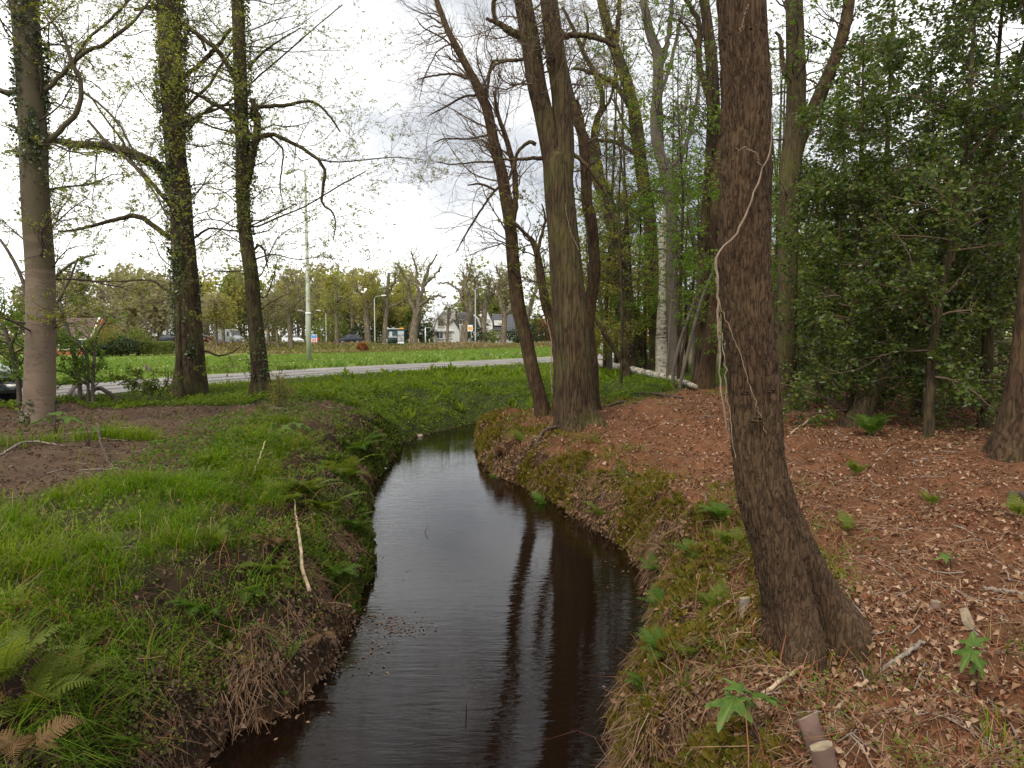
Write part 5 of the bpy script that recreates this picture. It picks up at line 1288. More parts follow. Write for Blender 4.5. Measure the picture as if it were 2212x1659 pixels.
st.build("glass_stripe", M['lamp_white'], BS)
tt = MB(); tt.box((-.75, -.73, hs * .7), (.42, .03, .75)); tt.build("timetable", mat_plain("timetable_pale", (0.45, 0.52, 0.5), .4), BS)
pf = MB(); pf.box((.76, -.76, hs * .5), (1.05, .1, hs * .98)); pf.build("poster_frame", M['dark_green'], BS)
pp = MB(); pp.box((.76, -.822, hs * .57), (.92, .02, hs * .68)); pp.build("poster", mat_poster(), BS)
pp = MB(); pp.box((.76, -.822, hs * .13), (.92, .02, hs * .13)); pp.build("poster_footer", M['lamp_white'], BS)
bn = MB(); bn.box((-.5, .45, .48), (1.3, .35, .05)).box((-1.0, .45, .24), (.05, .3, .46)).box((.0, .45, .24), (.05, .3, .46)); bn.build("bench", M['lamp_grey'], BS)

# stop sign of the bus line
x = X_at(1018, 103.2); t = thing("bus_stop_sign", "bus stop flag with an orange square on white in front of white house", "sign", (x, 103.2, 0))
p = MB(); p.tube([(0, 0, -.1), (0, 0, 2.9)], .05, 8); p.build("pole", M['lamp_grey'], t, True)
p = MB(); p.box((-.15, -.06, 2.45), (.78, .04, .95)); p.build("sign_panel", M['lamp_white'], t)
p = MB(); p.box((-.15, -.09, 2.42), (.58, .02, .5)); p.build("sign_symbol", mat_plain("sign_orange_square", (0.75, 0.38, 0.06), .5, var=.04), t)
x = X_at(575, 103.2); t = thing("bus_stop_sign", "bus stop flag peeping out beside the ivy-flecked oak's right edge", "sign", (x, 103.2, 0))
p = MB(); p.tube([(0, 0, -.1), (0, 0, 1.95)], .05, 8); p.build("pole", M['lamp_grey'], t, True)
p = MB(); p.box((0, -.06, 1.5), (.5, .04, .75)); p.build("sign_panel", mat_plain("sign_green_white", (0.5, 0.6, 0.55), .5), t)
p = MB(); p.box((0, -.06, 1.98), (.5, .04, .18)); p.build("sign_cap", mat_plain("sign_orange_cap", (0.8, 0.42, 0.08), .5), t)
# price board
x = X_at(679, 113.0); t = thing("price_sign", "white roadside price board with blue head and red figures, right of the white car", "sign", (x, 113.0, 0))
p = MB(); p.box((0, 0, .72), (.95, .2, 1.55)); p.build("board", M['lamp_white'], t)
p = MB(); p.box((0, -.115, 1.18), (.8, .03, .5)); p.build("blue_panel", mat_plain("sign_blue", (0.03, 0.22, 0.62), .4, var=.05), t)
p = MB(); p.box((.0, -.14, 1.27), (.5, .02, .1)); p.build("white_emblem", M['lamp_white'], t)
mr = mat_plain("sign_red", (0.6, 0.06, 0.04), .4, var=.05)
for k, (xx, zz, ww) in enumerate(((-.2, .72, .3), (.2, .72, .3), (-.2, .48, .3), (.2, .48, .3), (0, .24, .7))):
    p = MB(); p.box((xx, -.115, zz), (ww, .03, .14)); p.build("red_figure", mr, t)
x = X_at(687, 114.0); t = thing("red_bin", "small red box on a post right behind the price board", "letter box", (x, 114, 0))
p = MB(); p.tube([(0, 0, -.05), (0, 0, .5)], .06, 8); p.build("post", M['lamp_grey'], t, True)
p = MB(); p.box((0, 0, .72), (.55, .45, .5)); p.box((0, -.24, .84), (.35, .03, .05)); p.build("box_body", mr, t)
# white garden frame
x = X_at(919, 113.5); t = thing("garden_post", "thin white post with a crossbar along the dark hedge left of white house", "garden frame", (x, 113.5, 0))
p = MB(); p.tube([(0, 0, -.05), (0, 0, 2.6)], .08, 8); p.build("post", M['lamp_white'], t, True)
p = MB(); p.tube([(-.05, 0, 2.6), (.9, 0, 2.62)], .05, 6); p.build("crossbar", M['lamp_grey'], t, True)

# wooden posts
M['post'] = mat_plain("weathered_post", (0.12, 0.1, 0.07), .9, var=.25, bump=.4)
M['post_pale'] = mat_plain("pale_post", (0.3, 0.26, 0.2), .9, var=.2)
def post(label, u, v0, v1, w, mt='post', Y=None, group="short posts in the field"):
    h = ground_hit(u, v1) if Y is None else np.array([X_at(u, Y), Y, hgt(X_at(u, Y), Y)])
    ht = (v1 - v0) / F * depth_of(h); rr = w / 2 / F * depth_of(h)
    t = thing("wooden_post", label, "post", h, group=group)
    p = MB(); p.tube([(0, 0, -.1), (.0, 0, ht * .5), (.01, 0, ht * .94)], [rr, rr * .97, rr * .95], 9); p.build("shaft", M[mt], t, True)
    p = MB(); p.tube([(.01, 0, ht * .94), (.012, 0, ht)], [rr * .96, rr * .8], 9); p.build("cap", M[mt], t)
post("short post at the verge between the two ivied oaks", 508, 787, 803, 5)
post("short dark post in the grass below the rusty bush", 829, 776, 785.5, 5)
post("thicker post by the small road below the white house", 1049, 758, 773.5, 5)
post("small post by the small road left of slender oak", 1117, 760, 769, 4)
post("taller of the twin posts in the field left of ivied oak", 316, 787, 806, 6)
post("squat stump-like post beside its taller twin, left of ivied oak", 324, 793, 806, 8)
for u, lab in ((744, "left of the first tall lamp"), (836, "against the oak left of the shelter"), (873, "at the shelter's right end"), (884, "just right of the shelter"), (904, "between broad forked oak and garden frame"), (928, "right of the garden frame"), (938, "before the white house's left corner")):
    post("grey roadside fence post " + lab, u, 727, 737, 2.6, 'post_pale', Y=113.2 if u != 836 else 113.6, group="fence posts beyond the main road")
for u in (1011, 1049, 1120):
    post({1011: "thin marker stake on the bank below the crooked oak", 1049: "thin marker stake on the bank below grey upright oak", 1120: "thin marker stake on the bank beside slender oak"}[u], u, 745, 751, 1.6, 'post_pale', Y=97.5, group="marker stakes on the bank")

# ------------------------------------------------------------------ vehicles
M['tyre'] = mat_plain("tyre_rubber", (0.02, 0.02, 0.02), .9)
M['rim'] = mat_plain("wheel_rim", (0.5, 0.5, 0.52), .35, metal=.6)
M['car_glass'] = mat_plain("car_glass", (0.025, 0.03, 0.035), .06, var=.1, spec=.9)
M['head'] = mat_plain("headlamp", (0.75, 0.77, 0.8), .15, spec=.8)
M['tail'] = mat_plain("tail_lamp", (0.5, 0.03, 0.02), .25, spec=.7)
def car_paint(name, c): return mat_plain(name, c, .25, var=.03, spec=.7)
def vehicle(name, label, cat, loc, rz, paint, stations, glass, width=1.75, wheels=(.78, 3.3), wr=.31, plate=(.7, .5, .05), group=None):
    """stations along x from the nose: (x, half width, z sill, z belt, z top, half width of top)"""
    t = thing(name, label, cat, loc, rz, group)
    Ls = stations[-1][0]; rows = []
    S = np.array(stations, float); S = catmull(S[:, [0, 1, 2, 3, 4, 5]], 30) if len(S) > 3 else S
    for x, hw, zs, zb, zt, ht in S:
        zt = max(zt, zb + .002); zm = (zs + zb) / 2
        rows.append([(x, -hw * .86, zs), (x, -hw * .97, zs + .1), (x, -hw, zm), (x, -hw * .97, zb), (x, -ht, zt - .04 * (zt > zb + .1)), (x, -ht * .7, zt), (x, 0, zt + .015),
                     (x, ht * .7, zt), (x, ht, zt - .04 * (zt > zb + .1)), (x, hw * .97, zb), (x, hw, zm), (x, hw * .97, zs + .1), (x, hw * .86, zs)])
    V = np.array(rows); n, k = V.shape[:2]; V[..., 0] -= Ls / 2
    i = np.arange(n - 1)[:, None] * k; j = np.arange(k)[None]; j2 = (j + 1) % k
    Q = np.stack([i + j, i + j2, i + k + j2, i + k + j], -1).reshape(-1, 4)
    m = MB(); m.add(V.reshape(-1, 3), Q, ); b = m.n - n * k
    m.F.setdefault(k, []).append(np.array([[q for q in range(k)]])); m.F.setdefault(k, []).append(np.array([[(n - 1) * k + q for q in range(k)][::-1]]))
    m.build("body", paint, t, True)
    # glazing follows the upper body, a little proud
    def upper(x, f0, f1, side):
        a = [np.interp(x + 0, S[:, 0], S[:, c]) for c in (1, 3, 4, 5)]
        hw, zb, zt, ht = a; r = []
        for f in (f0, f1):
            r.append((x - Ls / 2, side * (hw * .97 * (1 - f) + ht * f + .012), zb * (1 - f) + (zt - .04) * f))
        return r
    for (x0, x1) in glass['side']:
        for sd in (-1, 1):
            g_ = MB(); a, b_ = upper(x0, .08, .88, sd); c, d = upper(x1, .08, .88, sd); g_.add([a, b_, d, c], [[0, 1, 2, 3]]); g_.build("side_window", M['car_glass'], t)
    for nm, (x0, x1) in (("windscreen", glass['front']), ("rear_window", glass['rear'])):
        if x0 is None: continue
        P = []
        for x in (x0, x1):
            zt = np.interp(x, S[:, 0], S[:, 4]); ht = np.interp(x, S[:, 0], S[:, 5]); sgn = -1 if nm == "windscreen" else 1
            P += [(x - Ls / 2 + sgn * .012, -ht * .93, zt + .02), (x - Ls / 2 + sgn * .012, ht * .93, zt + .02)]
        g_ = MB(); g_.add(P, [[0, 1, 3, 2]]); g_.build(nm, M['car_glass'], t)
    for x in wheels:
        for sd in (-1, 1):
            w = MB(); yy = sd * (width / 2 - .09); th = np.linspace(0, 2 * np.pi, 19)[:-1]
            c = (x - Ls / 2, yy, wr)
            w.tube([(c[0], yy - sd * .1, wr), (c[0], yy - sd * .095, wr), (c[0], yy + sd * .085, wr), (c[0], yy + sd * .1, wr)], [wr * .9, wr, wr, wr * .9], 18)
            wh = w.build("wheel", M['tyre'], t, False)
            w = MB(); w.tube([(c[0], yy + sd * .08, wr), (c[0], yy + sd * .106, wr)], [wr * .62, wr * .5], 14); w.build("rim", M['rim'], wh)
    hx_, hw_ = S[0, 0], S[1, 1]
    for sd in (-1, 1):
        h = MB(); h.box((.11 - Ls / 2, sd * hw_ * .7, S[0, 3] * .93), (.2, hw_ * .42, .15)); h.build("headlight", M['head'], t)
        zt = stations[-1][3]
        h = MB(); h.box((Ls / 2 - .03, sd * stations[-1][1] * .84, zt * .98), (.1, .2, .36 if zt > .8 else .2)); h.build("tail_light", M['tail'], t)
    for x_, nm in ((-Ls / 2 - .01, "number_plate"), (Ls / 2 + .02, "number_plate")):
        h = MB(); h.box((x_, 0, .5 if x_ < 0 else .7), (.03, .5, .11)); h.build(nm, mat_plain("plate_yellow", plate, .4, var=.02), t)
    return t
HATCH = [(0, .62, .3, .52, .56, .5), (.12, .76, .22, .6, .68, .62), (.9, .86, .2, .8, .88, .72), (1.15, .87, .2, .86, .95, .7), (1.75, .875, .2, .9, 1.38, .58), (2.3, .875, .2, .92, 1.46, .57), (3.2, .87, .2, .95, 1.44, .56), (3.75, .85, .22, .96, 1.25, .58), (4.0, .8, .26, .93, 1.0, .66), (4.1, .74, .32, .86, .9, .62)]
G_H = dict(side=[(1.55, 2.25), (2.35, 3.1), (3.18, 3.55)], front=(1.18, 1.72), rear=(3.72, 3.4))
G_H['rear'] = (4.0, 3.55)
def px_scale(Y): return Y * CP / F
vehicle("parked_car", "black hatchback with red tail lights seen from behind, left of the first tall lamp", "car", (X_at(752, 108.6), 108.6, .035), math.radians(-62 + 180 - 84), car_paint("paint_black", (0.015, 0.016, 0.025)), HATCH, G_H)
vehicle("parked_car", "white hatchback on the main road behind the verge oak", "car", (X_at(633, 108.4), 108.4, .035), math.radians(140), car_paint("paint_white", (0.75, 0.76, 0.77)), HATCH, G_H)
vehicle("parked_car", "dark car half hidden by the ivied oak's left flank", "car", (X_at(378, 106.6), 106.6, .035), math.radians(178), car_paint("paint_dark_blue", (0.03, 0.035, 0.05)), HATCH, G_H)
vehicle("parked_car", "dark car with a lit red tail lamp just right of the ivied oak", "car", (X_at(428, 109), 109, .035), math.radians(-20), car_paint("paint_dark_red", (0.05, 0.02, 0.02)), HATCH, G_H)
VAN = [(0, .7, .35, .62, .66, .55), (.15, .86, .28, .85, .95, .7), (.75, .95, .25, 1.05, 1.15, .8), (1.0, .97, .25, 1.1, 1.3, .8), (1.7, .98, .25, 1.15, 2.15, .75), (2.1, .98, .25, 1.2, 2.3, .78), (3.5, .98, .25, 1.2, 2.3, .8), (4.9, .97, .28, 1.2, 2.28, .8), (5.0, .95, .3, 1.2, 2.2, .78)]
vehicle("grey_van", "grey-blue panel van with pale high roof between the two ivied oaks", "van", (X_at(499, 108.6), 108.6, .035), math.radians(146), car_paint("paint_grey_blue", (0.27, 0.29, 0.31)), VAN, dict(side=[(1.5, 2.2)], front=(1.02, 1.66), rear=(None, None)), width=1.95, wheels=(.85, 4.0), wr=.34)
# the grey car nosing in at the left edge, parked by the small road
fx, fy = at_y(-34, 850, 14.4)[:2]
hd = math.radians(-28)                      # heading of the nose, from +X
cx, cy = fx - math.cos(hd) * 1.95, fy - math.sin(hd) * 1.95
vehicle("grey_car", "grey car nose with pale windscreen at the left edge, behind the beech", "car", (cx, cy, hgt(cx, cy)), hd + math.pi, car_paint("paint_grey_metal", (0.12, 0.135, 0.14)), HATCH, G_H, plate=(.12, .12, .12))
# ------------------------------------------------------------------ hollies and the leafy wood on the right
def leafy_tree(name, label, x, y, h, r0, mats, n, size, seed, group=None, cr=(.15, 1.0), spread=(1.0, 2.6), l1n=46, l2n=420, droop=-.15, lean=(0, 0), bark='bark_ivy', jit=.05, t0=.12, ang=(50, 95), cat="tree", flat=0.0):
    g = np.random.default_rng(seed); z0 = hgt(x, y)
    P = np.array([[0, 0, -.2], [lean[0] * .1, lean[1] * .1, h * .2], [lean[0] * .4 + g.normal(0, .1), lean[1] * .4, h * .5], [lean[0], lean[1], h]], float)
    R = np.array([r0 * 1.15, r0, r0 * .7, r0 * .15])
    root = thing(name, label, cat, (x, y, z0), group=group)
    a, b = resample(P, R, 20)
    V, Fq = trunk_mesh(P, R, 14, 50, lobes=std_lobes(seed, 4, .3, .2), rough=.06, seed=seed)
    link("trunk", mesh_data("trunk", V, [Fq], M[bark]), root)
    l1 = branch(a, b, l1n, spread, t=(t0, 1), ang=ang, up=.0, wig=.18, ratio=.35, npts=8, rmin=.006, rs=g, rmax=.016, flat=flat)
    l2 = branch(*l1, l2n, (spread[0] * .3, spread[1] * .4), t=(.15, 1), ang=(25, 65), up=-.01, wig=.25, ratio=.6, npts=4, rmin=.0035, rs=g, rmax=.008, flat=flat)
    VV, FF, n0 = [], [], 0
    for q, k in ((l1, 5), (l2, 3)):
        V, Fq = tubes(*q, k); VV.append(V); FF.append(Fq + n0); n0 += len(V)
    tag(link("twigs", mesh_data("twigs", np.concatenate(VV), [np.concatenate(FF)], M['twig_brown']), root), kind='stuff')
    for mt, fr in mats:
        V, Ft = leaves_on(*l2, int(n * fr), size, t=(.05, 1), jit=jit, droop=droop, aspect=.62, rs=g, flatn=.35)
        tag(link("leaves", mesh_data("leaves", V, [Ft], M[mt]), root), kind='stuff')
    return root
def xat(u, Y): return float(at_y(u, 800, Y)[0])
HG = "holly trees on the right"
leafy_tree("holly_tree", "glossy dark holly filling the space right of the twin oak", xat(1840, 11.2), 11.2, 6.2, .07, [('holly', .85), ('shrub', .15)], 15750, (.055, .095), 301, HG, l1n=70, l2n=700, spread=(.8, 1.8), t0=.03)
leafy_tree("holly_tree", "dark holly left of the slanting trunk, low branches touching the litter", xat(1770, 14.5), 14.5, 5.2, .06, [('holly', .9), ('shrub', .1)], 13500, (.055, .095), 302, HG, l1n=60, l2n=560, spread=(.8, 1.9), t0=.05)
leafy_tree("holly_tree", "dense holly behind the bright fern and slanting trunk", xat(1985, 12.2), 12.2, 6.6, .08, [('holly', .8), ('shrub', .2)], 18000, (.055, .095), 303, HG, l1n=72, l2n=740, spread=(.9, 2.0), t0=.02)
leafy_tree("holly_tree", "tall holly at the right, reaching the top edge over the edge trunk", xat(2130, 10.6), 10.6, 7.2, .08, [('holly', .85), ('shrub', .15)], 19500, (.055, .095), 304, HG, l1n=78, l2n=800, spread=(.9, 2.0), t0=.02)
leafy_tree("holly_tree", "holly crown high in the top right corner above the others", xat(2010, 9.6), 9.6, 7.6, .06, [('holly', 1.0)], 15000, (.055, .09), 305, HG, l1n=70, l2n=760, spread=(.9, 2.0), t0=.12, lean=(.6, .3))
leafy_tree("holly_tree", "holly in shade behind the edge trunk", xat(2200, 12.5), 12.5, 5.4, .07, [('holly', .9), ('shrub', .1)], 12750, (.055, .095), 306, HG, l1n=64, l2n=640, spread=(.8, 1.9), t0=.02)
leafy_tree("holly_tree", "tallest holly, its tip above the slanting trunk's crown", xat(1900, 13.6), 13.6, 8.6, .08, [('holly', .8), ('spring_green', .2)], 14250, (.055, .095), 307, HG, l1n=60, l2n=620, spread=(.9, 2.1), t0=.25)
leafy_tree("holly_tree", "sparse holly beyond the rest, sky showing through its top", xat(1800, 17.5), 17.5, 8.4, .07, [('holly', .8), ('shrub', .2)], 7000, (.06, .1), 308, HG, l1n=50, l2n=480, spread=(1.0, 2.3), t0=.1)
leafy_tree("holly_tree", "small holly on the dark wood floor between slanting trunk and edge trunk", xat(2080, 15), 15, 4.6, .05, [('holly', .9), ('shrub', .1)], 12000, (.055, .095), 309, HG, l1n=50, l2n=480, spread=(.9, 1.9), t0=.03)
WG = "leafy young trees of the wood behind"
g = np.random.default_rng(77)
wood = [(1262, 24.5, 5.5, 'spring_yellow', "yellow-green sapling between the forked oak and leaning oak"), (1330, 29, 7.5, 'spring_green', "leafy green sapling crossing the leaning oak's middle"), (1392, 28, 8.0, 'spring_green', "bright green maple sapling left of the birch trunk"),
        (1482, 27, 8.0, 'spring_green', "bright green maple sapling just right of the birch"), (1500, 23, 7.5, 'spring_green', "tall thin green sapling by the upright oak"), (1655, 17, 6.8, 'spring_green', "green sapling in the gap right of the big leaning tree"),
        (1350, 33, 8.5, 'spring_yellow', "yellow-leafed young tree deep behind leaning oak"), (1440, 36, 9.0, 'spring_yellow', "yellow-leafed young tree deep behind the birch"), (1560, 30, 8.0, 'spring_green', "green young tree hidden by the big leaning tree"),
        (1690, 27, 7.5, 'shrub', "green young tree deep behind the twin oak"), (1780, 26, 8, 'spring_green', "light green young tree behind the sparse holly"), (1900, 24, 7, 'spring_yellow', "yellow-green young tree lighting the gap behind the slanting trunk"),
        (2010, 22, 6.5, 'spring_yellow', "yellow-green sapling right of the slanting trunk, behind hollies"), (2120, 20, 6.5, 'spring_yellow', "yellow-green sapling behind the edge trunk"), (1600, 42, 10, 'spring_yellow', "far yellow-green tree behind the upright oak"), (1960, 36, 10, 'spring_green', "far green tree behind the holly crowns"), (2160, 32, 9, 'spring_green', "far green tree at the right edge of the wood")]
for i, (u, Y, h, mt, lab) in enumerate(wood):
    far = Y / 20.
    leafy_tree("young_tree", lab, xat(u, Y), Y, h, .05 * far, [(mt, .85), ('shrub', .15)], int(5200), (.062 * max(1, far * .9), .112 * max(1, far * .9)), 330 + i, WG, l1n=32, l2n=330, spread=(1.2 * max(1, far * .8), 3.0 * max(1, far * .8)), droop=-.1, bark='bark_ivy', jit=.07, t0=.3 if Y < 24 else .12, ang=(55, 92), flat=.5)
# thin poles leaning among the saplings left of the big tree
for i, (a, lab) in enumerate((([(1470, 828, 8), (1490, 745, 8), (1515, 650, 7), (1560, 540, 5)], "thin pale dead pole leaning right before the red trunk"), ([(1455, 800, 8), (1472, 730, 8), (1505, 640, 7), (1530, 590, 5)], "grey leaning pole crossing behind the pale dead pole"),
        ([(1442, 785, 5), (1452, 640, 5), (1470, 480, 4), (1485, 400, 3)], "whip-thin grey stem just right of the birch"), ([(1470, 790, 6), (1492, 660, 6), (1500, 560, 5), (1490, 500, 4)], "slender brown stem bowing between birch and red trunk"), ([(1500, 800, 12), (1504, 700, 11), (1512, 600, 10), (1500, 520, 9), (1492, 480, 6)], "crooked thin brown tree right of the birch, in front of the brown house"))):
    make_tree("thin_stem_tree", lab, a, bark='bark_grey' if i != 3 else 'bark_red', k=8, rings=30, extend=.4, seed=360 + i, Y=19 + i * .8, lobes=[], twigs=[dict(n=14, L=(.4, 1.2), t=(.4, 1), wig=.25, ratio=.4), dict(n=80, L=(.15, .5), wig=.25, npts=4)], leaf=dict(n=700, mat='spring_green', size=(.05, .08)), group="thin stems in the wood")

g = np.random.default_rng(88)
ORD = ["first", "second", "third", "fourth", "fifth", "sixth", "seventh", "eighth", "ninth", "tenth", "eleventh"]
US = np.concatenate([np.sort(g.uniform(1290, 1545, 11)), np.sort(g.uniform(1655, 1700, 5))])
for i in range(16):
    u0 = US[i]; du = g.uniform(-35, 30); Yq = g.uniform(19, 33); w0 = g.uniform(4, 9)
    make_tree("thin_stem_tree", (ORD[i] + " from the left of the thin leafy stems in the wood around the birch") if i < 11 else (ORD[i - 11] + " from the left of thin leafy stems between big leaning tree and twin oak"), [(u0, 800, w0), (u0 + du * .2, 650, w0 * .9), (u0 + du * .5 + g.normal(0, 8), 450, w0 * .75), (u0 + du, 250, w0 * .5), (u0 + du * 1.2, 120, w0 * .3)],
        bark='bark_ivy', k=7, rings=30, extend=.4, seed=380 + i, Y=Yq, lobes=[], twigs=[dict(n=26, L=(.6, 1.8), t=(.3, 1), ang=(50, 88), wig=.2, ratio=.4, flat=.4), dict(n=190, L=(.25, .7), wig=.25, npts=4, flat=.4)], leaf=dict(n=1700, mat='spring_green' if i % 3 else 'spring_yellow', size=(.05, .095)), group="thin stems in the wood")

# ------------------------------------------------------------------ shrubs and saplings at the left
def px_shrub(name, label, stems, Y, n, size, mat, seed, twigs=(40, 160), cat="shrub", L=(.3, .9), bark='bark_grey'):
    g = np.random.default_rng(seed)
    P0, _ = from_px(stems[0], Y); foot = np.array([P0[0, 0], P0[0, 1], hgt(P0[0, 0], P0[0, 1])])
    root = thing(name, label, cat, foot)
    pa, pr = [], []
    for st in stems:
        P, R = from_px(st, Y); P[:, 1] += np.linspace(0, g.uniform(-.4, .4), len(P))
        gz = hgt(P[0, 0], P[0, 1])
        if P[0, 2] > gz: P = np.vstack([[P[0, 0], P[0, 1], gz - .05], P]); R = np.append(R[0], R)
        a, b = resample(P, R, 16); pa.append(a); pr.append(b)
        V, Fq = tubes(a, b, 7); link("stem", mesh_data("stem", V - foot, [Fq], M[bark]), root)
    PP, RR = np.concatenate(pa), np.concatenate(pr)
    l1 = branch(PP, RR, twigs[0], L, t=(.2, 1), ang=(35, 75), up=.02, wig=.22, ratio=.45, npts=7, rmin=.004, rs=g)
    l2 = branch(*l1, twigs[1], (L[0] * .4, L[1] * .45), t=(.2, 1), ang=(25, 60), wig=.25, ratio=.6, npts=5, rmin=.003, rs=g)
    V1, F1 = tubes(*l1, 4); V2, F2 = tubes(*l2, 3)
    tag(link("twigs", mesh_data("twigs", np.concatenate([V1, V2]) - foot, [np.concatenate([F1, F2 + len(V1)])], M['twig']), root), kind='stuff')
    V, Ft = leaves_on(*l2, n, size, t=(.1, 1), jit=.03, droop=-.1, aspect=.6, rs=g, flatn=.45)
    tag(link("leaves", mesh_data("leaves", V - foot, [Ft], M[mat]), root), kind='stuff')
    return root
px_shrub("sapling", "leafy sapling with dark arching stems just right of the beech", [[(172, 835, 9), (160, 780, 9), (143, 720, 9), (128, 680, 8), (120, 650, 6)], [(200, 850, 7), (203, 800, 7), (208, 750, 6), (215, 720, 5), (235, 690, 4)], [(190, 850, 6), (196, 780, 5), (175, 735, 5), (150, 715, 4)]], 15.5, 2800, (.04, .075), 'spring_green', 401, (50, 260), L=(.3, 1.0))
px_shrub("sapling", "open leafy sapling at the far left, behind the car nose", [[(40, 830, 10), (32, 770, 10), (20, 720, 9), (5, 670, 8), (-15, 600, 6)], [(52, 830, 6), (50, 780, 5), (45, 740, 5), (55, 690, 4)]], 14.6, 3500, (.04, .075), 'spring_green', 402, (50, 260), L=(.4, 1.1))
px_shrub("holly_sapling", "dark holly sprays hanging behind the beech at the left edge", [[(70, 700, 8), (60, 620, 8), (40, 560, 7), (20, 520, 5)], [(75, 690, 7), (110, 600, 7), (150, 560, 6), (185, 545, 4)], [(90, 720, 7), (130, 650, 6), (160, 600, 5), (180, 560, 4)]], 14.0, 1200, (.045, .08), 'shrub', 403, (36, 160), L=(.3, 1.0))
px_shrub("bramble", "low bramble arching over the road edge left of the ivied oak", [[(330, 860, 4), (310, 835, 4), (285, 822, 3), (262, 830, 2)], [(350, 855, 4), (330, 830, 3), (300, 815, 3), (285, 800, 2)], [(340, 858, 3), (365, 825, 3), (370, 800, 2)]], 16.2, 1500, (.04, .08), 'shrub', 404, (26, 110), L=(.2, .6))
px_shrub("stump_sprout", "yellow-green sprouting tuft growing from a dark stump beside the ivy-flecked oak", [[(598, 880, 3), (596, 850, 3), (588, 815, 2)], [(602, 880, 3), (606, 850, 2), (612, 822, 2)], [(606, 880, 3), (615, 855, 2), (628, 835, 1.5)], [(596, 880, 3), (586, 850, 2), (578, 830, 1.5)], [(600, 880, 3), (601, 840, 2), (600, 806, 1.5)]], 13.6, 1500, (.02, .04), 'spring_yellow', 405, (60, 260), L=(.12, .35))
# dead arched boughs lying below the saplings
def stick(name, label, pts, mat, cat="branch", z_off=0.0, Y=None, group=None, part=None, k=8, m=26, wob=.006):
    """branch lying on the ground: pixels on the ground with width; 4th value lifts it"""
    P, R = [], []
    for q in pts:
        h = ground_hit(q[0], q[1]) if Y is None else at_y(q[0], q[1], Y)
        lift = q[3] if len(q) > 3 else 0
        rr = q[2] / 2 / F * depth_of(h)
        P.append(h + [0, 0, rr * .7 + lift]); R.append(rr)
    P, R = np.array(P), np.array(R); foot = P[0].copy()
    Q = catmull(np.hstack([P, R[:, None]]), m); Q[:, :3] += np.random.default_rng(int(pts[0][0])).normal(0, wob, (m, 3)) * np.minimum(1, R.mean() / .01)
    t = thing(name, label, cat, foot, group=group)
    mb = MB(); mb.tube(Q[:, :3] - foot, np.maximum(Q[:, 3], .0015), k); mb.build("bough", mat, t, True)
    return t
M['dead_dark'] = mat_plain("dead_wood_dark", (0.075, 0.05, 0.035), .9, var=.3, scale=12, bump=.4)
M['dead_grey'] = mat_plain("dead_wood_grey", (0.22, 0.18, 0.145), .9, var=.3, scale=12, bump=.4)
M['dead_pale'] = mat_plain("dead_wood_pale", (0.4, 0.3, 0.2), .85, var=.25, scale=14, bump=.3)
M['cut_wood'] = mat_plain("fresh_cut_wood", (0.25, 0.19, 0.12), .85, var=.4, scale=25)
FB = "fallen branches on the left bank"
stick("fallen_branch", "dark dead bough arching low at the foot of the sapling beside the beech", [(146, 862, 9), (160, 850, 9, .1), (180, 842, 8, .18), (195, 826, 7, .3)], M['dead_dark'], group=FB)
stick("fallen_branch", "longer dead bough arching over the soil toward the ivied oak", [(178, 868, 8), (195, 862, 9, .12), (215, 858, 9, .18), (240, 864, 8, .1), (258, 872, 7)], M['dead_dark'], group=FB)
stick("fallen_branch", "thin pale branch lying across the bare soil left of centre", [(150, 935, 3), (215, 938, 4, .03), (260, 930, 4, .03), (295, 925, 2)], M['dead_grey'], group=FB)
stick("fallen_branch", "thin curved twig in the soil left of the lush grass", [(0, 985, 4), (45, 968, 5, .05), (90, 962, 4, .03), (145, 965, 2)], M['dead_grey'], group=FB)
stick("fallen_branch", "pale bent root hanging down the left bank to the water", [(636, 1098, 3, .1), (640, 1140, 4, .12), (647, 1190, 6, .14), (652, 1240, 7, .14), (655, 1270, 8, .13), (670, 1306, 9, .1)], M['dead_pale'], group=FB, wob=.003)
stick("fallen_branch", "dark twig poking up among the lush grass on the left bank", [(212, 948, 5, .2), (218, 975, 4, .12), (232, 1000, 4, .03), (250, 1010, 3)], M['dead_dark'], group=FB)
stick("fallen_branch", "thin grey stalk leaning over the grass near the bank edge", [(545, 1040, 3), (560, 1015, 3, .12), (575, 990, 2, .22)], M['dead_pale'], group=FB)
RB = "sticks on the right bank"
stick("stick", "long straight pale stick with a white end in front of the big leaning tree", [(1600, 1532, 7), (1680, 1482, 9, .01), (1760, 1432, 9, .02), (1815, 1396, 9, .03), (1837, 1378, 10, .03)], M['dead_pale'], group=RB, wob=.002)
stick("stick", "grey forked stick lying just below the long pale stick", [(1710, 1512, 6), (1730, 1492, 7, .01), (1780, 1450, 7, .02), (1848, 1410, 5, .02)], M['dead_grey'], group=RB, wob=.003)
stick("stick", "straight pale twig above the sawn stub", [(1790, 1550, 7), (1830, 1516, 8, .01), (1874, 1478, 8, .02)], M['dead_pale'], group=RB, wob=.002)
stick("stick", "brown stick against the crevice of the big tree's foot", [(1718, 1394, 9), (1760, 1378, 10, .01), (1800, 1360, 9, .02), (1826, 1344, 7, .02)], M['dead_pale'], group=RB, wob=.003)
stick("stick", "long thin stick reaching from the maple seedling to the lower edge", [(1500, 1620, 4), (1580, 1550, 5, .02), (1650, 1515, 5, .03), (1690, 1505, 3, .02)], M['dead_grey'], group=RB)
stick("stick", "thick weathered stick lying right of the small upright stub", [(1905, 1448, 8), (1945, 1425, 9, .01), (1990, 1400, 8, .02), (2004, 1390, 6)], M['dead_grey'], group=RB)
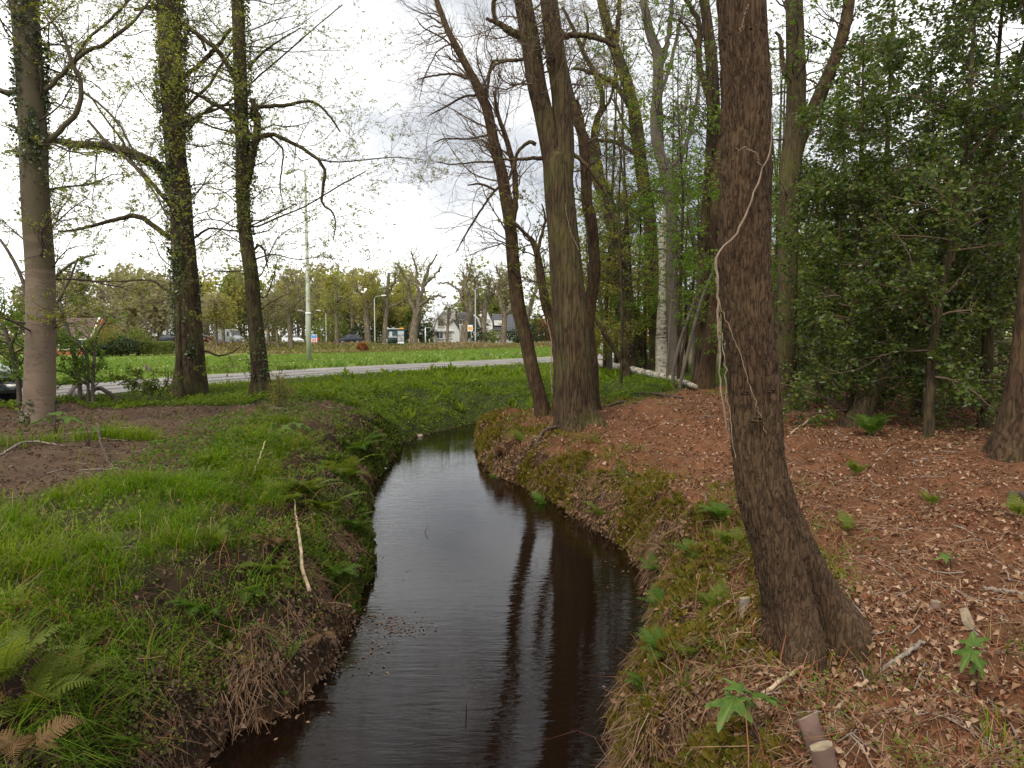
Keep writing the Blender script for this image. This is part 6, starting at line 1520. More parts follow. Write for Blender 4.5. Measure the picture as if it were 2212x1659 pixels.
stick("stick", "dark stick in the litter at the right, near the pale wood chip", [(2120, 1274, 8), (2160, 1282, 9, .01), (2212, 1290, 8, .01)], M['dead_grey'], group=RB)
stick("stick", "thin grey twig crossing the big tree's right root", [(1785, 1256, 3, .06), (1815, 1300, 3, .05), (1860, 1340, 3, .04), (1862, 1370, 2)], M['dead_grey'], group=RB, wob=.002)
stick("stick", "short grey stick at the right edge behind the edge trunk's foot", [(2185, 1075, 16), (2212, 1078, 18), (2240, 1080, 18)], M['dead_dark'], group=RB)
stick("stick", "bent stick lying on the litter right of the big trunk", [(1700, 945, 4), (1740, 918, 5, .03), (1765, 905, 4, .05)], M['dead_pale'], group=RB)
stick("stick", "dark dead branch with a short peg beside the forked oak's foot", [(1298, 884, 5), (1325, 880, 6, .05), (1347, 875, 5, .06)], M['dead_dark'], group=RB)
stick("stick", "pair of dark twigs on the ground below the fallen birch log", [(1375, 850, 4), (1420, 855, 5, .03), (1475, 862, 4, .02)], M['dead_dark'], group=RB)
stick("stick", "mossy curved root on the bank below the forked oak", [(1155, 970, 6), (1170, 945, 7, .06), (1190, 935, 8, .06), (1215, 930, 8, .05)], M['dead_dark'], group=RB)
# fallen birch
lg = thing("fallen_birch", "fallen white birch trunk lying across the ground behind the forked oak", "log", ground_hit(1395, 818))
P, R = [], []
for u, v, w in ((1268, 796, 12), (1284, 795, 13), (1320, 802, 13), (1360, 810, 13), (1400, 819, 12), (1440, 828, 12), (1480, 838, 10), (1502, 846, 8)):
    h = ground_hit(u, v); r_ = 1.25 * w / 2 / F * depth_of(h); P.append(h + [0, 0, r_ * 1.1 + .06]); R.append(r_)
Q = catmull(np.hstack([np.array(P), np.array(R)[:, None]]), 60); Q[:, 3] *= 1 + .12 * (vnoise(np.arange(60) * .6, np.zeros(60), 3) - .5)
m = MB(); m.tube(Q[:, :3] - np.array(lg.location), Q[:, 3], 16); m.build("trunk", M['birch'], lg, True)
for k, (i, ang) in enumerate(((14, .8), (22, 2.2), (38, 1.2), (50, 1.7))):
    m = MB(); p = Q[i, :3] - np.array(lg.location); d = np.array([math.cos(ang) * .12, -.05, .16]); m.tube([p, p + d * .5, p + d], [.02, .014, .008], 6); m.build("branch_stub", M['dead_grey'], lg, True)

# sawn stubs
def stub(name, label, u, v, top, w, bark, group=None, cat="stump", lean=(0, 0), slant=0.0, face='cut_wood'):
    h = ground_hit(u, v); d = depth_of(h); r_ = w / 2 / F * d
    t = thing(name, label, cat, h, group=group)
    tp = at_y(top[0], top[1], h[1] + lean[1]) - h
    m = MB(); n_ = 14
    Q = catmull(np.array([[-tp[0] * .3, 0, -.1, r_ * 1.2], [0, 0, 0, r_ * 1.1], [tp[0] * .5, tp[1] * .5, tp[2] * .5, r_], [tp[0], tp[1], tp[2], r_ * .97]]), 10)
    m.tube(Q[:, :3], Q[:, 3], n_, False); cut = lambda W: W + np.stack([0 * W[:, 0], 0 * W[:, 0], -slant * (W[:, 1] - Q[-1, 1]) + .25 * slant * (W[:, 0] - Q[-1, 0])], -1)
    jt = np.random.default_rng(int(u)); ctr = np.repeat(Q[:, :3], n_, 0); m.V[0] = ctr + (m.V[0] - ctr) * (1 + .09 * np.tile(jt.normal(0, 1, n_), len(Q)) * .7 + jt.normal(0, .035, len(ctr)))[:, None]
    m.V[0][-n_:] = cut(m.V[0][-n_:]); rim = m.V[0][-n_:].copy(); m.build("bark", bark, t, True)
    ax = Q[-1, :3] - Q[-3, :3]; ax /= np.linalg.norm(ax)
    m = MB(); m.tube([Q[-1, :3] - ax * .004, Q[-1, :3] + ax * .003], [r_ * .965, r_ * .93], n_); cc = rim.mean(0); m.V[0][:n_] = cc + (rim - cc) * .97; m.V[0][n_:] = cc + (rim - cc) * .93 + ax * .004; m.build("cut_face", M[face], t, False)
    return t
M['stub_bark'] = mat_plain("stub_bark_mauve", (0.2, 0.125, 0.1), .75, var=.2, scale=12, bump=.3)
SG = "sawn stubs on the right bank"
stub("sawn_stub", "mauve-brown sawn stub leaning left, the rear of the pair near the lower edge", 1768, 1622, (1744, 1548), 44, M['stub_bark'], SG, slant=.75)
stub("sawn_stub", "short sawn stub with cream cut face, front of the pair near the lower edge", 1786, 1668, (1774, 1612), 48, M['stub_bark'], SG, lean=(0, -.03), slant=.5)
stub("sawn_stub", "small sawn stub with a round pale top left of the big tree's foot", 1612, 1316, (1610, 1292), 24, M['dead_grey'], SG, slant=.2)
stub("sawn_stub", "small dark upright stub in the litter right of the big tree", 2020, 1318, (2022, 1300), 20, M['stub_bark'], SG)
stub("sawn_stub", "rotten dark stump under the yellow-green sprouting tuft", 600, 896, (601, 882), 34, M['dead_dark'], SG, face='dead_dark')
# pale wood chip
h = ground_hit(2098, 1362); t = thing("wood_chip", "pale cream piece of split wood on the litter near the right edge", "wood chip", h)
m = MB(); m.prism([(-.025, 0), (.028, .01), (.05, .06), (.045, .125), (.0, .12), (-.03, .05)], 'y', -.012, .012); o = m.build("flake", M['cut_wood'], t); o.rotation_euler = (math.radians(-35), .25, .5)
# white litter and a stone at the waterline
p = at_z(822, 1013, ZW); t = thing("plastic_scrap", "small white scrap of litter floating by the left bank", "litter", p)
m = MB(); m.add([(-.1, -.04, .0), (.1, -.05, .01), (.12, .05, .0), (-.08, .06, .01), (0, 0, .07), (.05, .02, .05)], [[0, 1, 4], [1, 2, 5], [1, 5, 4], [2, 3, 4], [2, 4, 5], [3, 0, 4]]); m.build("sheet", M['lamp_white'], t)
p = at_z(906, 944, ZW); t = thing("stone", "pale stone at the waterline of the far bank", "stone", p + [0, .06, .02])
def rock(sx, sy, sz, seed, mat, parent):
    g = np.random.default_rng(seed); th, ph = np.meshgrid(np.linspace(0, 2 * np.pi, 13)[:-1], np.linspace(.05, np.pi - .05, 8))
    d = np.stack([np.cos(th) * np.sin(ph), np.sin(th) * np.sin(ph), np.cos(ph)], -1); r = 1 + .35 * (vnoise(d[..., 0] * 2 + seed, d[..., 1] * 2 + d[..., 2] * 3, seed) - .5)
    V = (d * r[..., None] * [sx, sy, sz]).reshape(-1, 3); n, k = th.shape
    i = np.arange(n - 1)[:, None] * k; j = np.arange(k)[None]; j2 = (j + 1) % k
    return link("boulder", mesh_data("boulder", V, [np.stack([i + j, i + k + j, i + k + j2, i + j2], -1).reshape(-1, 4)], mat), parent)
rock(.09, .07, .05, 5, mat_plain("pale_stone", (0.26, 0.21, 0.16), .8, var=.2), t)
# twigs standing in the water
for pts, lab in (([(1007, 1522), (1007, 1500), (1006, 1478), (1005, 1468)], "thin dark twig standing in the middle of the stream"), ([(918, 1150), (921, 1142), (925, 1134)], "tiny forked twig poking out of the bright water"), ([(1425, 1405), (1430, 1395), (1440, 1372)], "dead twig at the right waterline under the ferns")):
    b = at_z(pts[0][0], pts[0][1], ZW); P = np.array([at_y(u, v, b[1]) for u, v in pts]); t = thing("water_twig", lab, "twig", b)
    m = MB(); m.tube(np.vstack([[0, 0, -.1], P - b]), [.004] * len(P) + [.0025], 5); m.build("stalk", M['dead_dark'], t, True)

# ------------------------------------------------------------------ ferns
def frond_mesh(name, L, mat, curl=.9, pin=20, seed=0, wid=.3, curlies=0.0):
    g = np.random.default_rng(seed)
    t = np.linspace(0, 1, 15); a = .15 + curl * t ** 1.5
    dx = np.sin(a); dz = np.cos(a); x = np.cumsum(dx) * L / 15; z = np.cumsum(dz) * L / 15; P = np.stack([x, np.zeros(15), z], -1)
    if curlies:                                  # unrolling tip
        m_ = 9; th = np.linspace(0, curlies, m_); rr = L * .07 * (1 - .7 * np.linspace(0, 1, m_))
        base = P[-1]; P = np.vstack([P, base + np.cumsum(np.stack([np.sin(a[-1] + th), 0 * th, np.cos(a[-1] + th)], -1) * rr[:, None] * .5, 0)])
    V, Fq = tubes(P[None], np.linspace(.006, .0015, len(P))[None] * (L / .6), 4)
    Vs, Fs, n0 = [V], [np.concatenate([Fq[:, [0, 1, 2]], Fq[:, [0, 2, 3]]])], len(V)
    n = pin; q = np.linspace(.18, .98, n); i = np.minimum((q * 14).astype(int), 13); f = q * 14 - i
    C = P[i] * (1 - f[:, None]) + P[i + 1] * f[:, None]; T = P[i + 1] - P[i]; T /= np.linalg.norm(T, axis=1, keepdims=True)
    prof = np.sin(np.pi * np.clip(q * .88 + .1, 0, 1)) ** .7 * (1 - .55 * q)
    for sd in (-1, 1):
        D = T * .45 + np.array([0, sd, 0]) + g.normal(0, .06, (n, 3)); D[:, 2] -= .12
        D /= np.linalg.norm(D, axis=1, keepdims=True)
        up = np.cross(D, T) * sd; W = T
        Ln = prof * L * wid; k = 5
        for s_ in range(k):                      # each pinna as small lobes
            c0 = C + D * (Ln * s_ / k)[:, None]; wd = Ln / k * .75 * (1 - .5 * s_ / k)
            tip = C + D * (Ln * (s_ + 1.25) / k)[:, None]
            m1 = c0 + D * (Ln / k * .5)[:, None] + W * wd[:, None]; m2 = c0 + D * (Ln / k * .5)[:, None] - W * wd[:, None] * .8
            VV = np.stack([c0, m1, tip, m2], 1).reshape(-1, 3); kk = np.arange(n)[:, None] * 4
            Vs.append(VV); Fs.append(np.concatenate([kk + [0, 1, 2], kk + [0, 2, 3]]) + n0); n0 += len(VV)
    return mesh_data(name, np.concatenate(Vs), [np.concatenate(Fs)], mat)
M['fern'] = mat_leaf("fern_frond", [(0.07, 0.135, 0.02), (0.1, 0.17, 0.028), (0.085, 0.15, 0.024)], .45, .6)
M['fern_yellow'] = mat_leaf("fern_frond_yellow", [(0.12, 0.16, 0.022), (0.15, 0.185, 0.03), (0.1, 0.14, 0.022)], .45, .6)
M['fern_dead'] = mat_leaf("fern_frond_dead", [(0.16, 0.09, 0.04), (0.2, 0.12, 0.055), (0.13, 0.075, 0.035)], .25, .8)
FM = {}
for k, (mt, cu) in enumerate((('fern', .9), ('fern', 1.5), ('fern_yellow', .9), ('fern_yellow', 1.4), ('fern_dead', 1.9))):
    FM.setdefault(mt, []).append(frond_mesh("frond", 1.0, M[mt], cu, 22, k))
FM['curl'] = [frond_mesh("frond", 1.0, M['fern'], .35, 14, 9, .12, curlies=4.5), frond_mesh("frond", 1.0, M['fern_yellow'], .3, 12, 10, .1, curlies=4.0)]
def fern(label, u, v, L, n, mt, seed, face=None, tilt=0.0, group="ferns along the stream", z=None, arc=6.283):
    g = np.random.default_rng(seed)
    h = ground_hit(u, v) if z is None else at_z(u, v, z)
    t = thing("fern", label, "fern", h, group=group)
    for k in range(n):
        me = FM[mt][k % len(FM[mt])]
        o = link("frond", me, t); s_ = (.8 if mt == 'fern_dead' else 1.0) * L * g.uniform(.65, 1.15); o.scale = (s_, s_, s_)
        a = (face if face is not None else 0) + (k / n - .5) * arc + g.normal(0, .15)
        o.rotation_euler = (g.normal(0, .12), tilt + g.uniform(.0, .5), a)
    return t
# (label, u, v, frond length, count, kind, facing, arc)
W_, E_, S_ = math.pi, 0.0, -math.pi / 2
ferns = [("large yellow-green fern in the lower left corner", 60, 1560, .42, 12, 'fern_yellow', None, 6.28), ("yellow-green fern at the left edge above the corner fern", 10, 1480, .36, 9, 'fern_yellow', None, 6.28), ("yellow-green fern right of the corner fern, against the bank", 140, 1510, .34, 8, 'fern_yellow', None, 6.28),
 ("small fresh fern with hanging fronds halfway down the left bank", 440, 1330, .3, 6, 'fern', S_, 2.6), ("single bright fern above the bank's dark hollow", 535, 1290, .28, 4, 'fern', S_ + .6, 1.6), ("curled fern croziers at the left waterline", 625, 1430, .34, 6, 'curl', None, 6.28), ("brown withered fern hanging on the left bank", 350, 1420, .3, 4, 'fern_dead', S_, 2.2),
 ("small fern tip at the left waterline below the croziers", 610, 1500, .14, 3, 'fern', S_, 2.4), ("green ferns hanging over the water left of the pale root", 705, 1110, .55, 8, 'fern_yellow', S_ + .5, 3.0), ("ferny clump on the left bank near the lush grass edge", 660, 1080, .5, 8, 'fern_yellow', S_ + .6, 3.2), ("small bright fern low on the left bank right of pale root", 722, 1250, .4, 6, 'fern', E_ - .6, 2.4), ("upper fern clump on the left bank where the stream narrows", 745, 1040, .6, 8, 'fern_yellow', S_ + .6, 3.2), ("fern overhanging the left bank near the narrows", 770, 985, .65, 8, 'fern', E_ - .5, 3.2),
 ("bright green fern on dark litter at the slanting trunk's foot", 1880, 945, .62, 9, 'fern', None, 6.28), ("bright fern leaning over the water from the right bank", 1425, 1245, .32, 7, 'fern', W_, 2.6), ("fern cluster below the leaning one at the right waterline", 1440, 1330, .3, 8, 'fern', W_, 2.8), ("fern fringe low on the right bank, lowest over the dark water", 1405, 1510, .2, 6, 'fern', W_, 2.6), ("fern tuft on the right bank above the lowest fringe", 1428, 1420, .22, 6, 'fern', W_, 2.6), ("small fern at the right lower waterline corner", 1335, 1648, .12, 5, 'curl', W_, 3.0), ("green fern patch on the right bank left of the big tree", 1560, 1130, .36, 8, 'fern', W_, 4.0), ("second fern patch just below it, left of the big tree", 1580, 1190, .3, 8, 'fern_yellow', None, 6.28),
 ("fern sprays hanging from the mossy bank right of bright water", 1175, 1100, .35, 6, 'fern', W_ + .4, 3.0), ("fern on the moss below the orange moss cushion", 1300, 1120, .34, 6, 'fern_yellow', W_ + .5, 3.0), ("small fern sprouting at the right bank corner near narrows", 1075, 1040, .3, 5, 'fern', W_, 2.8),
 ("curled brown-stemmed croziers left of the sawn stub", 1500, 1590, .16, 6, 'curl', None, 6.28), ("curled croziers near the maple seedling", 1560, 1640, .14, 5, 'curl', None, 6.28), ("group of small curled croziers right of the big tree foot", 1880, 1470, .13, 6, 'curl', None, 6.28), ("small green sprout cluster in the litter right of big trunk", 1830, 1150, .26, 5, 'fern_yellow', None, 6.28), ("pale green shoot cluster in the middle of the right litter", 1850, 1030, .34, 6, 'fern_yellow', None, 6.28), ("yellow fern tuft at the right edge by the dark stick", 2200, 1120, .28, 6, 'fern_yellow', None, 6.28), ("sprouting fern at the right, beside the bent stick", 2010, 1095, .26, 5, 'fern_yellow', None, 6.28), ("fern croziers below the maple seedling at the right", 1475, 1500, .2, 6, 'curl', None, 6.28),
 ("thin pale fern on the bank slope right of the lowest fringe", 1490, 1430, .26, 6, 'fern_yellow', None, 6.28), ("thin fern spray on the bank between water and small sawn stub", 1540, 1330, .28, 6, 'fern_yellow', None, 6.28), ("fern spray on the bank slope above the leaning water fern", 1500, 1210, .3, 6, 'fern', W_, 4.0), ("brown withered fern on the right bank slope", 1470, 1270, .3, 5, 'fern_dead', W_, 3.0), ("withered fern hanging at the right bank's dark hollow", 1400, 1190, .3, 5, 'fern_dead', W_, 2.6), ("withered fern over the water near the moss", 1230, 1105, .4, 5, 'fern_dead', W_, 2.6), ("withered fern at the right bank corner", 1090, 985, .45, 6, 'fern_dead', W_, 3.0), ("small fern between the two oaks on the bank", 1130, 960, .35, 5, 'fern_yellow', W_, 3.0),
 ("yellow fern among the left bank's straw, above the croziers", 590, 1240, .34, 6, 'fern_yellow', S_, 3.0), ("withered fern left of the pale root", 590, 1180, .3, 5, 'fern_dead', S_, 3.0), ("fern spray just left of the pale root's top", 615, 1100, .42, 7, 'fern_yellow', S_, 4.0), ("fern hanging to the water right of the pale root", 758, 1150, .42, 6, 'fern', S_ + .5, 2.6), ("withered fern at the left waterline near the croziers", 690, 1380, .26, 5, 'fern_dead', S_, 2.8), ("yellow-green fern at the left edge below the lush grass", 200, 1400, .22, 6, 'fern_yellow', None, 6.28), ("withered fern in the lower left corner under the big fern", 60, 1640, .34, 6, 'fern_dead', None, 6.28), ("small fern in the lush grass left of the bank edge", 470, 1190, .26, 6, 'fern_yellow', None, 6.28)]
for i, (lab, u, v, L, n, mt, face, arc) in enumerate(ferns):
    fern(lab, u, v, L, n, mt, 500 + i, face, .15 if face is not None else 0, arc=arc)

# ------------------------------------------------------------------ maple seedlings
def maple_leaf_mesh(name, s, mat, seed=0):
    g = np.random.default_rng(seed); pts = []
    lob = [(-2.25, .55), (-1.15, .85), (0, 1.0), (1.15, .85), (2.25, .55)]
    for j, (a, r) in enumerate(lob):
        w = .34 if j in (1, 2, 3) else .3
        for da, rr in ((-w, .5), (-w * .75, .66), (-w * .5, .72), (-w * .3, .86), (0, 1), (w * .3, .86), (w * .5, .72), (w * .75, .66), (w, .5)):
            R = r * rr * s; pts.append((R * math.sin(a + da), R * math.cos(a + da)))
        if j < 4: a2 = (a + lob[j + 1][0]) / 2; pts.append((.36 * s * math.sin(a2), .36 * s * math.cos(a2)))
    pts = np.array(pts); n = len(pts)
    z = -.25 * (pts ** 2).sum(1) / s + .03 * s * np.cos(np.arange(n) * 2.0)
    V = np.vstack([[0, 0, 0], np.hstack([pts, z[:, None]])]); V[:, 1] += s * .2; V[0, 1] = 0
    Fq = np.array([[0, i + 1, i + 2] for i in range(n - 1)] + [[0, n, 1]])
    return mesh_data(name, V, [Fq], mat, True)
def mat_seedling():
    m, nt = new_mat("maple_seedling_leaf")
    tc = nd(nt, "TexCoord"); g_ = nd(nt, "NewGeometry")
    n = nd(nt, "TexNoise", {"Vector": tc.outputs["Object"], "Scale": 26.0, "Detail": 4.0})
    c = ramp(nt, n.outputs[0], [(0.3, (0.06, 0.115, 0.018)), (0.5, (0.1, 0.175, 0.026)), (0.7, (0.16, 0.21, 0.04))])
    sx = nd(nt, "SeparateXYZ", {"Vector": tc.outputs["Object"]})
    a = nd(nt, "Math", {0: sx.outputs[0], 1: sx.outputs[1]}, operation='ARCTAN2')
    b = nd(nt, "Math", {0: a.outputs[0], 1: 5.46}, operation='MULTIPLY')
    co = nd(nt, "Math", {0: b.outputs[0]}, operation='COSINE')
    v = ramp(nt, co.outputs[0], [(0.9, (0, 0, 0)), (1.0, (0.7, 0.7, 0.7))])
    mx = nd(nt, "MixRGB", {0: v, 1: c, 2: (0.2, 0.26, 0.09)})
    bp = nd(nt, "Bump", {"Height": n.outputs[0], "Strength": 0.5, "Distance": 0.01})
    p = nd(nt, "BsdfPrincipled", {"Base Color": mx.outputs[0], "Roughness": 0.55, "Specular IOR Level": 0.3, "Normal": bp.outputs[0]})
    t = nd(nt, "BsdfTranslucent", {"Color": mx.outputs[0]})
    q = nd(nt, "MixShader", {0: 0.4, 1: p.outputs[0], 2: t.outputs[0]}); out(nt, q.outputs[0]); return m
M['maple'] = mat_seedling()
M['maple_plain'] = mat_leaf("maple_seedling_leaf", [(0.085, 0.165, 0.025), (0.12, 0.205, 0.03), (0.14, 0.2, 0.04)], .45, .6)
def seedling(label, u, v, tops, seed, stem_w=4, Y=None):
    h = ground_hit(u, v); t = thing("maple_seedling", label, "seedling", h, group="maple seedlings"); g = np.random.default_rng(seed)
    for k, (tu, tv, size, yaw, pitch) in enumerate(tops):
        p = at_y(tu, tv, h[1] + g.uniform(-.04, .02)) - h; r_ = stem_w / 2 / F * depth_of(h)
        m = MB(); m.tube([(0, 0, -.02), (p[0] * .4, p[1] * .4, p[2] * .55), p], [r_, r_ * .8, r_ * .5], 6)
        m.build("stalk", M['dead_dark'], t, True)
        o = link("leaf", maple_leaf_mesh("leaf", size / F * depth_of(h), M['maple'], seed + k), t); o.location = p; o.rotation_euler = (pitch, g.normal(0, .15), yaw)
    return t
seedling("maple seedling with broad light green leaves in front, left of the sawn stubs", 1640, 1625, [(1588, 1504, 74, 2.3, -.35), (1622, 1498, 70, -1.35, -.15), (1604, 1492, 44, .6, .3), (1600, 1508, 46, 3.6, -.8)], 1)
seedling("tall maple seedling with drooping leaves at the lower right", 2112, 1505, [(2100, 1402, 46, 1.9, -.9), (2106, 1395, 42, -.6, .5), (2108, 1420, 44, 3.6, -1.1)], 2)
seedling("small maple seedling in the litter far right of the big tree", 2055, 1235, [(2050, 1200, 24, 1.4, -.3), (2058, 1195, 20, -1.4, -.3)], 3, 3)
seedling("tiny maple seedling at the beech's foot", 120, 935, [(105, 902, 40, 1.5, -.2), (135, 900, 40, -1.4, -.2), (118, 896, 30, .2, .3)], 4, 3)
seedling("maple seedling on the left bare soil", 192, 965, [(186, 920, 22, 1.6, -.2), (200, 922, 22, -1.4, -.2)], 5, 3)
seedling("broad-leaved seedling on the left bank below the sprouting tuft", 620, 960, [(600, 915, 34, 1.5, -.2), (632, 912, 38, -1.4, -.2), (616, 918, 30, 2.8, -.5)], 6, 3)
# ------------------------------------------------------------------ ground cover, scattered by distance around the viewpoint bank
def scatter(n, r0, r1, a0, a1, seed, weight, p=0.0):
    """points around the stream head, denser close by; weight(zones, layout) -> acceptance"""
    g = np.random.default_rng(seed)
    u = g.uniform(0, 1, n)
    r = r0 * (r1 / r0) ** u if p == 0 else (r0 ** p + u * (r1 ** p - r0 ** p)) ** (1 / p)
    a = np.radians(g.uniform(a0, a1, n))
    x, y = r * np.sin(a), r * np.cos(a)
    L = land(x, y); z_ = zones(L); w = weight(z_, L)
    k = (g.uniform(0, 1, n) < w) & ~L['inside']
    x, y = x[k], y[k]
    Lk = {q: (v[k] if isinstance(v, np.ndarray) else v) for q, v in L.items()}
    zk = {q: v[k] for q, v in z_.items()}
    h = height(None, None, Lk)
    e = .04
    hx = height(x + e, y); hy = height(x, y + e)
    N = np.stack([-(hx - h) / e, -(hy - h) / e, np.ones(len(x))], -1); N /= np.linalg.norm(N, axis=1, keepdims=True)
    return np.stack([x, y, h], -1), N, zk, Lk, g

def blades(P, g, h, w, lean=.35, bend=.6, dirn=None):
    n = len(P); a = g.uniform(0, 2 * np.pi, n); D = np.stack([np.cos(a), np.sin(a), 0 * a], -1)
    if dirn is not None: D = D + dirn; D[:, 2] = 0; D /= np.linalg.norm(D, axis=1, keepdims=True) + 1e-9
    S = np.stack([-D[:, 1], D[:, 0], 0 * a], -1) * (w / 2)[:, None]
    l = (g.uniform(.2, 1.3, n) * lean)[:, None]; b = (g.uniform(.3, 1.3, n) * bend)[:, None]; H = h[:, None]; Z = np.array([0, 0, 1.])
    p1 = P + D * H * l * .35 + Z * H * .5
    p2 = P + D * H * (l * .8 + b * .25) + Z * H * .85
    p3 = P + D * H * (l * 1.1 + b * .75) + Z * H * (.98 - b * .28)
    V = np.stack([P - S, P + S, p1 - S * .85, p1 + S * .85, p2 - S * .55, p2 + S * .55, p3], 1).reshape(-1, 3)
    k = np.arange(n)[:, None] * 7
    return V, np.concatenate([k + [0, 1, 3], k + [0, 3, 2], k + [2, 3, 5], k + [2, 5, 4], k + [4, 5, 6]])

def tufts(P, g, h, w, lean=.6, bend=.6, dirn=None):
    D = g.normal(size=P.shape) * .55; D[:, 2] = 1.0
    if dirn is not None: D = D + dirn
    return leaf_faces(P, D, g.normal(size=P.shape), h * 1.25, .55, .3)

def flat_leaves(P, N, g, size, lift=.012, tilt=.45, aspect=.6, fold=.25):
    n = len(P); D = g.normal(size=(n, 3)); Nn = N + g.normal(size=(n, 3)) * tilt; Nn /= np.linalg.norm(Nn, axis=1, keepdims=True)
    D -= (D * Nn).sum(1, keepdims=True) * Nn
    return leaf_faces(P + N * (lift * g.uniform(.1, 1, n))[:, None], D, Nn, size, aspect, fold)

def strands(P, N, g, L, w, lift=.02, arch=.1, along=None):
    n = len(P); D = g.normal(size=(n, 3))
    if along is not None: D = D * .5 + along
    D -= (D * N).sum(1, keepdims=True) * N; D /= np.linalg.norm(D, axis=1, keepdims=True) + 1e-9
    S = np.cross(D, N + g.normal(size=(n, 3)) * .4); S /= np.linalg.norm(S, axis=1, keepdims=True); S *= (w / 2)[:, None]
    b = P + N * (lift * g.uniform(.1, 1, n))[:, None]; Lc = L[:, None]
    m = b + D * Lc * .5 + N * Lc * arch * g.uniform(-.2, 1, n)[:, None]; t = b + D * Lc + N * Lc * g.uniform(-.1, .25, n)[:, None] * arch * 2
    V = np.stack([b - S, b + S, m - S * .9, m + S * .9, t - S * .4, t + S * .4], 1).reshape(-1, 3); k = np.arange(n)[:, None] * 6
    return V, np.concatenate([k + [0, 1, 3], k + [0, 3, 2], k + [2, 3, 5], k + [2, 5, 4]])

def stuff(name, V, Ft, mat): return tag(link(name, mesh_data(name, V, [Ft], mat)), kind='stuff')

M['grass'] = mat_leaf("grass_blade", [(0.08, 0.15, 0.008), (0.125, 0.205, 0.011), (0.17, 0.24, 0.016), (0.1, 0.165, 0.01), (0.2, 0.21, 0.045)], .45, .7, .1)
M['grass_dry'] = mat_leaf("grass_blade_dry", [(0.24, 0.19, 0.09), (0.3, 0.24, 0.12), (0.18, 0.15, 0.06)], .25, .7)
M['moss'] = mat_leaf("moss_tuft", [(0.1, 0.1, 0.012), (0.14, 0.125, 0.018), (0.17, 0.12, 0.02), (0.07, 0.08, 0.012)], .3, .8, .1)
M['litter'] = mat_leaf("leaf_litter_tan", [(0.25, 0.145, 0.085), (0.35, 0.225, 0.145), (0.45, 0.32, 0.215), (0.2, 0.1, 0.055), (0.14, 0.065, 0.035)], .12, .75, .2)
M['litter_red'] = mat_leaf("leaf_litter_red", [(0.17, 0.065, 0.03), (0.22, 0.085, 0.04), (0.13, 0.05, 0.026), (0.26, 0.12, 0.06)], .1, .8, .15)
M['litter_mid'] = mat_leaf("leaf_litter_mid", [(0.13, 0.075, 0.045), (0.2, 0.125, 0.075), (0.28, 0.17, 0.09), (0.09, 0.05, 0.032)], .12, .8, .1)
M['litter_dark'] = mat_leaf("leaf_litter_dark", [(0.085, 0.052, 0.033), (0.12, 0.075, 0.046), (0.055, 0.034, 0.022), (0.2, 0.135, 0.085)], .1, .75, .2)
M['straw'] = mat_leaf("straw_strand", [(0.3, 0.17, 0.095), (0.2, 0.09, 0.045), (0.38, 0.26, 0.16), (0.25, 0.115, 0.055)], .15, .75, .2)
M['cover'] = mat_leaf("ground_cover_leaf", [(0.08, 0.145, 0.014), (0.13, 0.205, 0.02), (0.19, 0.25, 0.03), (0.09, 0.14, 0.018)], .45, .6, .15)
M['ivy_ground'] = mat_leaf("bramble_leaf", [(0.045, 0.085, 0.014), (0.075, 0.125, 0.018), (0.11, 0.15, 0.026), (0.12, 0.1, 0.03)], .4, .6, .15)

M['straw_dark'] = mat_leaf("rootlet_strand", [(0.12, 0.065, 0.035), (0.2, 0.12, 0.07), (0.08, 0.045, 0.028), (0.3, 0.2, 0.12)], .1, .8, .1)
# lush grass on the left bank: tussocks, each leaning its own way
P, N, z_, L, g = scatter(26000, 1.9, 13, -50, -2, 601, lambda z, L: z['grass'] * sstep(.15, .5, L['s']) * (.1 + .9 * sstep(.4, .5, fbm(L['x'] * 2.3, L['y'] * 2.3, 3, 71))) * (.3 + .7 * sstep(.36, .5, fbm(L['x'] * .7 + 3, L['y'] * .7, 2, 72))))
nb = 15; D_ = np.linalg.norm(P[:, :2], axis=1)
th_ = (.06 + .13 * fbm(P[:, 0] * 1.3, P[:, 1] * 1.3, 2, 73)) * g.uniform(.6, 1.5, len(P)) * np.clip(.6 + D_ / 14, .7, 1.2)
td = g.normal(size=(len(P), 3)) * .5 + np.array([.45, -.5, 0])
tp = np.repeat(P, nb, 0); off = g.normal(size=(len(tp), 2)) * np.repeat(.028 + D_ * .004, nb)[:, None]; tp[:, :2] += off
tdir = np.repeat(td, nb, 0); tdir[:, :2] += off / .03 * .45
hh = np.repeat(th_, nb) * g.uniform(.55, 1.3, len(tp))
V, Ft = blades(tp, g, hh, g.uniform(.0028, .006, len(tp)) * (1 + np.repeat(D_, nb) / 13), .55, 1.0, dirn=tdir)
kind_ = np.repeat(fbm(P[:, 0] * .9, P[:, 1] * .9, 2, 75) + g.normal(0, .07, len(P)), nb)
M['grass_deep'] = mat_leaf("grass_blade_deep", [(0.05, 0.115, 0.007), (0.08, 0.16, 0.009), (0.115, 0.195, 0.012), (0.15, 0.21, 0.02)], .45, .7, .1)
sel = kind_ > .5
for q in (sel, ~sel):
    idx = np.where(q)[0]; vv = V.reshape(-1, 7, 3)[idx].reshape(-1, 3); kk = np.arange(len(idx))[:, None] * 7
    ff = np.concatenate([kk + [0, 1, 3], kk + [0, 3, 2], kk + [2, 3, 5], kk + [2, 5, 4], kk + [4, 5, 6]])
    stuff("grass", vv, ff, M['grass'] if q is sel else M['grass_deep'])
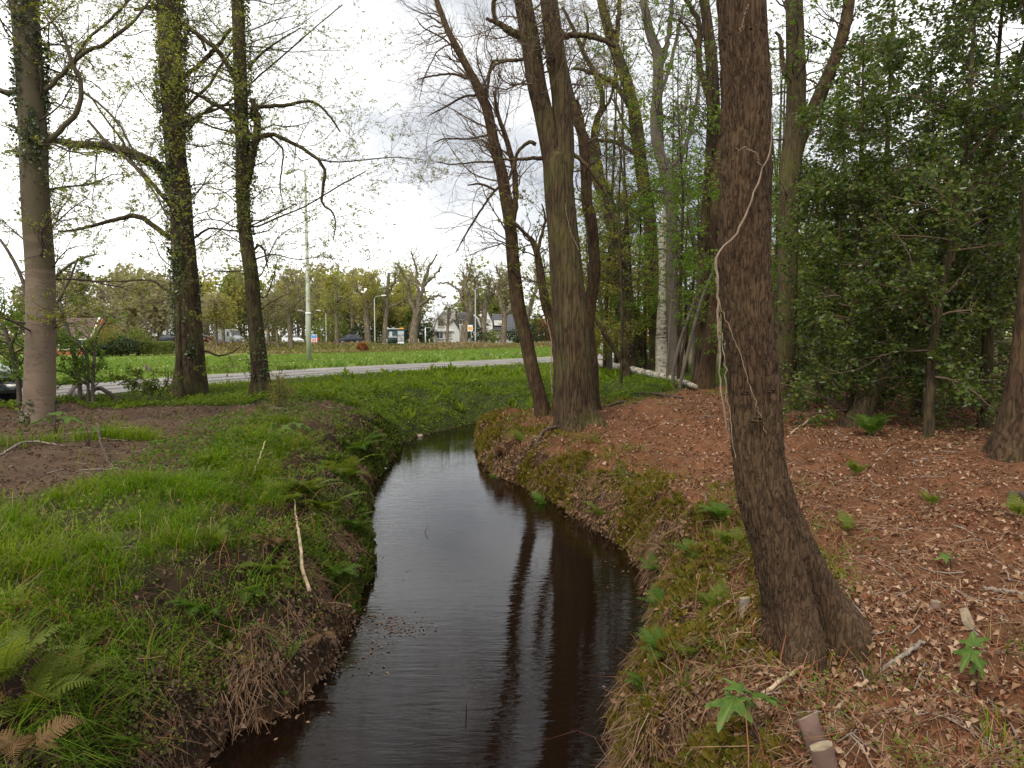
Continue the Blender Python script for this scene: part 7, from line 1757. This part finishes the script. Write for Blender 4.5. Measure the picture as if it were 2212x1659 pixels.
# grass hanging over the lip of the left bank
P, N, z_, L, g = scatter(26000, 2.0, 14, -50, 0, 607, lambda z, L: z['left'] * (L['s'] > .25) * (L['s'] < .85) * (z['n3'] > .45) * .9)
dn = N.copy(); dn[:, 2] = 0; dn /= np.linalg.norm(dn, axis=1, keepdims=True) + 1e-6
stuff("grass", *blades(P, g, g.uniform(.1, .26, len(P)), g.uniform(.003, .006, len(P)) * (1 + P[:, 1] / 12), .6, 2.2, dirn=dn * 2.5), M['grass_deep'])
# dry blades and small clover-like herbs between the tussocks
P, N, z_, L, g = scatter(30000, 1.9, 13, -50, -2, 603, lambda z, L: z['grass'] * .4)
stuff("dry_grass", *blades(P, g, g.uniform(.06, .2, len(P)), g.uniform(.002, .004, len(P)) * (1 + P[:, 1] / 12), .8, .9), M['grass_dry'])
P, N, z_, L, g = scatter(60000, 1.9, 13, -50, -2, 606, lambda z, L: z['grass'] * (.2 + .8 * (fbm(L['x'] * 1.7, L['y'] * 1.7, 2, 77) > .53)))
P[:, 2] += g.uniform(.01, .09, len(P))
stuff("bank_herbs", *flat_leaves(P, N, g, g.uniform(.01, .026, len(P)) * (1 + P[:, 1] / 12), .01, .6, .8, .2), M['cover'])
# grass: worn patches in the soil, right-bank patches, verge near the road
P, N, z_, L, g = scatter(150000, 2.2, 34, -50, 48, 602, lambda z, L: np.clip(.05 * z['soil'] * (z['n1'] > .5) + .75 * z['rgrass'] * (z['n3'] > .4) + .95 * z['far'] * (z['n1'] > .33), 0, 1))
hh = g.uniform(.06, .2, len(P)) * (.6 + .8 * z_['n1']) * np.where(z_['right'] > .5, .8, 1.25)
stuff("grass", *blades(P, g, hh, g.uniform(.004, .008, len(P)) * (1 + np.linalg.norm(P[:, :2], axis=1) / 16), .5, .8), M['grass'])
# rough grass of the field edge beyond the small road, and the field itself nearer to us
P, N, z_, L, g = scatter(80000, 17, 92, -44, 12, 603, lambda z, L: z['field'] * (1 - z['verge']) * (.25 + .75 * (z['n1'] > .5)) * (L['fs'] > .1))
D_ = np.linalg.norm(P[:, :2], axis=1)
edge = np.exp(-np.clip(L['fs'], 0, 9) / .5)
stuff("field_grass", *tufts(P, g, g.uniform(.05, .13, len(P)) * (1 + 1.1 * edge) * (1 + D_ / 90), .012 + D_ * .0006 * g.uniform(.5, 1.2, len(P)), .5, .8), mat_leaf("field_grass_blade", [(0.1, 0.19, 0.03), (0.15, 0.235, 0.04), (0.2, 0.25, 0.06)], .35))
# dry grass on the bank of the main road
P, N, z_, L, g = scatter(70000, 88, 118, -42, 12, 604, lambda z, L: z['verge'] * .9, p=1)
c = fbm(P[:, 0] * .12, P[:, 1] * .3, 3, 91)
k = c > .5
V, Ft = tufts(P[k], g, g.uniform(.15, .5, k.sum()), g.uniform(.04, .09, k.sum()), .4, .7); stuff("verge_grass", V, Ft, M['grass_dry'])
k = ~k
V, Ft = tufts(P[k], g, g.uniform(.12, .35, k.sum()), g.uniform(.04, .09, k.sum()), .4, .7); stuff("verge_grass", V, Ft, mat_leaf("verge_blade_olive", [(0.15, 0.15, 0.04), (0.2, 0.17, 0.06), (0.12, 0.14, 0.035)], .3))
# daisies on the field
P, N, z_, L, g = scatter(5200, 22, 92, -42, 10, 605, lambda z, L: z['field'] * (1 - z['verge']) * (fbm(L['x'] * .3, L['y'] * .3, 2, 95) > .5) * .8)
D_ = np.linalg.norm(P[:, :2], axis=1)
V, Ft = flat_leaves(P + [0, 0, .1], N, g, .028 + D_ * .0007, .03, .25, 1.0, .0); stuff("daisies", V, Ft, mat_plain("daisy_white", (0.78, 0.78, 0.74), .7, var=.05))

# leaf litter, right bank: whole and broken leaves in layers, many small crumbs, few big ones
P, N, z_, L, g = scatter(180000, 1.9, 30, -8, 50, 610, lambda z, L: z['right'] * (1 - .75 * z['moss']) * (1 - .5 * z['rgrass']) * sstep(.1, .4, L['s']) * (.5 + .6 * sstep(.36, .6, fbm(L['x'] * 1.9, L['y'] * 1.9, 3, 83))))
D_ = np.linalg.norm(P[:, :2], axis=1); n = len(P); q = g.uniform(0, 1, n) + .5 * (fbm(P[:, 0] * .8, P[:, 1] * .8, 2, 85) - .5)
sz = (.009 + .044 * g.uniform(0, 1, n) ** 2.2) * (.8 + D_ / 20)
for lo_, hi_, mt, asp in ((-9, .45, 'litter', .62), (.45, .75, 'litter_red', .5), (.75, 9, 'litter_mid', .75)):
    a = (q >= lo_) & (q < hi_)
    stuff("leaf_litter", *flat_leaves(P[a], N[a], g, sz[a], .022, .55, asp, .7), M[mt])
# leaf litter on the left soil and bank face
P, N, z_, L, g = scatter(60000, 2.0, 24, -50, 0, 611, lambda z, L: np.clip(.8 * z['soil'] + .18 * z['grass'] + .9 * z['left'] * z['bankface'], 0, 1))
D_ = np.linalg.norm(P[:, :2], axis=1)
stuff("leaf_litter", *flat_leaves(P, N, g, g.uniform(.015, .045, len(P)) * (.75 + D_ / 20), .02, .55, .6, .5), M['litter_dark'])
# straw, needles and thin sticks on the right bank
P, N, z_, L, g = scatter(64000, 1.9, 24, -8, 50, 612, lambda z, L: z['right'] * (1 - .5 * z['moss']) * sstep(.05, .3, L['s']) * (.45 + .5 * (z['n1'] > .45)))
D_ = np.linalg.norm(P[:, :2], axis=1)
stuff("straw_litter", *strands(P, N, g, g.uniform(.04, .2, len(P)) * (.8 + D_ / 18), g.uniform(.0012, .0032, len(P)) * (1 + D_ / 12), .025, .1), M['straw'])
P, N, z_, L, g = scatter(1500, 2.0, 20, -48, 48, 613, lambda z, L: np.clip(z['right'] * .9 + z['soil'] * .8 + .3 * z['left'], 0, 1))
n = len(P); a_ = g.uniform(0, 6.283, n); ln = g.uniform(.08, .38, n); D = np.stack([np.cos(a_), np.sin(a_), 0 * a_], -1)
t_ = np.linspace(0, 1, 5)[None, :, None]; Q = P[:, None] + D[:, None] * t_ * ln[:, None, None] + g.normal(size=(n, 5, 3)) * .006
for j in range(5): Q[:, j, 2] = height(Q[:, j, 0], Q[:, j, 1]) + .008 + .012 * g.uniform(0, 1, n)
V, Fq = tubes(Q, (g.uniform(.0015, .005, n) * (1 + np.linalg.norm(P, axis=1) / 14))[:, None] * np.linspace(1, .6, 5)[None], 5)
o = tag(link("twig_litter", mesh_data("twig_litter", V, [Fq], M['dead_grey'])), kind='stuff')
# straw hanging down the banks
P, N, z_, L, g = scatter(22000, 2.0, 17, -40, 40, 614, lambda z, L: (L['s'] < .95) * np.clip(z['right'] * .9 + z['left'] * .4, 0, 1) * (.25 + .75 * (z['n3'] > .5)))
dn = N * 1.0; dn[:, 2] = -.6
P[:, 2] += .03
V, Ft = strands(P, N, g, g.uniform(.06, .26, len(P)), g.uniform(.002, .0045, len(P)) * (1 + P[:, 1] / 12), .03, .12, along=dn * 1.6); stuff("hanging_straw", V, Ft, M['straw'])
# moss cushions on the right bank
P, N, z_, L, g = scatter(120000, 3.5, 19, -10, 40, 615, lambda z, L: np.clip(z['moss'] * .95 + .25 * (z['right'] > .5) * (L['s'] < 1.2) * (z['n1'] > .55), 0, 1))
stuff("moss", *tufts(P, g, g.uniform(.015, .05, len(P)) * (.8 + P[:, 1] / 14), g.uniform(.006, .012, len(P)) * (.7 + P[:, 1] / 10), .6, .6), M['moss'])
P, N, z_, L, g = scatter(60000, 2.0, 13, -45, 0, 616, lambda z, L: z['left'] * (L['s'] < .8) * (fbm(L['x'] * 2.2, L['y'] * 2.2, 2, 99) > .5))
stuff("moss", *tufts(P, g, g.uniform(.01, .035, len(P)), g.uniform(.005, .01, len(P)) * (.7 + P[:, 1] / 10), .6, .6), mat_leaf("moss_dark", [(0.035, 0.06, 0.01), (0.055, 0.08, 0.014), (0.03, 0.045, 0.01)], .2, .8, .1))
# ground ivy, nettles and dock on the bank between stream and road
def cover(seed, n, r0, r1, a0, a1, wf, mat, size, hmax, name="ground_cover", flat=.55, asp=.75):
    P, N, z_, L, g = scatter(n, r0, r1, a0, a1, seed, wf)
    tall = hmax * (.35 + .9 * z_['n1']) * sstep(.05, .9, L['s'])
    P[:, 2] += g.uniform(0, 1, len(P)) ** .7 * tall * np.where((z_['far'] > .5) & (L['s'] > 3.2), .5, 1)
    D = g.normal(size=(len(P), 3)); D[:, 2] *= .35; Nn = g.normal(size=(len(P), 3)) * (1 - flat); Nn[:, 2] += flat; Nn[:, 1] -= .15
    D_ = np.linalg.norm(P[:, :2], axis=1)
    V, Ft = leaf_faces(P, D, Nn, g.uniform(*size, len(P)) * (.7 + D_ / 45), asp, .2); return stuff(name, V, Ft, mat)
cover(620, 170000, 13, 36, -34, 14, lambda z, L: z['far'] * (L['ns'] > .15) * (.3 + .9 * (z['n1'] > .42)), M['cover'], (.028, .07), .26)
cover(621, 80000, 13, 36, -34, 14, lambda z, L: z['far'] * (L['ns'] > .3) * (z['n2'] > .47), M['ivy_ground'], (.03, .07), .24)
cover(622, 60000, 4, 17, -40, 2, lambda z, L: z['left'] * (L['s'] < 2.6) * (z['n3'] > .4) * sstep(5.5, 9.5, L['y']), M['ivy_ground'], (.04, .075), .24, "bramble_cover")
cover(623, 30000, 3, 12, -45, 0, lambda z, L: z['left'] * (L['s'] < 1.6) * (z['n3'] > .5) * .5, M['cover'], (.015, .035), .1, "bank_herbs")
cover(624, 46000, 14, 24, -48, -18, lambda z, L: z['left'] * (L['y'] > 14) * (L['ns'] > .2) * (L['ns'] < 2.3) * (z['n1'] > .42), M['cover'], (.035, .075), .1, "verge_herbs")
cover(625, 60000, 12, 32, 2, 46, lambda z, L: z['right'] * (z['n2'] > .45) * sstep(20, 27, L['y']) * (z['n1'] > .45) * .7, M['ivy_ground'], (.05, .1), .2, "undergrowth")
cover(626, 34000, 2.2, 14, 4, 48, lambda z, L: z['right'] * (z['n1'] > .6) * .22 + z['right'] * (L['s'] < 1.4) * (z['n3'] > .56) * .5, M['cover'], (.012, .03), .07, "bank_herbs")
# fine feathery herbs and young shoots in loose clumps along the right bank
P, N, z_, L, g = scatter(1700, 2.2, 13, 2, 40, 630, lambda z, L: z['right'] * (L['s'] > .15) * sstep(1.7, .7, L['s']) * (.15 + .85 * (z['n1'] > .47)))
nb = 46; P = np.repeat(P, nb, 0); hgt_ = np.repeat(g.uniform(.06, .2, len(P) // nb), nb); f_ = g.uniform(0, 1, len(P)) ** .8
P = P + np.stack([g.normal(0, .035, len(P)) * (1 + f_), g.normal(0, .035, len(P)) * (1 + f_), f_ * hgt_], -1)
V, Ft = leaf_faces(P, g.normal(size=P.shape), g.normal(size=P.shape) + [0, 0, .8], g.uniform(.007, .02, len(P)) * (1 + P[:, 1] / 14), .6, .2); stuff("bank_herbs", V, Ft, M['fern_yellow'])
P, N, z_, L, g = scatter(2800, 2.0, 15, -48, 2, 632, lambda z, L: z['left'] * (L['s'] > .06) * sstep(1.7, .5, L['s']) * (.2 + .8 * (z['n3'] > .45)))
nb = 40; P = np.repeat(P, nb, 0); hgt_ = np.repeat(g.uniform(.05, .2, len(P) // nb), nb); f_ = g.uniform(0, 1, len(P)) ** .8
NN = np.repeat(N, nb, 0); P = P + NN * (f_ * hgt_ * .6)[:, None] + np.stack([g.normal(0, .035, len(P)) * (1 + f_), g.normal(0, .035, len(P)) * (1 + f_), f_ * hgt_ * .6], -1)
V, Ft = leaf_faces(P, g.normal(size=P.shape), g.normal(size=P.shape) + [0, 0, .8], g.uniform(.008, .024, len(P)) * (1 + P[:, 1] / 14), .6, .2); stuff("bank_herbs", V, Ft, M['fern_yellow'])
P, N, z_, L, g = scatter(16000, 2.0, 15, -48, 2, 633, lambda z, L: z['left'] * (L['s'] < .9))
V, Ft = strands(P + N * .02, N, g, g.uniform(.08, .35, len(P)), g.uniform(.0015, .0035, len(P)) * (1 + P[:, 1] / 12), .04, .1, along=N * [1, 1, 0] + [0, 0, -1.2]); stuff("hanging_roots", V, Ft, M['straw_dark'])
P, N, z_, L, g = scatter(16000, 2.0, 15, -10, 44, 634, lambda z, L: z['right'] * (L['s'] < .7))
V, Ft = strands(P + N * .02, N, g, g.uniform(.08, .35, len(P)), g.uniform(.0015, .0035, len(P)) * (1 + P[:, 1] / 12), .04, .1, along=N * [1, 1, 0] + [0, 0, -1.2]); stuff("hanging_roots", V, Ft, M['straw_dark'])
# brown bracken stalks and rootlets on both bank faces
P, N, z_, L, g = scatter(9000, 2.0, 15, -42, 40, 631, lambda z, L: (L['s'] < 1.3) * np.clip(z['right'] + z['left'] * .6, 0, 1) * (.2 + .8 * (z['n1'] > .47)))
V, Ft = blades(P, g, g.uniform(.08, .3, len(P)), g.uniform(.0025, .005, len(P)) * (1 + P[:, 1] / 10), .8, 1.4, dirn=N * [2, 2, 0]); stuff("bracken_stalks", V, Ft, M['litter_red'])
# growth clinging to the steep faces right at the water
def edge_points(Pl, n, smax, seed, sgn, y0=1.8, y1=18.5):
    g = np.random.default_rng(seed); seg = np.diff(Pl, axis=0); ln = np.linalg.norm(seg, axis=1)
    w = ln / (np.maximum(1, np.linalg.norm(Pl[:-1], axis=1)) ** 1.0) * ((Pl[:-1, 1] > y0) & (Pl[:-1, 1] < y1)); i = g.choice(len(seg), n, p=w / w.sum())
    t = g.uniform(0, 1, n)[:, None]; p = Pl[i] + seg[i] * t; nn = np.stack([seg[i][:, 1], -seg[i][:, 0]], -1) / ln[i][:, None] * sgn
    s_ = g.uniform(0, 1, n) ** 1.3 * smax; p = p + nn * s_[:, None]
    L = land(p[:, 0], p[:, 1]); k = ~L['inside']; p, nn = p[k], nn[k]
    z = height(p[:, 0], p[:, 1]); jit = g.uniform(0, .05, len(p))
    P3 = np.stack([p[:, 0] - nn[:, 0] * jit, p[:, 1] - nn[:, 1] * jit, z], -1)
    return P3, np.stack([-nn[:, 0] * .8, -nn[:, 1] * .8, np.full(len(p), .55)], -1), g
for Pl, sgn, sd, leafm, mossm in ((L_P, -1, 650, 'litter_dark', 'moss_dk'), (R_P, -1, 651, 'litter_mid', 'moss')):
    if mossm == 'moss_dk': M['moss_dk'] = mat_leaf("moss_dark_tuft", [(0.045, 0.075, 0.01), (0.07, 0.1, 0.014), (0.04, 0.055, 0.01)], .2, .8, .1)
    P, N, g = edge_points(Pl, 15000, .42, sd, sgn)
    k = (fbm(P[:, 0] * 1.6 + 5, P[:, 1] * 1.6, 2, 98) + g.normal(0, .06, len(P))) > (.63 if sd == 650 else .57); P, N = P[k], N[k]
    V, Ft = strands(P, N, g, g.uniform(.06, .28, len(P)), g.uniform(.0016, .004, len(P)) * (1 + P[:, 1] / 11), .05, .12, along=(N * [1, 1, 0] + [0, 0, -1.3]) * .55); stuff("hanging_straw", V, Ft, M['straw_dark'])
    P, N, g = edge_points(Pl, 7000 if sd == 650 else 16000, .6, sd + 10, sgn)
    V, Ft = flat_leaves(P, N, g, g.uniform(.012, .045, len(P)) * (1 + P[:, 1] / 16), .03, .8, .6, .4); stuff("leaf_litter", V, Ft, M[leafm])
    P, N, g = edge_points(Pl, 60000, .55, sd + 20, sgn)
    k = fbm(P[:, 0] * 1.8, P[:, 1] * 1.8, 2, 97) > (.47 if sd == 650 else .54)
    V, Ft = tufts(P[k], g, g.uniform(.012, .045, k.sum()) * (1 + P[k][:, 1] / 14), g.uniform(.006, .012, k.sum()) * (1 + P[k][:, 1] / 12), .8, .8, dirn=N[k] * 1.5); stuff("moss", V, Ft, M[mossm])
# larger dock leaves standing on the far bank
P, N, z_, L, g = scatter(700, 14, 30, -32, 10, 627, lambda z, L: z['far'] * (L['ns'] > .4) * .6)
P = np.repeat(P[L['x'] > -6], 5, 0); D = g.normal(size=P.shape) * .7; D[:, 2] = np.abs(D[:, 2]) + .5
V, Ft = leaf_faces(P + [0, 0, .08], D, g.normal(size=P.shape) + [0, -.4, .4], g.uniform(.16, .36, len(P)), .4, .3); stuff("dock_leaves", V, Ft, M['cover'])
# dead leaves and scum drifting on the water
n = 420; g = np.random.default_rng(640); pc = np.concatenate([at_z(860 + g.normal(0, 34, n // 3), 1352 + g.normal(0, 13, n // 3), ZW), at_z(770 + g.normal(0, 40, n // 3), 1335 + g.normal(0, 14, n // 3), ZW), at_z(g.uniform(690, 860, n // 3), g.uniform(1330, 1460, n // 3), ZW)])
ok = in_poly(pc[:, 0], pc[:, 1], W_POLY); pc = pc[ok] + [0, 0, .004]
V, Ft = flat_leaves(pc, np.tile([0, 0, 1.], (len(pc), 1)), g, g.uniform(.008, .035, len(pc)), .004, .1, .7, .1); stuff("floating_leaves", V, Ft, M['litter_dark'])

g = np.random.default_rng(641); n = 16000
x = g.uniform(-3.5, 2.6, n); y = g.uniform(2.2, 18, n); L = land(x, y)
k = L['inside'] & (L['s'] < .5) & (g.uniform(0, 1, n) < np.exp(-L['s'] / .12) * (.15 + .85 * (fbm(x * 1.4, y * 1.4, 2, 93) > .5)))
pc = np.stack([x[k], y[k], np.full(k.sum(), ZW + .004)], -1)
V, Ft = flat_leaves(pc, np.tile([0, 0, 1.], (len(pc), 1)), g, g.uniform(.008, .04, len(pc)), .004, .12, .65, .1); stuff("floating_leaves", V, Ft, M['litter_mid'])
